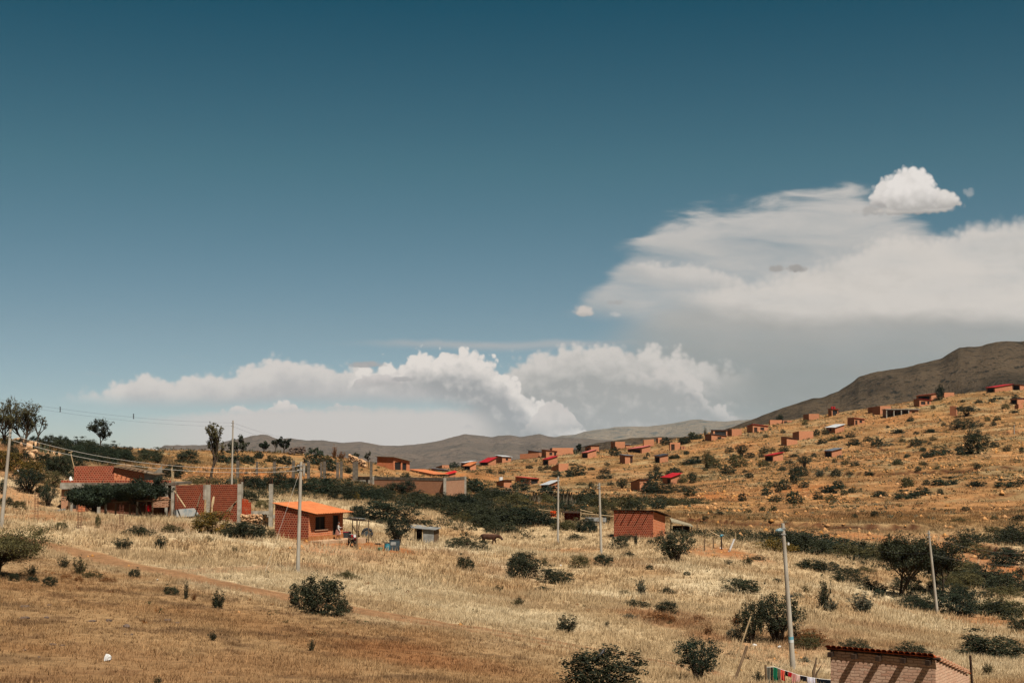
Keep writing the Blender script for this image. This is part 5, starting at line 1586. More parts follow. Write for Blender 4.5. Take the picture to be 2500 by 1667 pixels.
for i, h_ in enumerate((1217, 1217, 1219, 1225.5)):
    u0, u1 = i / 4, (i + 1) / 4; p = a_.lerp(b_, u0); q = a_.lerp(b_, u1); z_ = UP(600, h_, 133).z
    panel(m, p, q, a_.z - .6, z_, z_, uo=u0)
    m.face([(p.x, p.y, z_), (q.x, q.y, z_), (q.x, q.y + .2, z_), (p.x, p.y + .2, z_)])
panel(m, b_, b_ + Vector((0, .2, 0)), b_.z - .6, UP(600, 1225.5, 133).z, UP(600, 1225.5, 133).z)
m.build('stepped_wall', brick_mat('bright_red_brick', lin(204, 70, 36), lin(176, 54, 28), lin(206, 116, 76), .26, .16, .02), root)
m = MB(); a_ = UP(588, 1262, 131.5); b_ = UP(664, 1261, 129.5); m.box((a_.x, a_.y, a_.z - .1), (b_.x, a_.y + .3, UP(620, 1257, 131).z)); m.build('tie_beam', M['concrete'], root)
m = MB(); a_ = UP(612, 1252, 138); b_ = UP(658, 1252, 138); m.box((a_.x, a_.y, a_.z - 1.2), (b_.x, a_.y + .15, UP(630, 1247, 138).z)); m.build('rear_wall', M['concrete'], root)
# brick stack, props and planks
q = Vector(G(465, 1245)); q.y = 138.6; q.z = P(465, 1238, 138.6)[2]
m = MB(); rr2 = random.Random(3)
for j in range(9):
    for i in range(8):
        x = -.75 + i * .19 + (j % 2) * .05; m.box((x, -.14 + rr2.uniform(-.03, .03), j * .115), (x + .17, .2, j * .115 + .1))
tag(m.build('brick_stack', M['brick_dull'], loc=q), 'stack of loose bricks piled against the unfinished red wall', 'brick stack')
for a_, b_, lb, w_ in (((426, 1198), (453, 1238), 'pale prop leaning on the left panel of the unfinished red wall', .06), ((495, 1186), (481, 1237), 'dark prop leaning on the right side of the brick stack', .06), ((428, 1185), (434, 1225), 'thin pole leaning at the left end of the unfinished red wall', .035)):
    m = MB(); m.tube([tuple(P(*a_, 138.9 if a_[0] != 428 else 139.5)), tuple(P(*b_, 137.2))], w_, 5); tag(m.build('prop', M['wood_pale'] if 'pale' in lb else M['wood']), lb, 'prop')
m = MB(); m.tube([tuple(P(522, 1212, 135.5)), tuple(P(519, 1228, 135.2)), tuple(P(516.5, 1250, 134.8))], [.09, .13, .1], 6); tag(m.build('log', M['wood_pale']), 'pale stripped log standing upright before the unfinished red wall', 'log')
for i, (a_, b_) in enumerate((((575, 1226), (555, 1246)), ((578, 1222), (560, 1248)), ((572, 1232), (552, 1248)))):
    m = MB(); m.tube([tuple(P(*a_, 134.6 - i * .12)), tuple(P(*b_, 133.4 - i * .12))], .07, 5); tag(m.build('board', M['wood']), 'grey boards leaning together by the front column of the unfinished building', 'board', 'grey boards by the front column')
q = Vector(G(455, 1266))
m = MB(); Yq = float(q.y)
def QP(px, py, d=0): return tuple(Vector(P(px, py, Yq + d)) - q)
m.face([QP(431, 1262), QP(496, 1258), QP(496, 1238, .4), QP(431, 1243, .4)]); m.face([QP(431, 1243, .4), QP(496, 1238, .4), QP(496, 1238, 2.2), QP(431, 1243, 2.2)]); m.face([QP(420, 1262, 1.2), QP(431, 1262), QP(431, 1243, .4), QP(420, 1248, 1.6)])
tag(m.build('tarp_shelter', noise_mat('blue_grey_tarp', lin(150, 146, 138), lin(96, 112, 118), 1.2, .8, .1, lo=.45, hi=.6), loc=q), 'low shelter under a faded blue grey tarp before the unfinished red wall', 'shelter')
# pole scaffold at the left end
root = tag(empty('pole_scaffold', G(418, 1252)), 'scaffold of crooked poles between the dark trees and the unfinished red wall', 'scaffold')
k = Vector(G(418, 1252)); Yq = float(k.y) - 1
def SP(px, py): return tuple(Vector(P(px, py, Yq)) - k)
for a_, b_, w_ in (((420, 1140), (419, 1255), .05), ((418, 1144), (425, 1176), .04), ((424, 1150), (423, 1185), .035)):
    m = MB(); m.tube([SP(*a_), SP(*b_)], w_, 5); m.build('upright', M['wood_pale'], root)
for a_, b_, w_ in (((400, 1174), (436, 1180), .06), ((402, 1186), (420, 1187), .05), ((408, 1181), (450, 1180), .09), ((395, 1196), (420, 1197), .05)):
    m = MB(); m.tube([SP(*a_), SP(*b_)], w_, 5); m.build('crossbar', M['wood_pale'] if w_ < .08 else M['wood_dark'], root)

# rubble retaining wall under the tie beam
def rubble_wall(name, p0, p1, h0, thick, n, seed, label, mats, size=.2):
    r = random.Random(seed); root = tag(empty(name, p0), label, 'stone wall')
    d = Vector(p1) - Vector(p0); mb = MB()
    ms = [rock_mesh(seed * 10 + i, 1) for i in range(3)]
    V, Fq = [], []; k_ = 0
    for i in range(n):
        u = r.random(); z_ = h0 * r.random() ** 1.1; s_ = size * r.uniform(.6, 1.4)
        c_ = d * u + Vector((r.gauss(0, .02), r.uniform(-thick, thick) * (1 - .5 * z_ / h0), z_))
        me = ms[i % 3]; a_ = r.uniform(0, 6.3)
        for v in me.vertices: V.append((c_.x + s_ * (v.co.x * math.cos(a_) - v.co.y * math.sin(a_)) * 1.3, c_.y + s_ * (v.co.x * math.sin(a_) + v.co.y * math.cos(a_)), c_.z + s_ * v.co.z * .85))
        for p in me.polygons: Fq.append([k_ + j for j in p.vertices])
        k_ += len(me.vertices)
    o = link('stones', arr_mesh('stones', V, Fq, mats), root)
    return root
rubble_wall('stone_wall', P(588, 1282, 131.3), P(660, 1284, 129.3), 1.0, .2, 330, 4, 'rubble stone retaining wall below the raw concrete tie beam', M['stone'], .22)
rubble_wall('stone_wall', P(707, 1107, 240), P(745, 1104, 240), .9, .5, 160, 5, 'dark rubble wall on the ridge top right of three small trees', M['stone_grey'], .4)
rubble_wall('stone_wall', P(853, 1122, 243), P(892, 1138, 238), .8, .5, 160, 6, 'reddish rubble wall sloping down the ridge above the bare columns', M['stone'], .4)

# ------------------------------------------------------------------ tiled house at the lower right
Yt = 55
k = Vector(P(2283, 1603, Yt)); gz_ = h1(k.x, k.y); hz = k.z - gz_
a = math.radians(55); R_ = Vector((math.cos(a), math.sin(a), 0)); L_ = Vector((-math.sin(a), math.cos(a), 0))
root = tag(empty('tiled_house', (k.x, k.y, gz_)), 'rough stone brick house with clay tile roof edge and projecting beams, lower right corner', 'house')
wl, wr = 4.22, 4.1
m = MB(); panel(m, L_ * wl, (0, 0, 0), -1.2, hz - .02, hz - .12); panel(m, L_ * wl + R_ * wr, L_ * wl, -1.2, hz - 1.2, hz); m.build('wall', M['adobe'], root)
m = MB(); panel(m, (0, 0, 0), R_ * wr, -1.2, hz - .12, hz - 1.2); panel(m, R_ * wr, R_ * wr + L_ * wl, -1.2, hz - 1.2, hz - 1.2)
m.build('wall', brick_mat('pale_stone_brick', lin(220, 182, 152), lin(204, 158, 130), lin(196, 158, 130), .34, .115, .02, lin(216, 184, 156), wob=.10), root)
for i in range(5):
    y = .22 + i * (wl - .3) / 4
    m = MB(); m.box((-.30, y - .085, hz - .30), (.5, y + .085, hz - .12), M=Matrix(((R_.x, L_.x, 0, 0), (R_.y, L_.y, 0, 0), (0, 0, 1, 0), (0, 0, 0, 1)))); m.build('beam', M['wood_dark'], root)
m = MB(); m.tube([tuple(L_ * -.22 - R_ * .05 + Vector((0, 0, hz - .06))), tuple(L_ * (wl + .1) - R_ * .05 + Vector((0, 0, hz - .02)))], .06, 6); m.build('purlin', M['wood_dark'], root)
m = MB(); slope = 1.1 / wr
for i in range(19):                                  # rows of half-round clay tiles
    y = .12 + i * (wl + .0) / 18.4
    for j in range(7):
        x0 = -.16 + j * .62; x1 = x0 + .66
        for q in range(6):
            a0, a1 = math.pi * q / 6, math.pi * (q + 1) / 6; r0, r1 = .125, .105
            pts = []
            for x, rr2, aa in ((x0, r0, a0), (x0, r0, a1), (x1, r1, a1), (x1, r1, a0)):
                yy = y + rr2 * math.cos(aa); z_ = hz + .0 - x * slope + rr2 * .75 * math.sin(aa) + (.02 if x == x0 else 0)
                pts.append(tuple(R_ * x + L_ * yy + Vector((0, 0, z_))))
            m.face(pts)
quad_slab(m, [R_ * x + L_ * y + Vector((0, 0, hz - .0 - x * slope)) for x, y in ((-.10, -.05), (wr + .2, -.05), (wr + .2, wl + .1), (-.10, wl + .1))], .03)
m.build('tile_roof', M['tile'], root)
m = MB()
for i in range(11): x = .1 + i * .35; m.box((x, -.07, hz - .10 - x * slope), (x + .3, .05, hz + .04 - x * slope), M=Matrix(((R_.x, L_.x, 0, 0), (R_.y, L_.y, 0, 0), (0, 0, 1, 0), (0, 0, 0, 1))))
m.build('verge', M['brick_dull'], root)
m = MB(); q = R_ * 4.2 - L_ * .12; m.tube([(q.x, q.y, -1), (q.x - .1, q.y, hz - .4)], .05, 5); tag(m.build('corner_post', M['wood_dark'], root))

# ------------------------------------------------------------------ washing line
Yl = 60
root = tag(empty('washing_line', P(1875, 1660, Yl)), 'washing line rope strung from a rough post to the tiled house', 'washing line')
k = Vector(P(1875, 1660, Yl))
m = MB(); lp = [(1868, 1628), (1890, 1627), (1910, 1634), (1930, 1640), (1950, 1647), (1975, 1652), (2000, 1656), (2031, 1659)]
m.tube([tuple(Vector(P(x, y, Yl)) - k) for x, y in lp], .012, 5); m.build('rope', M['wire'], root)
for x, y in ((1869, 1622), (1886, 1650)):
    m = MB(); m.tube([tuple(Vector(P(x, y, Yl)) - k), tuple(Vector(P(x + 4, 1700, Yl)) - k)], .05, 6); m.build('post', M['wood'], root)
m = MB(); m.tube([tuple(Vector(P(1989, 1700, Yl + .4)) - k), tuple(Vector(P(1988, 1655, Yl + .4)) - k), tuple(Vector(P(1986, 1638, Yl + .4)) - k), tuple(Vector(P(1991, 1620, Yl + .4)) - k), tuple(Vector(P(1993, 1604, Yl + .4)) - k)], [.09, .08, .06, .045, .02], 6)
m.tube([tuple(Vector(P(1988, 1657, Yl + .4)) - k), tuple(Vector(P(1995, 1640, Yl + .4)) - k), tuple(Vector(P(2006, 1622, Yl + .4)) - k)], [.06, .035, .01], 6)
tag(m.build('forked_branch', M['wood'], loc=k), 'bare forked branch standing behind the washing line', 'branch')
for x0, x1, y0, y1, rgb, lb, cat in [
    (1869, 1881, 1627, 1690, (104, 100, 88), 'grey patterned blanket, leftmost on the washing line', 'blanket'), (1881.5, 1887, 1626, 1690, (52, 48, 46), 'dark narrow blanket beside the grey patterned one', 'blanket'),
    (1887.5, 1899, 1628, 1688, (26, 104, 74), 'green striped blanket on the washing line', 'blanket'), (1899.5, 1905.5, 1631, 1672, (128, 108, 92), 'brown grey cloth between the green blanket and the coral towel', 'cloth'),
    (1906, 1916, 1636, 1662, (226, 92, 74), 'coral towel on the washing line', 'towel'), (1916.5, 1924, 1640, 1652, (30, 26, 28), 'short black garment right of the coral towel', 'garment'),
    (1924, 1933, 1641, 1653, (196, 28, 38), 'small bright red garment on the washing line', 'garment'), (1933.5, 1943, 1645, 1690, (206, 140, 132), 'dusty pink towel right of the bright red garment', 'towel'),
    (1943.5, 1953, 1648, 1666, (238, 196, 184), 'pale pink garment on the washing line', 'garment'), (1953.5, 1970, 1651, 1663, (28, 26, 30), 'black garment right of the pale pink one', 'garment'),
    (1971, 1990, 1653, 1690, (222, 216, 226), 'white shirt on the washing line', 'shirt'), (1994, 2029, 1656, 1690, (22, 26, 34), 'long navy cloth at the right end of the washing line', 'cloth')]:
    m = MB(); nx, nz_ = 6, 6; ph = random.random() * 6
    for i in range(nx):
        for j in range(nz_):
            q = []
            for u, v in ((i, j + 1), (i + 1, j + 1), (i + 1, j), (i, j)):
                xx = x0 + (x1 - x0) * (u / nx) + .8 * math.sin(v * .8 + ph) * (v / nz_); yl = np.interp(xx, [p[0] for p in lp], [p[1] for p in lp])
                p = Vector(P(xx, yl + (y1 - y0) * v / nz_, Yl - .02)); p.y += .035 * math.sin(u * 1.9 + ph + v * .4) * (.3 + v / nz_); q.append(tuple(p - k))
            m.face(q)
    tag(m.build(cat, cloth_mat('cloth_%d_%d_%d' % rgb, rgb), loc=k), lb, cat, 'laundry on the washing line')

# leaning poles left of the lamp pole
q = Vector(G(1788, 1622)); m = MB(); m.tube([(0, 0, -.3), tuple(Vector(P(1833, 1504, q.y + .3)) - q)], [.045, .035], 7); tag(m.build('bamboo_pole', M['wood_pale'], loc=q), 'thin yellow pole leaning to the right before a low bushy tree', 'pole')
q = Vector(P(1776, 1690, 60)); m = MB(); m.tube([(0, 0, -.3), tuple(Vector(P(1824, 1576, 60.6)) - q)], [.07, .055], 7); tag(m.build('wooden_pole', M['wood'], loc=q), 'thick brown pole leaning below the thin yellow pole', 'pole')

# fence remains at the gully edge
for a_, b_, w_, mt, nm, lb in [
    ((1720, 1315), (1719, 1344), .08, 'wood', 'fence_post', 'brown fence post left of the turquoise wrapped one at the gully'), ((1741, 1311), (1742, 1338), .07, 'wood', 'fence_post', 'fence post in grass just left of the turquoise wrapped one'),
    ((1761, 1309), (1762, 1341), .08, 'wood_dark', 'fence_post', 'dark fence post wrapped with turquoise cloth at its top'), ((1795.5, 1299), (1796, 1340), .05, 'wood_pale', 'fence_post', 'thin tall fence post right of the white plank'),
    ((1803, 1322), (1801, 1337), .06, 'wood_pale', 'fence_post', 'short pale fence post right of the white plank'), ((1817, 1315), (1805, 1342), .05, 'wood_pale', 'stick', 'pale stick leaning right, beyond the white plank'),
    ((1702, 1280), (1702, 1300), .09, 'wood', 'fence_post', 'stubby post right of the thatched shelter'), ((1738, 1291), (1738, 1304), .08, 'wood', 'fence_post', 'stubby post behind the bent dry branch'), ((1766, 1294), (1766, 1304), .07, 'wood_pale', 'fence_post', 'stubby pale post behind the turquoise wrapped one'),
    ((1650, 1300), (1651, 1316), .07, 'wood_pale', 'fence_post', 'pale stake behind the tall double bush'), ((1793, 1315), (1778, 1346), .11, 'white', 'white_plank', 'white plank leaning at the gully edge'), ((1757, 1337), (1786, 1340), .10, 'white', 'white_plank', 'white plank lying on the ground at the gully edge'),
    ((2476, 1036), (2476, 1060), .14, 'concrete', 'boundary_post', 'short pale boundary post high on the right hillside'), ((1497, 1318), (1503, 1346), .04, 'wood_pale', 'stick', 'thin leaning stick right of the utility pole near the brick house')]:
    q = Vector(G(*b_)); m = MB(); m.tube([(0, 0, -.25), tuple(Vector(P(a_[0], a_[1], q.y)) - q)], [w_, w_ * .85], 6)
    tag(m.build(nm, M[mt], loc=q), lb, nm.replace('_', ' '))
q = Vector(G(1762, 1341)); m = MB(); c_ = Vector(P(1761, 1307, q.y)) - q
m.tube([tuple(c_ + Vector((-.12, 0, -.15))), tuple(c_), tuple(c_ + Vector((.14, 0, .1)))], [.1, .16, .05], 7); m.tube([tuple(c_ + Vector((.0, 0, .1))), tuple(c_ + Vector((.3, 0, .05)))], [.06, .03], 5)
tag(m.build('turquoise_cloth', M['turquoise'], loc=q), 'turquoise cloth tied round the top of a dark fence post', 'cloth')
q = Vector(G(1740, 1338)); m = MB(); m.tube([tuple(Vector(P(1722, 1287, q.y)) - q), tuple(Vector(P(1738, 1299, q.y)) - q), tuple(Vector(P(1757, 1309, q.y)) - q)], [.03, .07, .09], 6)
m.tube([tuple(Vector(P(1738, 1299, q.y)) - q), tuple(Vector(P(1720, 1303, q.y)) - q)], [.04, .02], 5); tag(m.build('dry_branch', M['wood_pale'], loc=q), 'bent dry branch hung on the gully fence posts', 'branch')

# bits of litter
for x, y, s_, lb in ((264, 1613, .32, 'crumpled white plastic bag on the brown foreground grass'), (1841, 1578, .28, 'white scrap of litter under the low bushy tree'), (1903, 1582, .24, 'white scrap of litter left of the lamp pole'), (384, 1417, .16, 'small white litter speck beside the dirt road'), (1369, 1381, .2, 'small pale scrap in the grass below two utility poles')):
    q = Vector(G(x, y)); me = rock_mesh(900 + int(x), 2, .7); me.materials.append(M['white']); o = link('plastic_bag', me, loc=q + Vector((0, 0, s_ * .3))); o.scale = (s_, s_ * .8, s_ * .75); tag(o, lb, 'litter')


# ------------------------------------------------------------------ people and animals
def skin_body(name, chain, mat, parent=None, loc=None, sub=2, rz=0.0):
    """chain: dict id -> (co, radius(x,y) , parent id)"""
    ids = list(chain); ix = {k_: i for i, k_ in enumerate(ids)}
    me = bpy.data.meshes.new(name)
    me.from_pydata([chain[k_][0] for k_ in ids], [(ix[chain[k_][2]], ix[k_]) for k_ in ids if chain[k_][2] is not None], [])
    o = link(name, me, parent, loc); o.rotation_euler = (0, 0, rz)
    sk = o.modifiers.new('skin', 'SKIN')
    for i, k_ in enumerate(ids):
        r_ = chain[k_][1]; r_ = r_ if isinstance(r_, tuple) else (r_, r_)
        me.skin_vertices[0].data[i].radius = r_
        me.skin_vertices[0].data[i].use_root = (i == 0)
    sb = o.modifiers.new('sub', 'SUBSURF'); sb.levels = sub; sb.render_levels = sub
    dg = bpy.context.evaluated_depsgraph_get()
    nm = bpy.data.meshes.new_from_object(o.evaluated_get(dg))
    o.modifiers.clear(); o.data = nm
    nm.materials.clear(); nm.materials.append(mat)
    nm.polygons.foreach_set('use_smooth', np.ones(len(nm.polygons), bool))
    return o


def person(px, py, Y, hgt, rz, label, top, bottom, bottom_kind, arm='reach', hair_long=True):
    """standing figure, x forward; height hgt; built for 1.6 m and scaled"""
    k_ = Vector(P(px, py, Y)); k_.z = h1(k_.x, k_.y) if py > 1330 else k_.z
    root = tag(empty('person', k_, rz), label, 'person'); s_ = hgt / 1.6; root.scale = (s_, s_, s_)
    c = {'pel': ((0, 0, .86), (.13, .10), None), 'sp': ((.01, 0, 1.04), (.11, .085), 'pel'), 'ch': ((.03, 0, 1.2), (.14, .095), 'sp'), 'nk': ((.05, 0, 1.35), .05, 'ch'),
         'hd0': ((.085, 0, 1.43), (.085, .09), 'nk'), 'hd1': ((.085, 0, 1.52), (.105, .115), 'hd0'), 'hd2': ((.07, 0, 1.59), (.06, .065), 'hd1'), 'nose': ((.19, 0, 1.49), .016, 'hd1'), 'earl': ((.07, .10, 1.50), .018, 'hd1'), 'earr': ((.07, -.10, 1.50), .018, 'hd1')}
    for sd, nm in ((1, 'l'), (-1, 'r')):
        c['hip' + nm] = ((0, .085 * sd, .80), .085, 'pel'); st = .14 * sd
        c['kn' + nm] = ((.04 + st * .4, .09 * sd, .44), .055, 'hip' + nm); c['an' + nm] = ((-.02 + st, .09 * sd, .07), .034, 'kn' + nm); c['toe' + nm] = ((.14 + st, .10 * sd, .03), .03, 'an' + nm)
        c['sh' + nm] = ((.03, .17 * sd, 1.27), .05, 'ch')
        if arm == 'reach' and sd > 0 or arm == 'both':
            e, w = (.18, .20 * sd, 1.08), (.40, .15 * sd, 1.12)
        else:
            e, w = (.02, .23 * sd, 1.02), (.12, .22 * sd, .80)
        c['el' + nm] = (e, .037, 'sh' + nm); c['wr' + nm] = (w, .026, 'el' + nm)
        d_ = (Vector(w) - Vector(e)).normalized(); pm = Vector(w) + d_ * .06; c['pa' + nm] = (tuple(pm), (.018, .036), 'wr' + nm)
        sidev = d_.cross(Vector((0, 1, 0))).normalized() if abs(d_.y) < .9 else Vector((0, 0, 1))
        for fi, (off, L) in enumerate(((-.03, .07), (-.01, .085), (.01, .08), (.03, .06))):
            b0 = pm + sidev * off + d_ * .03; c['f%d' % fi + nm] = (tuple(b0 + d_ * L * .5), .009, 'pa' + nm); c['g%d' % fi + nm] = (tuple(b0 + d_ * L + Vector((0, 0, -.015))), .008, 'f%d' % fi + nm)
        c['th' + nm] = (tuple(pm - sidev * .04 + Vector((0, -.02 * sd, .0))), .010, 'wr' + nm); c['ti' + nm] = (tuple(pm - sidev * .055 + d_ * .035), .008, 'th' + nm)
    skin_body('body', c, M['skin'], root)
    e_ = MB()
    for sd in (-1, 1): e_.tube([(.165, .035 * sd, 1.52), (.182, .035 * sd, 1.52)], .013, 6)
    e_.build('eyes', M['hair'], root)
    hm_ = MB(); NA, NB = 16, 7                              # cap of hair over the crown and the back of the head
    pt_ = lambda i, j: (lambda ph, th: (.062 + .118 * math.sin(ph) * math.cos(th), .118 * math.sin(ph) * math.sin(th), 1.515 + .128 * math.cos(ph)))(j / NB * (.95 + .85 * (1 - math.cos(2 * math.pi * i / NA)) / 2), 2 * math.pi * i / NA)
    for i in range(NA):
        for j in range(NB): hm_.face([pt_(i, j), pt_(i, j + 1), pt_(i + 1, j + 1), pt_(i + 1, j)])
    if hair_long: hm_.tube([(-.03, 0, 1.46), (-.09, 0, 1.34), (-.12, .01, 1.2), (-.12, .02, 1.05)], [.06, .04, .032, .012], 7)
    hm_.build('hair', M['hair'], root, smooth=True)
    tc_ = {'p': ((0, 0, .88), (.15, .12), None), 's': ((.01, 0, 1.04), (.13, .105), 'p'), 'c': ((.03, 0, 1.2), (.16, .115), 's'), 'n': ((.045, 0, 1.30), (.075, .07), 'c')}
    for sd, nm in ((1, 'l'), (-1, 'r')):
        tc_['h' + nm] = ((.03, .17 * sd, 1.275), .068, 'c')
        e = c['el' + nm][0]; w = c['wr' + nm][0]; tc_['e' + nm] = (e, .052, 'h' + nm); tc_['w' + nm] = (tuple(Vector(e).lerp(Vector(w), .8)), .040, 'e' + nm)
    skin_body('blouse', tc_, top, root)
    if bottom_kind == 'skirt':
        e_ = MB(); N = 18
        prev = None
        for z_, rx, ry in ((.93, .145, .12), (.84, .2, .17), (.66, .24, .21), (.42, .28, .25)):
            ring = [(rx * math.cos(t_) * (1 + .06 * math.sin(6 * t_)), ry * math.sin(t_) * (1 + .06 * math.sin(6 * t_)), z_) for t_ in np.linspace(0, 2 * math.pi, N + 1)[:-1]]
            if prev:
                for i in range(N): e_.face([prev[i], ring[i], ring[(i + 1) % N], prev[(i + 1) % N]])
            prev = ring
        e_.build('skirt', bottom, root, smooth=True)
    else:
        tr = {'p': ((0, 0, .88), (.145, .115), None)}
        for nm in 'lr':
            for a_, b_, r_ in (('hip', 'p', .1), ('kn', 'hip', .072)): tr[a_ + nm] = (c[a_ + nm][0], r_, 'p' if b_ == 'p' else b_ + nm)
            q_ = Vector(c['an' + nm][0]); tr['an' + nm] = ((q_.x, q_.y, .12), .055, 'kn' + nm)
        skin_body('trousers', tr, bottom, root)
    e_ = MB()
    for nm in 'lr':
        q_ = c['an' + nm][0]; e_.tube([(q_[0] - .05, q_[1], .035), (q_[0] + .05, q_[1], .045), (q_[0] + .19, q_[1], .025)], [.038, .044, .028], 7)
    e_.build('shoes', M['rubber'], root)
    return root


pk = Vector(hk) + Vector(hpt(3.0, -.75, .08))
pw = person(0, 0, 100, 1.42, math.radians(10), 'person in white blouse and dusty pink skirt by the doorway, arm stretched out', cloth_mat('white_blouse', (214, 204, 194)), cloth_mat('pink_skirt', (164, 112, 96)), 'skirt')
pw.location = pk
ap = MB()
N = 7
for z0, z1, r0_, r1_ in ((1.02, .86, .135, .185), (.86, .66, .205, .245), (.66, .5, .245, .27)):
    for i in range(N):
        t0, t1 = -1.0 + 2.0 * i / N, -1.0 + 2.0 * (i + 1) / N
        ap.face([(r0_ * math.cos(t0), r0_ * math.sin(t0), z0), (r1_ * math.cos(t0), r1_ * math.sin(t0), z1), (r1_ * math.cos(t1), r1_ * math.sin(t1), z1), (r0_ * math.cos(t1), r0_ * math.sin(t1), z0)])
ap.build('apron', cloth_mat('cream_apron', (222, 200, 184)), pw)
q = Vector(G(876, 1322))
pc = person(876, 1340, q.y, .95, math.radians(200), 'child in yellow shirt and dark trousers standing behind the yard post', cloth_mat('yellow_shirt', (196, 168, 62)), cloth_mat('dark_trousers', (46, 52, 62)), 'trousers', 'none', False)
pc.location = q

# grazing cow, facing right with lowered head
q = Vector(G(1195, 1331)); root = tag(empty('cow', q, math.radians(-14)), 'dark brown cow with pale back walking right with lowered head', 'cow')
c = {'pel': ((-.62, 0, 1.02), (.26, .25), None), 'rump': ((-.86, 0, 1.04), (.17, .19), 'pel'), 'bel': ((-.2, 0, .96), (.33, .31), 'pel'), 'che': ((.3, 0, .95), (.32, .29), 'bel'), 'wit': ((.58, 0, 1.06), (.24, .24), 'che'),
     'nk': ((.88, 0, 1.04), (.17, .15), 'wit'), 'pol': ((1.14, 0, 1.02), (.13, .12), 'nk'), 'fac': ((1.30, 0, .86), (.125, .105), 'pol'), 'muz': ((1.42, 0, .68), (.115, .10), 'fac'), 'lip': ((1.47, 0, .60), .09, 'muz'), 'dew': ((.80, 0, .78), (.10, .05), 'che'),
     't0': ((-1.0, 0, 1.05), .04, 'rump'), 't1': ((-1.07, 0, .8), .022, 't0'), 't2': ((-1.07, .01, .5), .03, 't1'), 't3': ((-1.06, .01, .4), .015, 't2')}
for sd, nm in ((1, 'l'), (-1, 'r')):
    st = .12 * sd
    c['sho' + nm] = ((.52, .15 * sd, .78), (.12, .10), 'wit'); c['elb' + nm] = ((.50 + st * .6, .16 * sd, .56), .075, 'sho' + nm); c['wri' + nm] = ((.54 + st, .16 * sd, .34), .05, 'elb' + nm); c['fet' + nm] = ((.53 + st * 1.5, .16 * sd, .1), .04, 'wri' + nm); c['hof' + nm] = ((.56 + st * 1.5, .16 * sd, .02), .05, 'fet' + nm)
    c['thi' + nm] = ((-.72, .14 * sd, .8), (.15, .11), 'pel'); c['sti' + nm] = ((-.62 - st, .17 * sd, .6), .09, 'thi' + nm); c['hoc' + nm] = ((-.84 - st, .16 * sd, .38), .052, 'sti' + nm); c['hfe' + nm] = ((-.82 - st, .16 * sd, .1), .042, 'hoc' + nm); c['hho' + nm] = ((-.79 - st, .16 * sd, .02), .05, 'hfe' + nm)
    c['ear' + nm] = ((1.10, .19 * sd, 1.08), .04, 'pol'); c['eat' + nm] = ((1.06, .32 * sd, 1.04), .05, 'ear' + nm)
for k_ in c:                                            # a stocky beast
    co, r_, p_ = c[k_]; f_ = 1.3 if k_[:3] in ('pel', 'rum', 'bel', 'che', 'wit', 'nk', 'pol', 'fac', 'muz') else 1.35
    c[k_] = (co, tuple(v * f_ for v in r_) if isinstance(r_, tuple) else r_ * f_, p_)
body = skin_body('body', c, M['cow'], root)
cm = M['cow']; nt = cm.node_tree                        # pale saddle along the back
tcn = nt.nodes.new('ShaderNodeTexCoord'); sp = nt.nodes.new('ShaderNodeSeparateXYZ'); nt.links.new(tcn.outputs['Object'], sp.inputs[0])
mr = nt.nodes.new('ShaderNodeMapRange'); mr.inputs[1].default_value = 1.2; mr.inputs[2].default_value = 1.36; nt.links.new(sp.outputs[2], mr.inputs[0])
mx = nt.nodes.new('ShaderNodeMix'); mx.data_type = 'RGBA'; nt.links.new(mr.outputs[0], mx.inputs[0])
nt.links.new(bsdf(cm).inputs['Base Color'].links[0].from_socket, mx.inputs[6]); mx.inputs[7].default_value = (*lin(176, 140, 106), 1); nt.links.new(mx.outputs[2], bsdf(cm).inputs['Base Color'])
for sd in (1, -1):
    m = MB(); m.tube([(1.14, .08 * sd, 1.14), (1.16, .24 * sd, 1.22), (1.24, .28 * sd, 1.38)], [.05, .04, .014], 7); m.build('horn', M['wood_pale'], root, smooth=True)
m = MB()
for nm in 'lr':
    for k_ in ('hof', 'hho'):
        p = c[k_ + nm][0]; m.tube([(p[0], p[1], 0), (p[0], p[1], .07)], [.058, .05], 8)
m.build('hooves', M['rubber'], root)

# bird on the big foreground bush
BIRD_AT = (1470, 1592)

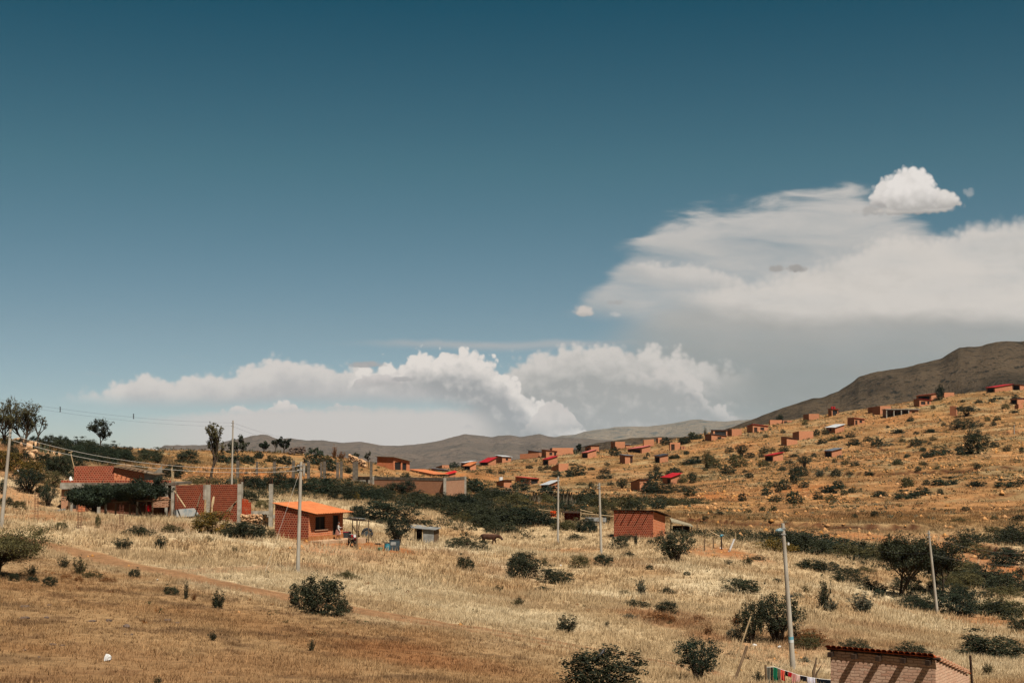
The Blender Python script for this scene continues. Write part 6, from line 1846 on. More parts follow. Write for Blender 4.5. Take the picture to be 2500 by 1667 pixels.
# ------------------------------------------------------------------ brick huts on the hillside
# xl, xc, xr, base y, top y at left end / corner / right end, roof, openings left / right (fractions), label, short name, angle
HUTS = [
    (1003, 1058, 1093, 1166, 1146, 1157, 1157, 'orange', '', 'O', 'low orange roofed brick house half hidden behind the compound wall', 'the orange roof behind the compound wall', 62, 318),
    (1054, 1092, 1096, 1152, 1143, 1147, 1147, 'grey', 'O', '', 'dark hut with blue grey roof above the orange roof behind the compound wall', '', 60, 350),
    (1090, 1094, 1113, 1166, 1155, 1157, 1152, 'red', '', '', 'small pale brick hut with red roof at the right end of the compound wall', 'the red roofed hut at the compound wall end', 40, 330),
    (1064, 1080, 1097, 1147, 1140, 1135, 1135, None, '', '', 'roofless looking brick box hut behind the blue grey roof', '', 42, 388),
    (1126, 1136, 1159, 1143, 1129, 1129, 1125, 'white', 'O', '', 'dark hut with pale zinc roof directly behind the small orange roofed hut', '', 38, 412),
    (1132, 1148, 1162, 1148, 1136, 1136, 1129, 'orange2', 'O', '', 'small hut with bright orange roof and dark open front on the valley edge', 'the small orange roofed hut', 42, None),
    (1171, 1192, 1211, 1136, 1128, 1127, 1117, 'bright', 'O', '', 'hut with broad bright red roof left of the pale roofed hut', 'the broad bright red roof', 42, None),
    (1210, 1226, 1248, 1130, 1111, 1114, 1115, 'white', '', 'W', 'square brick hut with pale roof and one window facing right', 'the pale roofed hut with a window', 42, None),
    (1269, 1316, 1322, 1119, 1108, 1105, 1105, None, '', '', 'long dark brick yard wall left of the brown red roof', '', 62, 440),
    (1289, 1317, 1322, 1116, 1099, 1103, 1103, 'dark', '', '', 'dark hut with grey roof rising behind the long dark yard wall', '', 58, 446),
    (1322, 1333, 1360, 1117, 1097, 1098, 1101, 'brown', '', 'WD', 'brick house with brown red roof above a bright red roofed hut', 'the brown red roof', 40, 436),
    (1325, 1339, 1361, 1136, 1121, 1120, 1113, 'bright', 'O', '', 'brick hut with bright red roof directly above a roofless brick hut', 'the bright red roof over the roofless hut', 40, None),
    (1342, 1348, 1400, 1112, 1094, 1093, 1093, None, '', '', 'long sunlit brick building with flat top right of the brown red roof', 'the long flat brick building', 25, 448),
    (1345, 1364, 1388, 1151, 1141, 1131, 1131, None, '', '', 'roofless brick hut with slanting left wall below the bright red roof', 'the roofless slanting hut', 42, None),
    (1420, 1435, 1456, 1118, 1105, 1103, 1097, 'pink', 'O', '', 'brick hut with faded pink roof and dark front beside a dark bush', 'the faded pink roofed hut', 42, None),
    (1428, 1442, 1462, 1104, 1091, 1087, 1087, 'dark', 'W', '', 'brick hut with dark flat roof just behind the faded pink roofed hut', '', 42, 446),
    (1491, 1502, 1526, 1097, 1078, 1078, 1078, None, '', '', 'tall sunlit brick cube without roof against the dark mountain foot', 'the tall brick cube on the crest', 40, None),
    (1526, 1527, 1537, 1093, 1086, 1085, 1085, 'white', 'O', '', 'tiny pale roofed shelter touching the tall brick cube on the crest', '', 30, 458),
    (1532, 1567, 1588, 1106, 1096, 1092, 1087, 'pink', 'O', '', 'long low hut with long faded pink roof near the crest', 'the long pink roof', 46, None),
    (1513, 1526, 1545, 1132, 1109, 1111, 1112, 'grey', '', 'D2', 'dark hut with blue grey roof and a dark door at its right side', 'the blue grey roofed hut with a side door', 42, None),
    (1598, 1611, 1631, 1130, 1112, 1113, 1109, 'dark', 'O', '', 'small brick hut with dark roof standing alone on open grass', 'the lone dark roofed hut', 42, None),
    (1569, 1571, 1596, 1086, 1074, 1074, 1072, None, '', '', 'narrow sunlit brick block on the crest right of the long pink roof', '', 30, 448),
    (1601, 1606, 1615, 1074, 1069, 1069, 1068, None, '', '', 'tiny sliver of brick hut between dark bushes on the crest', '', 35, 458),
    (1634, 1636, 1661, 1100, 1081, 1080, 1080, None, '', 'D1', 'brick hut without roof and with dark doorway, joined by a lower annex', 'the brick hut with the annex', 25, None),
    (1661, 1663, 1673, 1098, 1089, 1089, 1089, None, '', 'W', 'low brick annex at the right of the roofless hut with doorway', '', 25, None),
    (1258, 1294, 1316, 1183, 1163, 1167, 1168, 'red2', 'W', 'O', 'large brick house with coral red roof beyond the valley thicket', 'the large coral red roof', 55, None),
    (1212, 1230, 1249, 1191, 1177, 1172, 1172, 'dark', '', '', 'brick hut with white tank on top, left of the large coral red roof', 'the brick hut with the white tank', 42, None),
    (1321, 1340, 1362, 1195, 1183, 1182, 1173, 'white', 'O', 'W', 'brick house with big pale blue white roof behind a utility pole', 'the pale blue white roof', 44, None),
    (1540, 1562, 1585, 1198, 1177, 1170, 1170, 'dark', '', '', 'brick hut with slanting top beside a dark round bush, lower hillside', 'the slanting hut on the lower hillside', 44, None),
    (1617, 1638, 1662, 1182, 1164, 1165, 1156, 'bright', 'D1', '', 'hut with vivid red roof and dark front on the lower hillside', 'the vivid red roof on the lower hillside', 44, None),
    (1735, 1740, 1776, 1061, 1049, 1049, 1049, 'grey', '', 'O', 'long dark hut with grey roof behind a lower blue grey roofed hut', '', 30, 436),
    (1721, 1737, 1774, 1077, 1061, 1059, 1063, 'grey', '', 'W', 'brick hut with blue grey roof in front of a longer dark one', 'the front blue grey roofed hut', 36, None),
    (1775, 1787, 1811, 1065, 1047, 1047, 1047, None, '', '', 'sunlit brick cube without roof beside two blue grey roofs', 'the brick cube beside two grey roofs', 40, None),
    (1824, 1838, 1875, 1056, 1041, 1036, 1040, 'red', '', 'DW', 'brick hut with dark red roof under the foot of the mountain', 'the dark red roofed hut under the mountain', 38, None),
    (1879, 1880, 1910, 1037, 1026, 1025, 1025, None, '', '', 'low long brick wall hut at the mountain foot, beside a dark tree', 'the low long brick hut', 25, None),
    (1910, 1912, 1934, 1034, 1027, 1026, 1026, None, '', 'D1', 'low brick block right of the low long brick hut', '', 25, None),
    (1961, 1975, 2000, 1026, 1012, 1010, 1010, None, '', '', 'yellow orange brick cube with white specks on the crest', 'the yellow orange brick cube', 40, None),
    (2021, 2030, 2046, 1011, 998, 998, 999, 'red', '', 'O', 'small dark hut with red water drums on its roof on the crest', '', 36, 458),
    (2069, 2086, 2111, 1038, 1020, 1020, 1023, 'bright', '', 'DW', 'brick hut with bright red roof, doorway and window, upper hillside', 'the upper bright red roof with a doorway', 40, None),
    (2017, 2039, 2061, 1058, 1043, 1043, 1036, 'white', 'W', '', 'brick hut with white zinc roof and a window in its shaded side', 'the white roofed hut', 44, None),
    (1935, 1951, 1986, 1074, 1056, 1052, 1052, None, '', '', 'wide sunlit brick hut without roof behind a dark roofed hut', 'the wide roofless brick hut', 36, None),
    (1907, 1921, 1947, 1088, 1066, 1067, 1070, 'dark', '', '', 'dark hut with slate coloured roof in front of the wide roofless hut', 'the slate roofed dark hut', 42, None),
    (1867, 1888, 1912, 1126, 1112, 1110, 1104, 'red3', 'O', '', 'hut with light red roof and dark open front in the middle of the hillside', 'the light red roof mid hillside', 44, None),
    (2013, 2031, 2055, 1116, 1100, 1100, 1094, 'grey', 'O', '', 'hut with grey roof and dark open front in the middle of the hillside', 'the grey roofed hut mid hillside', 42, None),
    (2132, 2149, 2176, 1012, 993, 991, 991, None, '', '', 'tall brick hut without roof left of the columned building', 'the tall hut by the columned building', 40, None),
    (2118, 2134, 2146, 1001, 996, 994, 993, 'bright', '', '', 'red roof corner showing behind the tall roofless hut', '', 40, 450),
    (2231, 2245, 2274, 993, 975, 974, 977, 'bright', '', 'WW', 'brick house with crimson roof in front of an orange roofed one on the crest', 'the crimson roof on the crest', 40, None),
    (2237, 2274, 2288, 977, 966, 962, 960, 'orange3', 'O', '', 'brick house with orange red roof behind the crimson roofed one', '', 58, 460),
    (2303, 2305, 2330, 971, 958, 958, 958, None, '', '', 'plain sunlit brick box right of the dark conifer on the crest', 'the plain box by the conifer', 28, None),
    (2408, 2429, 2472, 958, 946, 945, 938, 'bright', 'O', '', 'long brick hut with bright red roof at the top right of the hill', 'the long bright red roofed hut top right', 38, None),
    (2473, 2491, 2515, 958, 939, 938, 940, 'grey', 'O', '', 'dark hut with grey zinc roof at the right edge on the crest', '', 42, 456),
    (2319, 2334.5, 2336.5, 1015, 991, 991, 991, None, '', '', 'tall narrow dark brick tower hut beside a flat topped tree', 'the narrow dark tower hut', 66, None),
    (2467, 2484, 2506, 988, 974, 972, 971, 'grey', 'O', '', 'brick hut with thin grey roof at the right edge, below the crest', 'the thin grey roof at the right edge', 42, None),
    (2477, 2487, 2498, 999, 989, 986, 986, None, '', '', 'small bright orange brick ruin below the hut at the right edge', '', 42, None),
]
ROOFS = {'orange': 'roof_orange', 'orange2': 'roof_orange', 'orange3': 'roof_brown', 'red': 'roof_red', 'red2': 'roof_pink', 'red3': 'roof_brightred', 'bright': 'roof_brightred', 'white': 'roof_white', 'grey': 'roof_grey', 'dark': 'roof_dark', 'pink': 'roof_pink', 'brown': 'roof_brown'}
M['roof_coral'] = noise_mat('coral_red_roof', lin(206, 78, 62), lin(188, 62, 50), .8, .65, .15)
LAND = []
for (xl, xc, xr, yb, tl, tcc, tr, roof, oL, oR, lab, short, phi, Yh) in HUTS:
    kk = G(xc, yb) if Yh is None else GY(xc, Yh)
    Y = kk[1]; s_ = Y / F; al_ = math.degrees(math.atan((xc - 1250) / F))
    phi = phi - 14 if phi < 50 else phi - al_             # most huts face the same way; angle to the line of sight is phi + al_
    phi = max(14.0, phi); a = math.radians(phi); ap = math.radians(phi + al_); s_ *= math.cos(math.radians(al_))
    wl = max(.8, (xc - xl) * s_ / max(.25, math.sin(ap))); wr = max(.8, (xr - xc) * s_ / max(.3, math.cos(ap)))
    z = lambda px, py, YY: P(px, py, YY)[2] - kk[2]
    hK = z(xc, tcc, Y); hL = z(xl, tl, Y + wl * math.cos(a)); hR = z(xr, tr, Y + wr * math.sin(a))
    def ops(code, w, h_):
        o = []
        if code == 'O': o = [(.12 * w, .88 * w, -.3, h_ * .84)]
        elif code == 'W': o = [(.4 * w, .66 * w, h_ * .42, h_ * .78)]
        elif code == 'D1': o = [(.1 * w, .45 * w, -.3, h_ * .8)]
        elif code == 'D2': o = [(.66 * w, .98 * w, -.3, h_ * .84)]
        elif code == 'DW': o = [(.08 * w, .3 * w, -.3, h_ * .8), (.5 * w, .75 * w, h_ * .4, h_ * .8)]
        elif code == 'WD': o = [(.3 * w, .55 * w, h_ * .4, h_ * .8), (.72 * w, .92 * w, -.3, h_ * .8)]
        elif code == 'WW': o = [(.12 * w, .5 * w, h_ * .35, h_ * .8), (.66 * w, .84 * w, h_ * .4, h_ * .8)]
        return o
    rm = None if roof is None else (M['roof_coral'] if roof == 'red2' else M[ROOFS[roof]])
    root, k, R_, L_ = house('brick_hut', xc, yb, phi, wl, wr, hK, hL, hR, M['brick_hut'], rm, ops(oL, wl, min(hK, hL)), ops(oR, wr, min(hK, hR)), lab, 'hut', 'brick huts scattered over the hillside',
                            Y=Yh, over=.32, sink=1.4)
    if short: LAND.append((short, (xl + xr) / 2, (tcc + yb) / 2))
    if 'white tank' in lab:
        m = MB(); m.tube([(-.6, 1.6, hK - .1), (-.6, 1.6, hK + .6)], [.4, .38], 10); tag(m.build('water_tank', M['white'], loc=k), 'white tank sitting on top of a brick hut', 'tank')
    if 'drums' in lab:
        for q in (.4, 1.3): m = MB(); m.tube([tuple(R_ * q + L_ * .5 + Vector((0, 0, hK + .08))), tuple(R_ * q + L_ * .5 + Vector((0, 0, hK + .8)))], .35, 8); tag(m.build('drum', M['red_paint'], loc=k), ('left' if q < 1 else 'right') + ' red drum on the roof of the small crest hut', 'drum')
# long unfinished concrete building with columns
k = GY(2217, 434); s_ = 434 / F
root = tag(empty('columned_building', k), 'long open concrete building with flat slab and columns, upper hillside', 'building')
x0 = (2160 - 2217) * s_; x1 = 24 * s_; ht = P(2217, 998, 434)[2] - k[2]
m = MB(); m.box((x0, -.6, ht - .22), (x1 + .3, 4, ht)); m.build('slab', M['concrete'], root)
m = MB(); m.box((x0 + .3, 3.6, -2), (x1, 3.75, ht - .224)); m.build('back_wall', M['brick_dull'], root)
m = MB(); panel(m, (0, -.2), (x1, -.2), -2, ht - .224, ht - .224, [(1.0, 2.0, -.2, ht - .9)]); m.build('front_wall', M['brick_hut'], root)
m = MB(); panel(m, (x0 + .2, 3.6), (x0 + .2, -.3), -2, ht - .224, ht - .224); m.build('end_wall', M['brick_dull'], root)
for px in (2163, 2181, 2199, 2217):
    m = MB(); x = (px - 2217) * s_; m.box((x - .14, -.45, -2), (x + .14, -.21, ht - .224)); m.build('column', M['concrete'], root)
LAND.append(('the columned building', 2200, 1004))
LAND += [('the lamp pole', 1918, 1450), ('the tiled house', 2160, 1625), ('the gully pole', 2272, 1400), ('the windowless brick house', 1565, 1275), ('the thatched shelter', 1664, 1290), ('the white plank', 1785, 1330),
         ('the brown cow', 1195, 1320), ('the rickety grey shed', 1030, 1300), ('the turquoise barrel', 945, 1336), ('the orange roofed brick house', 760, 1275), ('the compound wall', 1040, 1190), ('the white pole', 734, 1390),
         ('the unfinished red walls', 520, 1220), ('the two level house', 280, 1190), ('the left edge pole', 18, 1200), ('the white plastic bag', 264, 1613), ('the concrete columns', 760, 1150), ('the scrap roofed ridge house', 960, 1133),
         ('the orange cloth', 1351, 1254), ('the ridge pole', 569, 1100), ('the tall pole by the brick house', 1466, 1340), ('the washing line', 1940, 1650), ('the white boundary post', 2476, 1048), ('the boulder slope', 110, 1100)]

# ------------------------------------------------------------------ shrubs, trees, cacti
ORD = ['nearest', 'second nearest', 'third nearest', 'fourth nearest', 'fifth nearest', 'sixth nearest', 'seventh nearest', 'eighth nearest', 'ninth nearest', 'tenth nearest', 'eleventh nearest', 'twelfth nearest']
PEND = []


def pend(o, desc, px, py): PEND.append((o, desc, px, py))


def flush_labels():
    """one telling label each: look + where it stands relative to the nearest landmark"""
    buck = {}
    for o, desc, px, py in PEND:
        best = min(LAND, key=lambda l: (l[1] - px) ** 2 + ((l[2] - py) * 1.3) ** 2)
        dx, dy = px - best[1], py - best[2]
        rel = ('right of' if dx > 0 else 'left of') if abs(dx) > abs(dy) * 1.1 else ('below' if dy > 0 else 'above')
        buck.setdefault((desc, rel, best[0]), []).append((dx * dx + dy * dy, o))
    for (desc, rel, ld), L in buck.items():
        L.sort(key=lambda q: q[0])
        for i, (_, o) in enumerate(L):
            o['label'] = (desc + ' ' + rel + ' ' + ld) if len(L) == 1 else (ORD[min(i, 11)] + ' ' + desc + ' ' + rel + ' ' + ld)


TONE = {'dark': 'dark green', 'deep': 'deep green', 'olive': 'olive', 'rust': 'rusty brown', 'grey': 'grey green', 'yellow': 'yellow tinged'}
FORM = {'dome': 'rounded shrub', 'low': 'low spreading shrub', 'sparse': 'sparse upright shrub', 'tall': 'tall dense shrub', 'leggy': 'small bushy tree', 'flat': 'flat topped tree'}
KINDN = {'dome': 'shrub', 'low': 'low_shrub', 'sparse': 'sparse_shrub', 'tall': 'tall_shrub', 'leggy': 'bushy_tree', 'flat': 'flat_topped_tree'}
vr = random.Random(11)


def shrub(px, py, w, h, form=None, leaf='dark', Y=None):
    """shrub whose foot shows at photo pixel (px,py), w by h photo pixels"""
    g = Vector(G(px, py)) if Y is None else Vector(GY(px, Y))
    s_ = g.y / F
    if form is None:
        form = 'low' if h < w * .5 else ('tall' if h > w * 1.0 else 'dome')
    W, Hh = w * s_ * 1.18, h * s_ * 1.12
    far = g.y > 215 and max(w, h) < 70
    key = {'dome': 'dome', 'low': 'low', 'sparse': 'sparse', 'tall': 'tall', 'leggy': 'leggy', 'flat': 'flat'}[form]
    if far and key in ('dome', 'low'): key = 'f' + key + str(vr.randrange(3))
    else: key = key + str(vr.randrange({'dome': 3, 'low': 3, 'sparse': 3, 'tall': 2, 'leggy': 2, 'flat': 1}[key]))
    stem = form in ('leggy', 'flat', 'sparse') or (w * h > 1800 and g.y < 180)
    fm, sm = proto_mesh(key, leaf, True)
    dep = min(W, max(Hh, W * .7)) * .9
    rz = vr.uniform(0, 6.28)
    sc3 = (W * 1.02, dep * 1.02, Hh)
    if stem:
        root = empty(KINDN[form], g, 0); root.scale = sc3
        a = link('foliage', fm, root); a.rotation_euler = (0, 0, rz); b = link('stem', sm, root); b.rotation_euler = (0, 0, rz)
        o = root
    else:
        o = link(KINDN[form], fm, None, g); o.scale = sc3
        o.rotation_euler = (0, 0, vr.choice((0, math.pi)) + vr.uniform(-.5, .5))
    o['category'] = 'tree' if form in ('leggy', 'flat') else 'shrub'
    o['group'] = 'shrubs and small trees on the dry slopes'
    pend(o, TONE[leaf] + ' ' + FORM[form], px, py - h / 2)
    return o


def crop(x0, y0, sc_, L, k=1.0):
    """entries in zoomed-crop pixels: x, foot y, w, h [, form [, leaf]]"""
    for e in L:
        x, y, w, h = e[:4]; fo = e[4] if len(e) > 4 else None; lf = e[5] if len(e) > 5 else vr.choice(('dark', 'deep', 'deep', 'dark', 'dark', 'olive'))
        shrub(x0 + x / sc_, y0 + y / sc_, w / sc_ * k, h / sc_ * (1 + (k - 1) * .6), fo, lf)


# right hillside
crop(1640, 900, 3.672, [
    (515, 750, 80, 48), (628, 785, 105, 95, 'leggy'), (545, 805, 60, 45), (215, 850, 130, 62), (360, 890, 140, 95, None, 'olive'), (600, 880, 150, 110, None, 'olive'), (695, 800, 90, 50), (820, 760, 72, 65),
    (890, 740, 75, 38), (1005, 745, 90, 55), (800, 795, 50, 35), (815, 875, 115, 60, None, 'olive'), (505, 948, 130, 88), (300, 915, 48, 32), (35, 930, 85, 52), (40, 802, 92, 38), (1095, 792, 92, 45), (1190, 882, 100, 95, 'leggy', 'deep'),
    (1050, 852, 72, 36), (990, 912, 92, 42), (1105, 1035, 110, 158, 'tall', 'deep'), (1180, 962, 95, 85, None, 'deep'), (1325, 965, 110, 72, 'sparse', 'grey'), (1480, 972, 105, 78, None, 'deep'), (1600, 957, 62, 42), (1550, 862, 62, 50, None, 'olive'),
    (1640, 872, 85, 52), (1775, 952, 95, 42), (700, 977, 75, 45), (865, 1062, 92, 56), (945, 1062, 62, 50), (860, 1134, 112, 70, None, 'deep'), (960, 1104, 62, 50), (1020, 1084, 105, 92), (1105, 1208, 140, 112), (1180, 1064, 95, 52),
    (920, 1192, 112, 56), (635, 1188, 75, 72, None, 'deep'), (1405, 1112, 160, 98, 'low', 'deep'), (1490, 1076, 150, 86, 'low', 'deep'), (1310, 1172, 80, 70), (1420, 1184, 105, 62), (1540, 1132, 70, 50), (1620, 1112, 82, 48), (1870, 1142, 155, 70, 'low', 'deep'),
    (2095, 1164, 210, 92, 'low', 'deep'), (2250, 1132, 185, 84, 'low', 'deep'), (2120, 1044, 95, 72, None, 'olive'), (2280, 1042, 62, 50), (1640, 682, 142, 62, 'low'), (1830, 697, 112, 88), (1940, 692, 92, 42, None, 'grey'), (2180, 692, 102, 78),
    (2260, 662, 92, 32), (2030, 578, 122, 56), (1600, 617, 82, 50), (1500, 628, 112, 42), (1440, 645, 105, 52, None, 'olive'), (1350, 668, 122, 46, 'low'), (1750, 652, 72, 46), (2310, 572, 100, 46), (2140, 472, 62, 30), (1300, 602, 62, 62),
    (1380, 592, 62, 60), (1195, 502, 62, 50), (970, 462, 62, 72, 'tall', 'deep'), (2250, 862, 62, 35), (2280, 797, 92, 52), (2110, 792, 62, 30), (2030, 848, 105, 45), (2250, 742, 62, 35), (690, 1287, 82, 35), (430, 1312, 62, 35),
    (345, 1292, 62, 30), (810, 1272, 50, 35), (920, 1272, 50, 40), (300, 1347, 50, 30), (1640, 1347, 62, 50), (1820, 1332, 72, 62), (1460, 842, 50, 35), (110, 673, 100, 62), (190, 632, 85, 60, None, 'deep'), (130, 762, 50, 32), (840, 617, 42, 30), (125, 862, 120, 32, None, 'olive'), (1000, 575, 40, 35), (655, 930, 40, 30), (1515, 800, 55, 30, None, 'grey')])
crop(1960, 800, 4.356, [
    (1750, 940, 205, 102, 'flat', 'deep'), (1730, 1064, 350, 132, 'low', 'deep'), (1845, 1340, 265, 235, 'tall', 'dark'), (1710, 1345, 150, 100, None, 'deep'), (1670, 1292, 112, 42), (1455, 1357, 240, 112, 'low', 'deep'), (1290, 1382, 82, 42), (1280, 1302, 72, 35),
    (1110, 1378, 72, 36), (1350, 1240, 60, 30), (1065, 1212, 70, 36), (905, 1066, 42, 32), (1370, 1112, 122, 42), (1210, 1132, 60, 36), (1390, 1197, 72, 42), (1145, 990, 72, 42), (2040, 1272, 122, 62), (2165, 1314, 72, 66),
    (2070, 982, 112, 52, None, 'olive'), (1960, 992, 62, 52, None, 'olive'), (2035, 1042, 52, 52), (1500, 1044, 50, 40), (1875, 797, 112, 36), (1705, 792, 52, 30), (2015, 792, 72, 42), (2075, 762, 112, 42), (2255, 752, 82, 46), (2150, 862, 92, 60, None, 'olive'), (2250, 902, 110, 36),
    (1382, 864, 52, 46), (1460, 770, 88, 150, 'tall', 'deep'), (1000, 1452, 122, 56, None, 'olive'), (1300, 1464, 62, 35), (1420, 1504, 82, 40), (1230, 1514, 72, 40), (1860, 1494, 62, 62), (2330, 1334, 52, 62), (360, 870, 50, 50, 'tall', 'deep'), (115, 1370, 70, 40), (1425, 772, 60, 30)])
# lower right gully
crop(2200, 1160, 3.92, [
    (60, 112, 105, 92, None, 'olive'), (370, 182, 62, 60), (430, 92, 245, 92, 'low', 'deep'), (720, 104, 185, 72, 'low', 'deep'), (1000, 106, 225, 82, 'low'), (1150, 82, 82, 42), (1130, 436, 112, 60), (890, 422, 62, 40), (555, 445, 132, 52, None, 'olive'), (615, 342, 82, 50),
    (1080, 655, 225, 172, None, 'dark'), (900, 545, 182, 62, None, 'olive'), (640, 742, 400, 112, 'low', 'olive'), (1040, 860, 320, 170, None, 'deep'), (700, 915, 135, 82, None, 'deep'), (880, 980, 205, 92, 'low', 'deep'), (1145, 1000, 82, 112, None, 'deep'), (650, 1070, 260, 140, None, 'olive'),
    (1000, 1150, 360, 125, 'low', 'olive'), (500, 1335, 390, 220, 'dome', 'deep'), (560, 1135, 150, 100, None, 'olive'), (180, 1292, 225, 102, None, 'dark'), (960, 1325, 430, 175, None, 'olive'), (770, 1144, 82, 42, None, 'deep'), (1120, 1510, 190, 150, None, 'dark'), (60, 1110, 260, 150, None, 'dark'), (330, 1110, 160, 110, None, 'dark'), (800, 800, 110, 60)])
crop(1860, 1240, 3.672, [
    (300, 390, 250, 165, None, 'dark'), (480, 415, 210, 135, None, 'dark'), (610, 405, 155, 105, None, 'deep'), (760, 435, 255, 125, None, 'olive'), (900, 445, 200, 105, None, 'dark'), (420, 545, 250, 82, 'low', 'olive'), (640, 525, 82, 42), (750, 592, 185, 72), (910, 575, 155, 62),
    (540, 905, 175, 260, 'sparse', 'dark'), (400, 755, 105, 62, 'sparse', 'olive'), (610, 925, 170, 100, 'sparse', 'grey'), (880, 935, 290, 160, 'sparse', 'grey'), (130, 674, 62, 42), (310, 804, 105, 52, None, 'grey'), (710, 664, 62, 52), (1045, 805, 82, 72, None, 'deep'),
    (390, 1374, 82, 52, 'low', 'grey'), (825, 1275, 225, 115, None, 'dark'), (1320, 1320, 265, 125, None, 'dark'), (2080, 1330, 490, 185, 'dome', 'dark'), (2030, 1495, 105, 112, 'sparse', 'olive'), (400, 1215, 310, 130, 'low', 'rust'), (1400, 915, 240, 110, None, 'deep'), (130, 380, 300, 130, None, 'yellow'), (1690, 700, 260, 120, None, 'olive')], 1.2)
crop(1780, 1467, 7.84, [(430, 800, 470, 700, 'leggy', 'dark'), (930, 800, 860, 830, 'leggy', 'dark'), (130, 480, 260, 280, 'sparse', 'rust'), (130, 720, 330, 300, 'low', 'grey'), (1520, 900, 560, 330, 'low', 'olive'), (1250, 800, 360, 360, 'sparse', 'dark'), (560, 1568, 330, 260, 'sparse', 'dark')])
# foreground and middle field
crop(1240, 1240, 3.672, [
    (140, 625, 275, 192, 'dome', 'dark'), (440, 675, 290, 142, 'dome', 'dark'), (300, 744, 185, 62, 'low', 'dark'), (640, 535, 175, 112, None, 'olive'), (850, 515, 165, 102, None, 'deep'), (340, 520, 110, 90, 'sparse', 'olive'), (100, 865, 130, 72, 'sparse', 'dark'), (515, 1115, 310, 165, 'sparse', 'dark'), (890, 1065, 72, 62, 'sparse', 'dark'),
    (1150, 880, 240, 75, 'low', 'dark'), (1430, 945, 185, 112, None, 'dark'), (1210, 775, 165, 155, 'sparse', 'grey'), (1430, 765, 155, 72, None, 'dark'), (1050, 775, 135, 52, 'sparse', 'olive'), (1090, 995, 165, 62, 'sparse', 'grey'), (1350, 1015, 255, 92, 'low', 'rust'), (1700, 1015, 125, 62, 'low', 'rust'), (1800, 1135, 155, 82, 'sparse', 'rust'),
    (2090, 760, 315, 130, 'dome', 'dark'), (830, 1600, 660, 330, 'dome', 'dark'), (1700, 1545, 350, 335, 'leggy', 'deep'), (600, 285, 172, 72, 'low', 'dark'), (1000, 365, 145, 122, None, 'dark'), (1090, 445, 155, 72, None, 'dark'), (1130, 245, 105, 62, None, 'deep'), (1080, 285, 135, 62, None, 'dark'), (1150, 340, 62, 122, 'sparse', 'dark'), (1280, 335, 72, 52),
    (1500, 490, 330, 262, 'leggy', 'dark'), (1400, 485, 105, 52, 'sparse', 'dark'), (2140, 505, 185, 82, 'sparse', 'olive'), (2250, 465, 105, 52, 'low', 'deep'), (1980, 505, 95, 52, 'sparse', 'grey'), (720, 215, 125, 102, None, 'deep'), (560, 195, 165, 95, None, 'olive'), (410, 145, 82, 62), (1600, 600, 60, 35), (1270, 550, 70, 40)])
crop(0, 1240, 3.672, [
    (570, 535, 135, 112, 'sparse', 'dark'), (710, 592, 170, 165, 'sparse', 'olive'), (830, 625, 172, 72, 'low', 'olive'), (280, 595, 145, 95, 'sparse', 'dark'), (440, 705, 125, 92, None, 'dark'), (130, 655, 112, 72, None, 'dark'), (290, 665, 95, 52), (590, 635, 92, 52, 'low', 'rust'), (700, 655, 105, 52, 'low', 'rust'), (970, 662, 130, 50, 'low', 'rust'),
    (1200, 615, 105, 75, 'dome', 'dark'), (1450, 365, 205, 122, 'sparse', 'deep'), (1090, 365, 250, 112, 'sparse', 'dark'), (1230, 245, 285, 115, None, 'dark'), (1520, 215, 205, 92, None, 'olive'), (1890, 225, 310, 200, 'dome', 'yellow'), (2180, 262, 330, 140, None, 'dark'), (1540, 775, 130, 82, None, 'dark'), (1672, 815, 78, 170, 'sparse', 'dark'), (1735, 830, 70, 70, 'sparse', 'rust'),
    (1950, 895, 190, 165, 'sparse', 'dark'), (1900, 1185, 130, 82, 'sparse', 'dark'), (1420, 1590, 125, 85, 'sparse', 'dark'), (875, 178, 52, 105, 'tall', 'olive'), (540, 195, 105, 75, None, 'olive'), (1870, 300, 110, 60, 'sparse', 'olive'), (2100, 400, 90, 60, 'sparse', 'olive')])
# centre foreground double bush and others
for a in [(733, 1486, 62, 62, 'dome', 'dark'), (785, 1500, 100, 92, 'dome', 'dark'), (838, 1494, 42, 46, 'low', 'dark'), (760, 1588, 26, 32, 'sparse', 'dark'), (1138, 1390, 46, 34, None, 'dark'), (1275, 1388, 60, 42, None, 'dark'), (1262, 1480, 40, 20, 'sparse', 'olive'), (1215, 1445, 44, 18, 'sparse', 'olive'), (848, 1412, 60, 24, 'low', 'olive')]:
    shrub(*a)
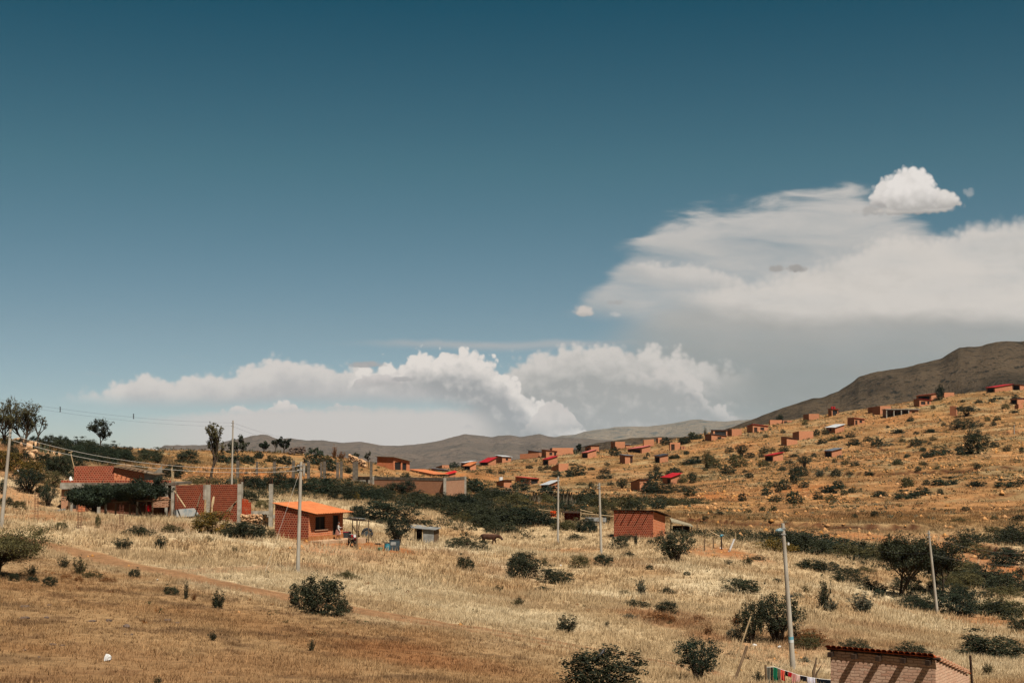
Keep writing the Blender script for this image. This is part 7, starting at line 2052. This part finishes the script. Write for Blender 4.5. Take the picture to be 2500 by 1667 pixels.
# thickets of the middle valley
crop(560, 930, 3.672, [
    (1390, 1255, 400, 165, 'dome', 'deep'), (1510, 1470, 180, 210, 'leggy', 'deep'), (1770, 1294, 85, 52), (1650, 1285, 150, 62), (2130, 1505, 265, 135, None, 'dark'), (220, 968, 175, 118, None, 'deep'), (430, 968, 165, 135, None, 'deep'), (565, 968, 135, 95, None, 'deep'), (790, 1010, 290, 140, 'dome', 'deep'), (1000, 1070, 190, 155, None, 'dark'),
    (1220, 1068, 265, 135, None, 'deep'), (1350, 1058, 155, 92, None, 'dark'), (1480, 1012, 155, 92, None, 'dark'), (1600, 1025, 125, 122, None, 'deep'), (1700, 1138, 260, 125, None, 'dark'), (1900, 1158, 260, 125, None, 'dark'), (2080, 1158, 205, 132, None, 'deep'), (2250, 1108, 185, 102, None, 'dark'), (2180, 1000, 165, 95, None, 'deep'), (2280, 1310, 185, 105, None, 'dark'),
    (2090, 1258, 155, 82, None, 'olive'), (1130, 1238, 105, 105, None, 'deep'), (180, 1098, 135, 95, None, 'dark'), (300, 1148, 125, 85, None, 'olive'), (100, 1408, 190, 135, None, 'dark'), (250, 1398, 205, 135, 'sparse', 'dark'), (370, 1405, 125, 82, 'sparse', 'olive'), (750, 742, 145, 128, 'dome', 'deep'), (935, 690, 62, 105, 'sparse', 'rust'), (1005, 700, 85, 62, 'sparse', 'rust'), (870, 720, 70, 55, None, 'olive'),
    (1060, 824, 115, 62, 'sparse', 'deep'), (1320, 872, 82, 32), (1580, 872, 105, 52), (1100, 1068, 105, 70, None, 'yellow'), (180, 742, 105, 72), (505, 745, 105, 75), (380, 724, 125, 62, None, 'olive'), (260, 694, 62, 52), (640, 820, 130, 70, None, 'deep'), (880, 800, 140, 90, None, 'deep'), (700, 1420, 0.1, 0.1)][:-1], 1.2)
crop(1100, 930, 3.672, [
    (80, 1138, 255, 135, None, 'deep'), (500, 1068, 400, 125, 'low', 'deep'), (200, 1000, 145, 112, None, 'deep'), (625, 988, 135, 95, None, 'deep'), (380, 1068, 200, 110, None, 'deep'), (905, 1058, 210, 112, None, 'deep'), (1240, 1058, 195, 95, 'low', 'deep'), (1050, 1168, 290, 95, 'low', 'deep'), (300, 1208, 310, 135, None, 'dark'), (550, 1198, 260, 105, None, 'dark'),
    (705, 1290, 350, 155, 'dome', 'deep'), (450, 1298, 350, 150, None, 'dark'), (250, 1268, 210, 125, None, 'dark'), (430, 1348, 270, 95, 'low', 'dark'), (1000, 1330, 205, 95, None, 'olive'), (1230, 1350, 135, 115, None, 'deep'), (880, 1300, 90, 80, None, 'deep'), (1540, 962, 82, 70, 'leggy', 'dark'), (1830, 892, 122, 92), (1850, 804, 45, 46), (2000, 832, 132, 52), (2065, 914, 75, 60), (2165, 914, 75, 82),
    (1920, 1000, 340, 95, 'low', 'deep'), (1800, 995, 130, 105, None, 'deep'), (2150, 1034, 95, 82), (1860, 1146, 105, 75, None, 'deep'), (1990, 1114, 82, 62), (1900, 1064, 72, 40), (1580, 1130, 150, 90, None, 'olive'), (1380, 1286, 90, 100, None, 'dark'), (2190, 744, 142, 70), (2310, 780, 85, 125, None, 'olive'), (2000, 694, 92, 40), (1115, 850, 135, 85, 'dome', 'dark'), (955, 858, 105, 52, 'low'), (1065, 858, 70, 30), (1265, 798, 62, 32),
    (1380, 822, 75, 42), (1395, 872, 105, 52), (700, 784, 56, 32), (345, 822, 52, 30), (460, 834, 46, 35), (810, 804, 42, 40), (875, 792, 62, 35), (1090, 756, 62, 30), (1405, 754, 42, 26), (1170, 928, 72, 25), (1430, 934, 52, 30), (1260, 960, 42, 46), (1468, 668, 90, 75, 'dome', 'deep'), (1925, 572, 88, 66, 'dome', 'deep'), (2095, 564, 102, 62), (2170, 522, 62, 60), (2225, 520, 92, 46, 'low', 'deep'), (2285, 492, 42, 70, 'sparse', 'grey'),
    (2110, 660, 40, 28), (1770, 672, 30, 30), (1750, 700, 40, 24), (25, 775, 75, 55, None, 'deep'), (130, 990, 100, 60, None, 'olive'), (750, 1100, 160, 60, None, 'yellow'), (1300, 1200, 160, 70, None, 'olive'), (1430, 1170, 120, 80, None, 'olive'), (1640, 1160, 140, 80, None, 'dark')], 1.18)
# left slope and homestead
crop(0, 930, 3.672, [
    (250, 1005, 250, 190, 'leggy', 'deep'), (430, 1120, 140, 170, 'leggy', 'deep'), (620, 1140, 170, 110, None, 'dark'), (20, 1010, 90, 110, None, 'deep'), (570, 855, 190, 190, 'dome', 'dark'), (450, 935, 190, 140, None, 'olive'), (400, 740, 160, 90, None, 'dark'), (230, 700, 160, 80, 'low', 'deep'), (130, 660, 90, 80, None, 'dark'), (260, 870, 250, 160, None, 'yellow'), (60, 800, 220, 180, None, 'yellow'), (40, 570, 110, 90, None, 'yellow'),
    (680, 700, 180, 130, None, 'deep'), (900, 745, 280, 120, None, 'deep'), (1100, 700, 170, 90, None, 'dark'), (1340, 720, 220, 110, None, 'dark'), (1540, 860, 210, 130, None, 'deep'), (1690, 735, 180, 120, 'dome', 'deep'), (2050, 730, 210, 120, 'low', 'deep'), (1760, 920, 230, 80, None, 'olive'), (1900, 920, 140, 60, None, 'olive'), (2070, 925, 110, 60, None, 'grey'), (2210, 720, 110, 60), (2330, 690, 70, 60), (1170, 625, 36, 36, 'leggy', 'deep'), (770, 640, 170, 110, None, 'dark'), (540, 620, 160, 100, None, 'dark'), (380, 1000, 130, 80, None, 'olive'), (60, 1130, 150, 90, None, 'dark'), (170, 1150, 130, 80, None, 'olive'),
    (980, 800, 180, 70, None, 'olive'), (1230, 800, 160, 70, None, 'olive')])

for a in [(42, 1088, 36, 20), (84, 1084, 30, 20), (122, 1092, 40, 30), (150, 1094, 40, 30), (172, 1098, 40, 28), (218, 1100, 54, 30), (262, 1106, 48, 26), (20, 1092, 30, 18), (300, 1106, 50, 20), (352, 1112, 60, 22), (200, 1118, 70, 34), (250, 1124, 70, 34), (300, 1128, 60, 30), (180, 1140, 60, 36), (130, 1150, 60, 40)]:
    shrub(*a, 'dome' if a[3] > 28 else None, vr.choice(('deep', 'dark', 'deep')))
for a in [(1020, 1226, 90, 36), (1075, 1234, 100, 40), (1140, 1240, 100, 40), (1200, 1222, 90, 36), (1260, 1232, 90, 38), (1330, 1228, 80, 30), (1120, 1262, 110, 42), (1190, 1276, 110, 44), (1270, 1270, 100, 42), (930, 1222, 80, 36), (880, 1214, 80, 34), (1420, 1228, 90, 32), (1460, 1236, 80, 30), (820, 1208, 70, 30),
          (1960, 1330, 120, 46), (2020, 1344, 120, 46), (2090, 1352, 120, 46), (2150, 1366, 90, 44), (2330, 1400, 110, 50), (2400, 1424, 120, 50), (2460, 1440, 100, 50), (2220, 1478, 90, 36), (2330, 1460, 90, 40), (2440, 1500, 110, 46), (1900, 1322, 90, 40), (2360, 1330, 90, 44), (2480, 1330, 80, 60), (2070, 1420, 80, 36), (2130, 1440, 70, 32), (1990, 1392, 90, 34)]:
    shrub(*a, 'low', vr.choice(('deep', 'dark', 'dark', 'olive')))

# ------------------------------------------------------------------ real trees with trunk, limbs and crown
def tree(px, py, w, h, seed, label, leaf, Y=None, dens=24, size=.10, lev=2, start=.35, spread=.75, base=.14, nb=4, name='tree', cr=.55, squash=1.0, up=.6, trunks=1, hfrac=.45):
    g = Vector(G(px, py)) if Y is None else Vector(GY(px, Y)); s_ = g.y / F
    W, Hh = w * s_, h * s_
    root = tag(empty(name, g), label, 'tree')
    allp, tips = [], []
    for t_ in range(trunks):
        p, q = branch_tree(seed + t_, lev, base * Hh / 5 * (.8 if trunks > 1 else 1), Hh * hfrac, spread, nb, start, .08 + .12 * (trunks > 1), up)
        allp += p; tips += q
    T = np.array(tips)
    mx_ = np.abs(T[:, :2]).max(0); zt = T[:, 2].max()
    sx = (W / 2 * .9) / max(np.percentile(np.hypot(T[:, 0], T[:, 1]), 92), .1); sz = (Hh * .95) / zt
    mb = MB()
    for p, r in allp: mb.tube([(a * sx, b * sx, c_ * sz) for a, b, c_ in p], r, 6, cap=False)
    mb.build('trunk', STEM, root)
    T = T * np.array([sx, sx, sz])
    T = T[T[:, 2] > Hh * .22]
    V, Fq, c_ = leaves(T, np.full(len(T), cr * W / 5) * np.random.default_rng(seed).uniform(.6, 1.25, len(T)), dens, size, seed, .3, squash)
    link('crown', arr_mesh('crown', V, Fq, LEAF[leaf], c_), root)
    return root


tree(2188, 1462, 150, 166, 21, 'big dark spreading tree with several trunks, left of the gully pole', 'dark', Y=136, dens=12, size=.09, nb=5, lev=3, trunks=3, hfrac=.45, cr=.36, start=.55, spread=.95)
tree(2290, 1440, 120, 140, 25, 'big dark tree right behind the gully pole', 'dark', Y=140, dens=13, size=.09, nb=5, lev=3, trunks=2, hfrac=.45, cr=.36, start=.55, spread=.95)
tree(64, 1086, 92, 126, 31, 'tall airy tree with leaning side branch on the boulder slope', 'olive', Y=168, dens=6, size=.085, nb=4, lev=3, trunks=3, hfrac=.45, cr=.30, start=.4)
tree(96, 1076, 44, 100, 47, 'slender side tree leaning right beside the tall airy tree', 'olive', Y=169, dens=16, size=.085, nb=3, trunks=1, hfrac=.62, cr=.42, start=.7)
tree(14, 1084, 84, 126, 35, 'airy tree at the left edge against the sky', 'olive', Y=166, dens=7, size=.085, nb=4, lev=3, trunks=2, hfrac=.45, cr=.30, start=.4)
tree(246, 1096, 58, 78, 41, 'small leafy tree standing alone on the skyline above the two level house', 'dark', Y=212, dens=14, size=.11, nb=4, lev=3, cr=.4, hfrac=.45)
tree(518, 1172, 66, 146, 51, 'tall thin tree with airy crown just left of the ridge pole', 'olive', Y=190, dens=12, size=.11, nb=4, lev=3, hfrac=.5, cr=.38, start=.45)
tree(580, 1108, 46, 60, 55, 'round crowned tree just right of the ridge pole', 'dark', Y=225, dens=26, size=.14, nb=4, cr=.55)
tree(646, 1110, 24, 28, 61, 'smallest and leftmost of three little trees on the ridge', 'deep', Y=240, dens=20, size=.14, nb=4, cr=.7, base=.2)
tree(673, 1115, 22, 36, 63, 'middle of three little trees on the ridge, thin and grey', 'dark', Y=240, dens=14, size=.13, nb=4, cr=.6, base=.2)
tree(695, 1115, 28, 42, 65, 'darkest and tallest of three little trees on the ridge', 'deep', Y=240, dens=24, size=.14, nb=4, cr=.7, base=.2)
tree(869, 1122, 20, 22, 71, 'tiny thin tree on the ridge before the scrap roofed house', 'dark', Y=244, dens=8, size=.12, nb=3, cr=.5, base=.15)
tree(902, 1142, 22, 40, 73, 'bare twiggy tree at the left wall of the scrap roofed house', 'dark', Y=240, dens=6, size=.12, nb=4, cr=.5, base=.15)
tree(243, 1264, 128, 84, 81, 'dark leafy fruit tree before the left half of the two level house', 'deep', Y=135.5, dens=46, size=.085, nb=5, lev=3, cr=.42, squash=.9, hfrac=.35, trunks=2)
tree(352, 1264, 138, 100, 83, 'wide dark fruit tree overhanging the crooked fence rail', 'deep', Y=137.0, dens=46, size=.085, nb=5, lev=3, cr=.42, squash=.85, hfrac=.38, trunks=2, start=.5)
tree(11, 1410, 270, 128, 91, 'thorny spreading tree at the left edge by the dirt road', 'olive', Y=80, dens=26, size=.045, nb=5, lev=3, trunks=3, hfrac=.42, cr=.30, spread=1.0, up=.3)
tree(1411, 1095, 14, 24, 95, 'thin dark tree among cacti right of the long flat brick building', 'deep', Y=446, dens=14, size=.25, nb=3, cr=.8, base=.2)


def cactus(px, py, w, h, n, seed, label, mat, Y=None):
    g = Vector(G(px, py)) if Y is None else Vector(GY(px, Y)); s_ = g.y / F; W, Hh = w * s_, h * s_
    r = random.Random(seed); mb = MB()
    for i in range(n):
        a = r.uniform(0, 6.28); rr = W / 2 * r.random() ** .6; hh = Hh * r.uniform(.5, 1.0) * (1 - .25 * rr / (W / 2)); k = Hh * .035
        x, y = rr * math.cos(a), rr * math.sin(a) * .7
        mb.tube([(x * .35, y * .35, -.1), (x * .75, y * .75, hh * .25), (x * .98, y, hh * .5), (x * 1.02, y, hh)], [k, k * 1.05, k, k * .55], 6)
    o = mb.build('cactus', mat, loc=g, smooth=True)
    tag(o, label, 'cactus', 'columnar cacti')


for a in [(104, 1078, 40, 46, 26, 1, 'clump of tall columnar cactus arms right of the airy trees on the skyline', CACTUS, 170), (132, 1086, 26, 36, 12, 2, 'thin columnar cacti left of a dark bush on the skyline', CACTUS, 178),
          (192, 1092, 28, 42, 16, 3, 'tallest columnar cactus group left of the lone skyline tree', CACTUS, 198), (206, 1094, 30, 28, 16, 4, 'shorter columnar cactus thicket touching the lone skyline tree', CACTUS, 200), (272, 1112, 18, 26, 4, 5, 'few slim cactus arms right of the lone skyline tree', CACTUS, 200),
          (1306, 1226, 34, 34, 30, 6, 'pale dry cactus clump left of the pale blue white roof', CACTUS_DRY, 208), (1386, 1222, 42, 48, 40, 7, 'pale dry cactus clump right of the thinner utility pole', CACTUS_DRY, 210), (1530, 1232, 34, 44, 16, 8, 'dark cactus clump behind the windowless brick house', CACTUS, 200), (1555, 1234, 28, 30, 14, 9, 'smaller dark cactus clump right behind the windowless brick house', CACTUS, 202),
          (1406, 1106, 26, 18, 14, 10, 'cactus hedge at the right of the long flat brick building', CACTUS, 446), (1439, 1094, 8, 10, 6, 11, 'tiny cactus before the dark flat roofed hut', CACTUS, 440), (2000, 1162, 22, 18, 14, 12, 'grey prickly clump right of the tall shrub mid hillside', CACTUS_DRY, None), (1855, 1310, 10, 22, 5, 13, 'few thin cactus arms left of the lamp pole top', CACTUS, None)]:
    cactus(*a)

# ------------------------------------------------------------------ boulders and stones
RM = [rock_mesh(300 + i, 2) for i in range(5)]; RMG = []
for me in RM: me.materials.append(M['stone'])
for me in RM:
    q = me.copy(); q.materials.clear(); q.materials.append(M['stone_grey']); RMG.append(q)
br = random.Random(8)
for x, y, w, h in [(340, 1130, 170, 80), (430, 1160, 110, 60), (500, 1290, 180, 120), (610, 1260, 180, 110), (700, 1280, 150, 110), (640, 1400, 240, 90), (580, 1500, 160, 120), (820, 1400, 120, 90), (870, 1370, 100, 60), (1000, 1450, 220, 100), (1140, 1460, 110, 70), (1180, 1520, 150, 70), (1240, 1565, 90, 90), (600, 1568, 120, 60), (270, 1065, 70, 60), (830, 1460, 90, 60), (420, 1220, 110, 70), (520, 1400, 110, 80), (720, 1500, 100, 70), (930, 1500, 100, 60), (460, 1330, 90, 60), (1080, 1400, 70, 50), (380, 1090, 80, 60)]:
    px, py, w, h = x / 7.84, 930 + y / 7.84, w / 7.84, h / 7.84
    g = Vector(G(px, py)); s_ = g.y / F; o = link('boulder', br.choice(RM), None, g + Vector((0, 0, h * s_ * .42)))
    o.scale = (w * s_ * 1.45, (w + h) / 2 * s_ * 1.3, h * s_ * 1.65); o.rotation_euler = (br.uniform(-.2, .2), br.uniform(-.2, .2), br.uniform(0, 6.28))
    tag(o, None, 'boulder', 'tan boulders of the left outcrop'); pend(o, 'large flat tan boulder' if w > 20 else ('mid sized tan boulder' if w > 13 else 'small tan boulder'), px, py)
for x, y, w, h in [(230, 890, 110, 50), (220, 990, 110, 45), (420, 985, 50, 40), (975, 1015, 85, 45), (1135, 1065, 90, 50), (1180, 1135, 40, 25), (1120, 1130, 35, 20), (480, 1225, 90, 35), (560, 1230, 60, 22), (820, 1015, 80, 30), (1500, 1005, 90, 26), (1590, 1030, 60, 24), (1230, 975, 30, 20), (220, 1275, 50, 25), (1880, 1475, 50, 22), (350, 1335, 40, 20), (440, 870, 50, 25)]:
    px, py, w, h = x / 3.672, 1240 + y / 3.672, w / 3.672, h / 3.672
    g = Vector(G(px, py)); s_ = g.y / F; o = link('stone', br.choice(RMG), None, g + Vector((0, 0, h * s_ * .12)))
    o.scale = (w * s_ * 1.0, w * s_ * .8, h * s_ * .9); o.rotation_euler = (0, 0, br.uniform(0, 6.28))
    tag(o, None, 'stone', 'grey stones in the brown foreground grass'); pend(o, 'grey stone in brown grass' if w > 15 else 'small grey stone in brown grass', px, py)

# bird on the big foreground bush
g = Vector(G(1466, 1676)); q = Vector(P(1470, 1594, g.y)); m = MB()
m.tube([(-.16, 0, -.08), (-.05, 0, -.01), (.03, 0, .05), (.07, 0, .11), (.11, 0, .13), (.16, 0, .125)], [.015, .05, .06, .04, .035, .008], 8)
root = tag(empty('bird', q, math.radians(40)), 'small dark bird perched on the big foreground bush', 'bird'); m.build('body', M['hair'], root, smooth=True)
m = MB(); m.tube([(-.12, 0, -.05), (-.3, 0, -.16)], [.03, .02], 6); m.build('tail', M['hair'], root)
m = MB()
for s_ in (-.02, .02): m.tube([(0, s_, 0), (.01, s_, -.1)], .006, 4)
m.build('leg', M['hair'], root)

flush_labels()

# ------------------------------------------------------------------ grass, rubble and scrub (nobody could count these)
GRASS = bpy.data.materials.new('dry_grass'); GRASS.use_nodes = True; nt = GRASS.node_tree
b_ = bsdf(GRASS); b_.inputs['Roughness'].default_value = .8; b_.inputs['Specular IOR Level'].default_value = .1
vc = nt.nodes.new('ShaderNodeVertexColor'); vc.layer_name = 'Col'; nt.links.new(vc.outputs[0], b_.inputs['Base Color'])
tl_ = nt.nodes.new('ShaderNodeBsdfTranslucent'); nt.links.new(vc.outputs[0], tl_.inputs[0])
xs_ = nt.nodes.new('ShaderNodeMixShader'); xs_.inputs[0].default_value = .3; nt.links.new(b_.outputs[0], xs_.inputs[1]); nt.links.new(tl_.outputs[0], xs_.inputs[2]); nt.links.new(xs_.outputs[0], nt.nodes['Material Output'].inputs[0])
gr = np.random.default_rng(77)


def scatter(n, y0, y1, a0=-.40, a1=.40):
    y = np.sqrt(gr.random(n) * (y1 * y1 - y0 * y0) + y0 * y0); a = a0 + (a1 - a0) * gr.random(n)
    return a * y, y


def blades(name, n, y0, y1, per, hgt, wid, spread, label=None, dens=None, lean=.35):
    x, y = scatter(n, y0, y1)
    m = cover(x, y)
    tall = (.55 + .45 * (fbm(x / 5, y / 5, 3, 91) * .5 + .5)) * (1 - .45 * m['dry'])
    p = (1 - np.clip(m['road'], 0, 1)) * (1 - .9 * m['soil']) * (1 - m['bank'])
    p *= .35 + .65 * sstep(fbm(x / 2.2, y / 2.2, 3, 92), -.35, .2)
    if dens is not None: p *= dens(x, y, m)
    keep = gr.random(len(x)) < p
    x, y, tall = x[keep], y[keep], tall[keep]
    tone = fbm(x / 1.7, y / 1.7, 3, 93) * .5 + .5
    col, _ = ground_colour(x, y, True)
    col = col * (.98 + .34 * (gr.random(len(x))[:, None] - .3))
    k = len(x)
    X = np.repeat(x, per) + gr.normal(size=k * per) * spread; Yv = np.repeat(y, per) + gr.normal(size=k * per) * spread
    Z = np.repeat(H(x, y), per) - .03
    hh = np.repeat(hgt * tall, per) * (.55 + .75 * gr.random(k * per))
    w = wid * (.6 + .8 * gr.random(k * per))
    th = gr.random(k * per) * 2 * math.pi
    lx = gr.normal(size=k * per) * lean * hh + .12 * hh; ly = gr.normal(size=k * per) * lean * hh
    A = np.stack([X - w * np.cos(th), Yv - w * np.sin(th), Z], -1); B = np.stack([X + w * np.cos(th), Yv + w * np.sin(th), Z], -1)
    C = np.stack([X + lx, Yv + ly, Z + hh], -1)
    V = np.stack([A, B, C], 1).reshape(-1, 3)
    cc = np.repeat(col, per, 0) * (.9 + .35 * gr.random(k * per))[:, None]
    c3 = np.stack([cc * .8, cc * .8, cc * 1.12], 1).reshape(-1, 3)
    o = link(name, arr_mesh(name, V, np.arange(len(V)).reshape(-1, 3), GRASS, c3))
    tag(o, label, 'grass', None, 'stuff')
    return len(V) // 3


n_ = 0
n_ += blades('foreground_grass', 62000, 33, 100, 9, .36, .016, .10, 'dry blond and brown grass of the foreground field')
n_ += blades('field_grass', 76000, 95, 215, 6, .55, .030, .18, 'dry blond grass of the middle field')
n_ += blades('hillside_grass', 70000, 200, 475, 4, .42, .075, .3, 'dry golden grass on the far hillside', lambda x, y, m: .45 + .55 * sstep(fbm(x / 7, y / 7, 3, 94), -.2, .3))
print('blades', n_)


def rubble(name, n, y0, y1, smin, smax, label, weight):
    x, y = scatter(n, y0, y1); m = cover(x, y); keep = gr.random(n) < weight(x, y, m); x, y = x[keep], y[keep]; z = H(x, y)
    base = np.array([(1, 0, 0), (0, 1, 0), (-1, 0, 0), (0, -1, 0), (0, 0, .8), (0, 0, -.5)], float)
    tri = np.array([(0, 1, 4), (1, 2, 4), (2, 3, 4), (3, 0, 4), (1, 0, 5), (2, 1, 5), (3, 2, 5), (0, 3, 5)])
    k = len(x); s_ = smin + (smax - smin) * gr.random(k) ** 3
    V = base[None] * (s_[:, None, None] * (.6 + .8 * gr.random((k, 6, 1)))); t_ = gr.random(k) * 6.28
    vx = V[..., 0] * np.cos(t_)[:, None] - V[..., 1] * np.sin(t_)[:, None]; vy = V[..., 0] * np.sin(t_)[:, None] + V[..., 1] * np.cos(t_)[:, None]
    V = np.stack([vx + x[:, None], vy + y[:, None], V[..., 2] + z[:, None]], -1).reshape(-1, 3)
    Fq = (tri[None] + (np.arange(k) * 6)[:, None, None]).reshape(-1, 3)
    c_ = np.array(lin(196, 148, 102))[None] * (.55 + .55 * gr.random((k, 1))) + np.array([.03, -.004, -.02])[None] * gr.random((k, 1))
    tag(link(name, arr_mesh(name, V, Fq, GRASS_R, np.repeat(c_, 6, 0))), label, 'rubble', None, 'stuff')


GRASS_R = new_mat('rubble_stone', rough=.95, spec=.05); nt = GRASS_R.node_tree
vc = nt.nodes.new('ShaderNodeVertexColor'); vc.layer_name = 'Col'; nt.links.new(vc.outputs[0], bsdf(GRASS_R).inputs['Base Color'])
rubble('hillside_rubble', 60000, 165, 470, .08, .55, 'loose tan stones strewn over the right hillside', lambda x, y, m: np.clip(.06 + .75 * m['soil'] + .95 * m['bank'] + .55 * m['rhill'] * sstep(fbm(x / 8, y / 8, 3, 95), .02, .3), 0, 1) * (.25 + .75 * sstep(x / y, .0, .1)))
rubble('field_rubble', 12000, 60, 215, .04, .22, 'loose orange tan stones on bare patches', lambda x, y, m: np.clip(.01 + .8 * m['soil'] + .1 * m['road'], 0, 1))
rubble('ridge_rubble', 9000, 188, 222, .06, .3, 'orange rubble heaped below the concrete columns', lambda x, y, m: m['soil'] * (x / y < -.08))

# small tufts of scrub between the shrubs
def tufts(name, n, y0, y1, s0, s1, leaf, label, weight, per=26, size=.11):
    x, y = scatter(n, y0, y1); m = cover(x, y); keep = gr.random(n) < weight(x, y, m); x, y = x[keep], y[keep]; z = H(x, y)
    s_ = s0 + (s1 - s0) * gr.random(len(x)) ** 2
    V, Fq, c_ = leaves(np.c_[x, y, z + s_ * .35], s_, per, size, 55, .4, .6)
    tag(link(name, arr_mesh(name, V, Fq, LEAF[leaf], c_)), label, 'scrub', None, 'stuff')


wt_ = lambda x, y, m: np.clip(.15 + .85 * sstep(fbm(x / 9, y / 9, 3, 96), -.1, .3), 0, 1) * (1 - np.clip(m['road'] + m['soil'] * .6, 0, 1))
tufts('hillside_scrub', 5200, 195, 470, .25, .8, 'olive', 'tiny olive scrub tufts dotted over the hillside', wt_, 22, .13)
tufts('hillside_scrub', 3000, 195, 470, .25, .7, 'grey', 'tiny grey green scrub tufts dotted over the hillside', wt_, 20, .12)
tufts('hillside_scrub', 2600, 195, 470, .3, .8, 'dark', 'tiny dark scrub tufts dotted over the hillside', wt_, 24, .13)
tufts('field_scrub', 900, 60, 200, .12, .38, 'olive', 'small olive weeds growing in the dry field', wt_, 22, .05)
tufts('field_scrub', 700, 60, 200, .12, .4, 'rust', 'small rusty weeds growing in the dry field', wt_, 22, .05)

BELT = [(G(px, py)[:2], r, 1.0) for px, py, r in [(1020, 1225, 9), (1100, 1235, 10), (1180, 1245, 11), (1260, 1240, 10), (1330, 1225, 9), (1420, 1225, 8), (920, 1215, 7), (850, 1205, 7), (1200, 1275, 7), (1900, 1318, 7), (1990, 1335, 7), (2080, 1350, 7), (2160, 1370, 6), (2330, 1400, 5), (2410, 1425, 6), (2480, 1440, 6), (2300, 1470, 4), (2430, 1490, 5), (2480, 1320, 7),
                                                  (120, 1140, 5), (60, 1130, 5), (200, 1115, 5), (280, 1120, 5), (1560, 1225, 7), (1640, 1225, 6), (600, 1205, 6), (690, 1195, 7), (780, 1190, 7), (640, 1190, 6), (740, 1188, 6), (840, 1196, 6), (900, 1206, 6), (1780, 1315, 6), (1840, 1312, 6)]]
wb_ = lambda x, y, m: blobs(x, y, BELT, 33) * .9
tufts('belt_undergrowth', 26000, 125, 245, .3, .95, 'dark', 'dark undergrowth filling the thickets of the valley and gully', wb_, 34, .10)
tufts('belt_undergrowth', 16000, 125, 245, .25, .8, 'olive', 'olive undergrowth filling the thickets of the valley and gully', wb_, 30, .09)
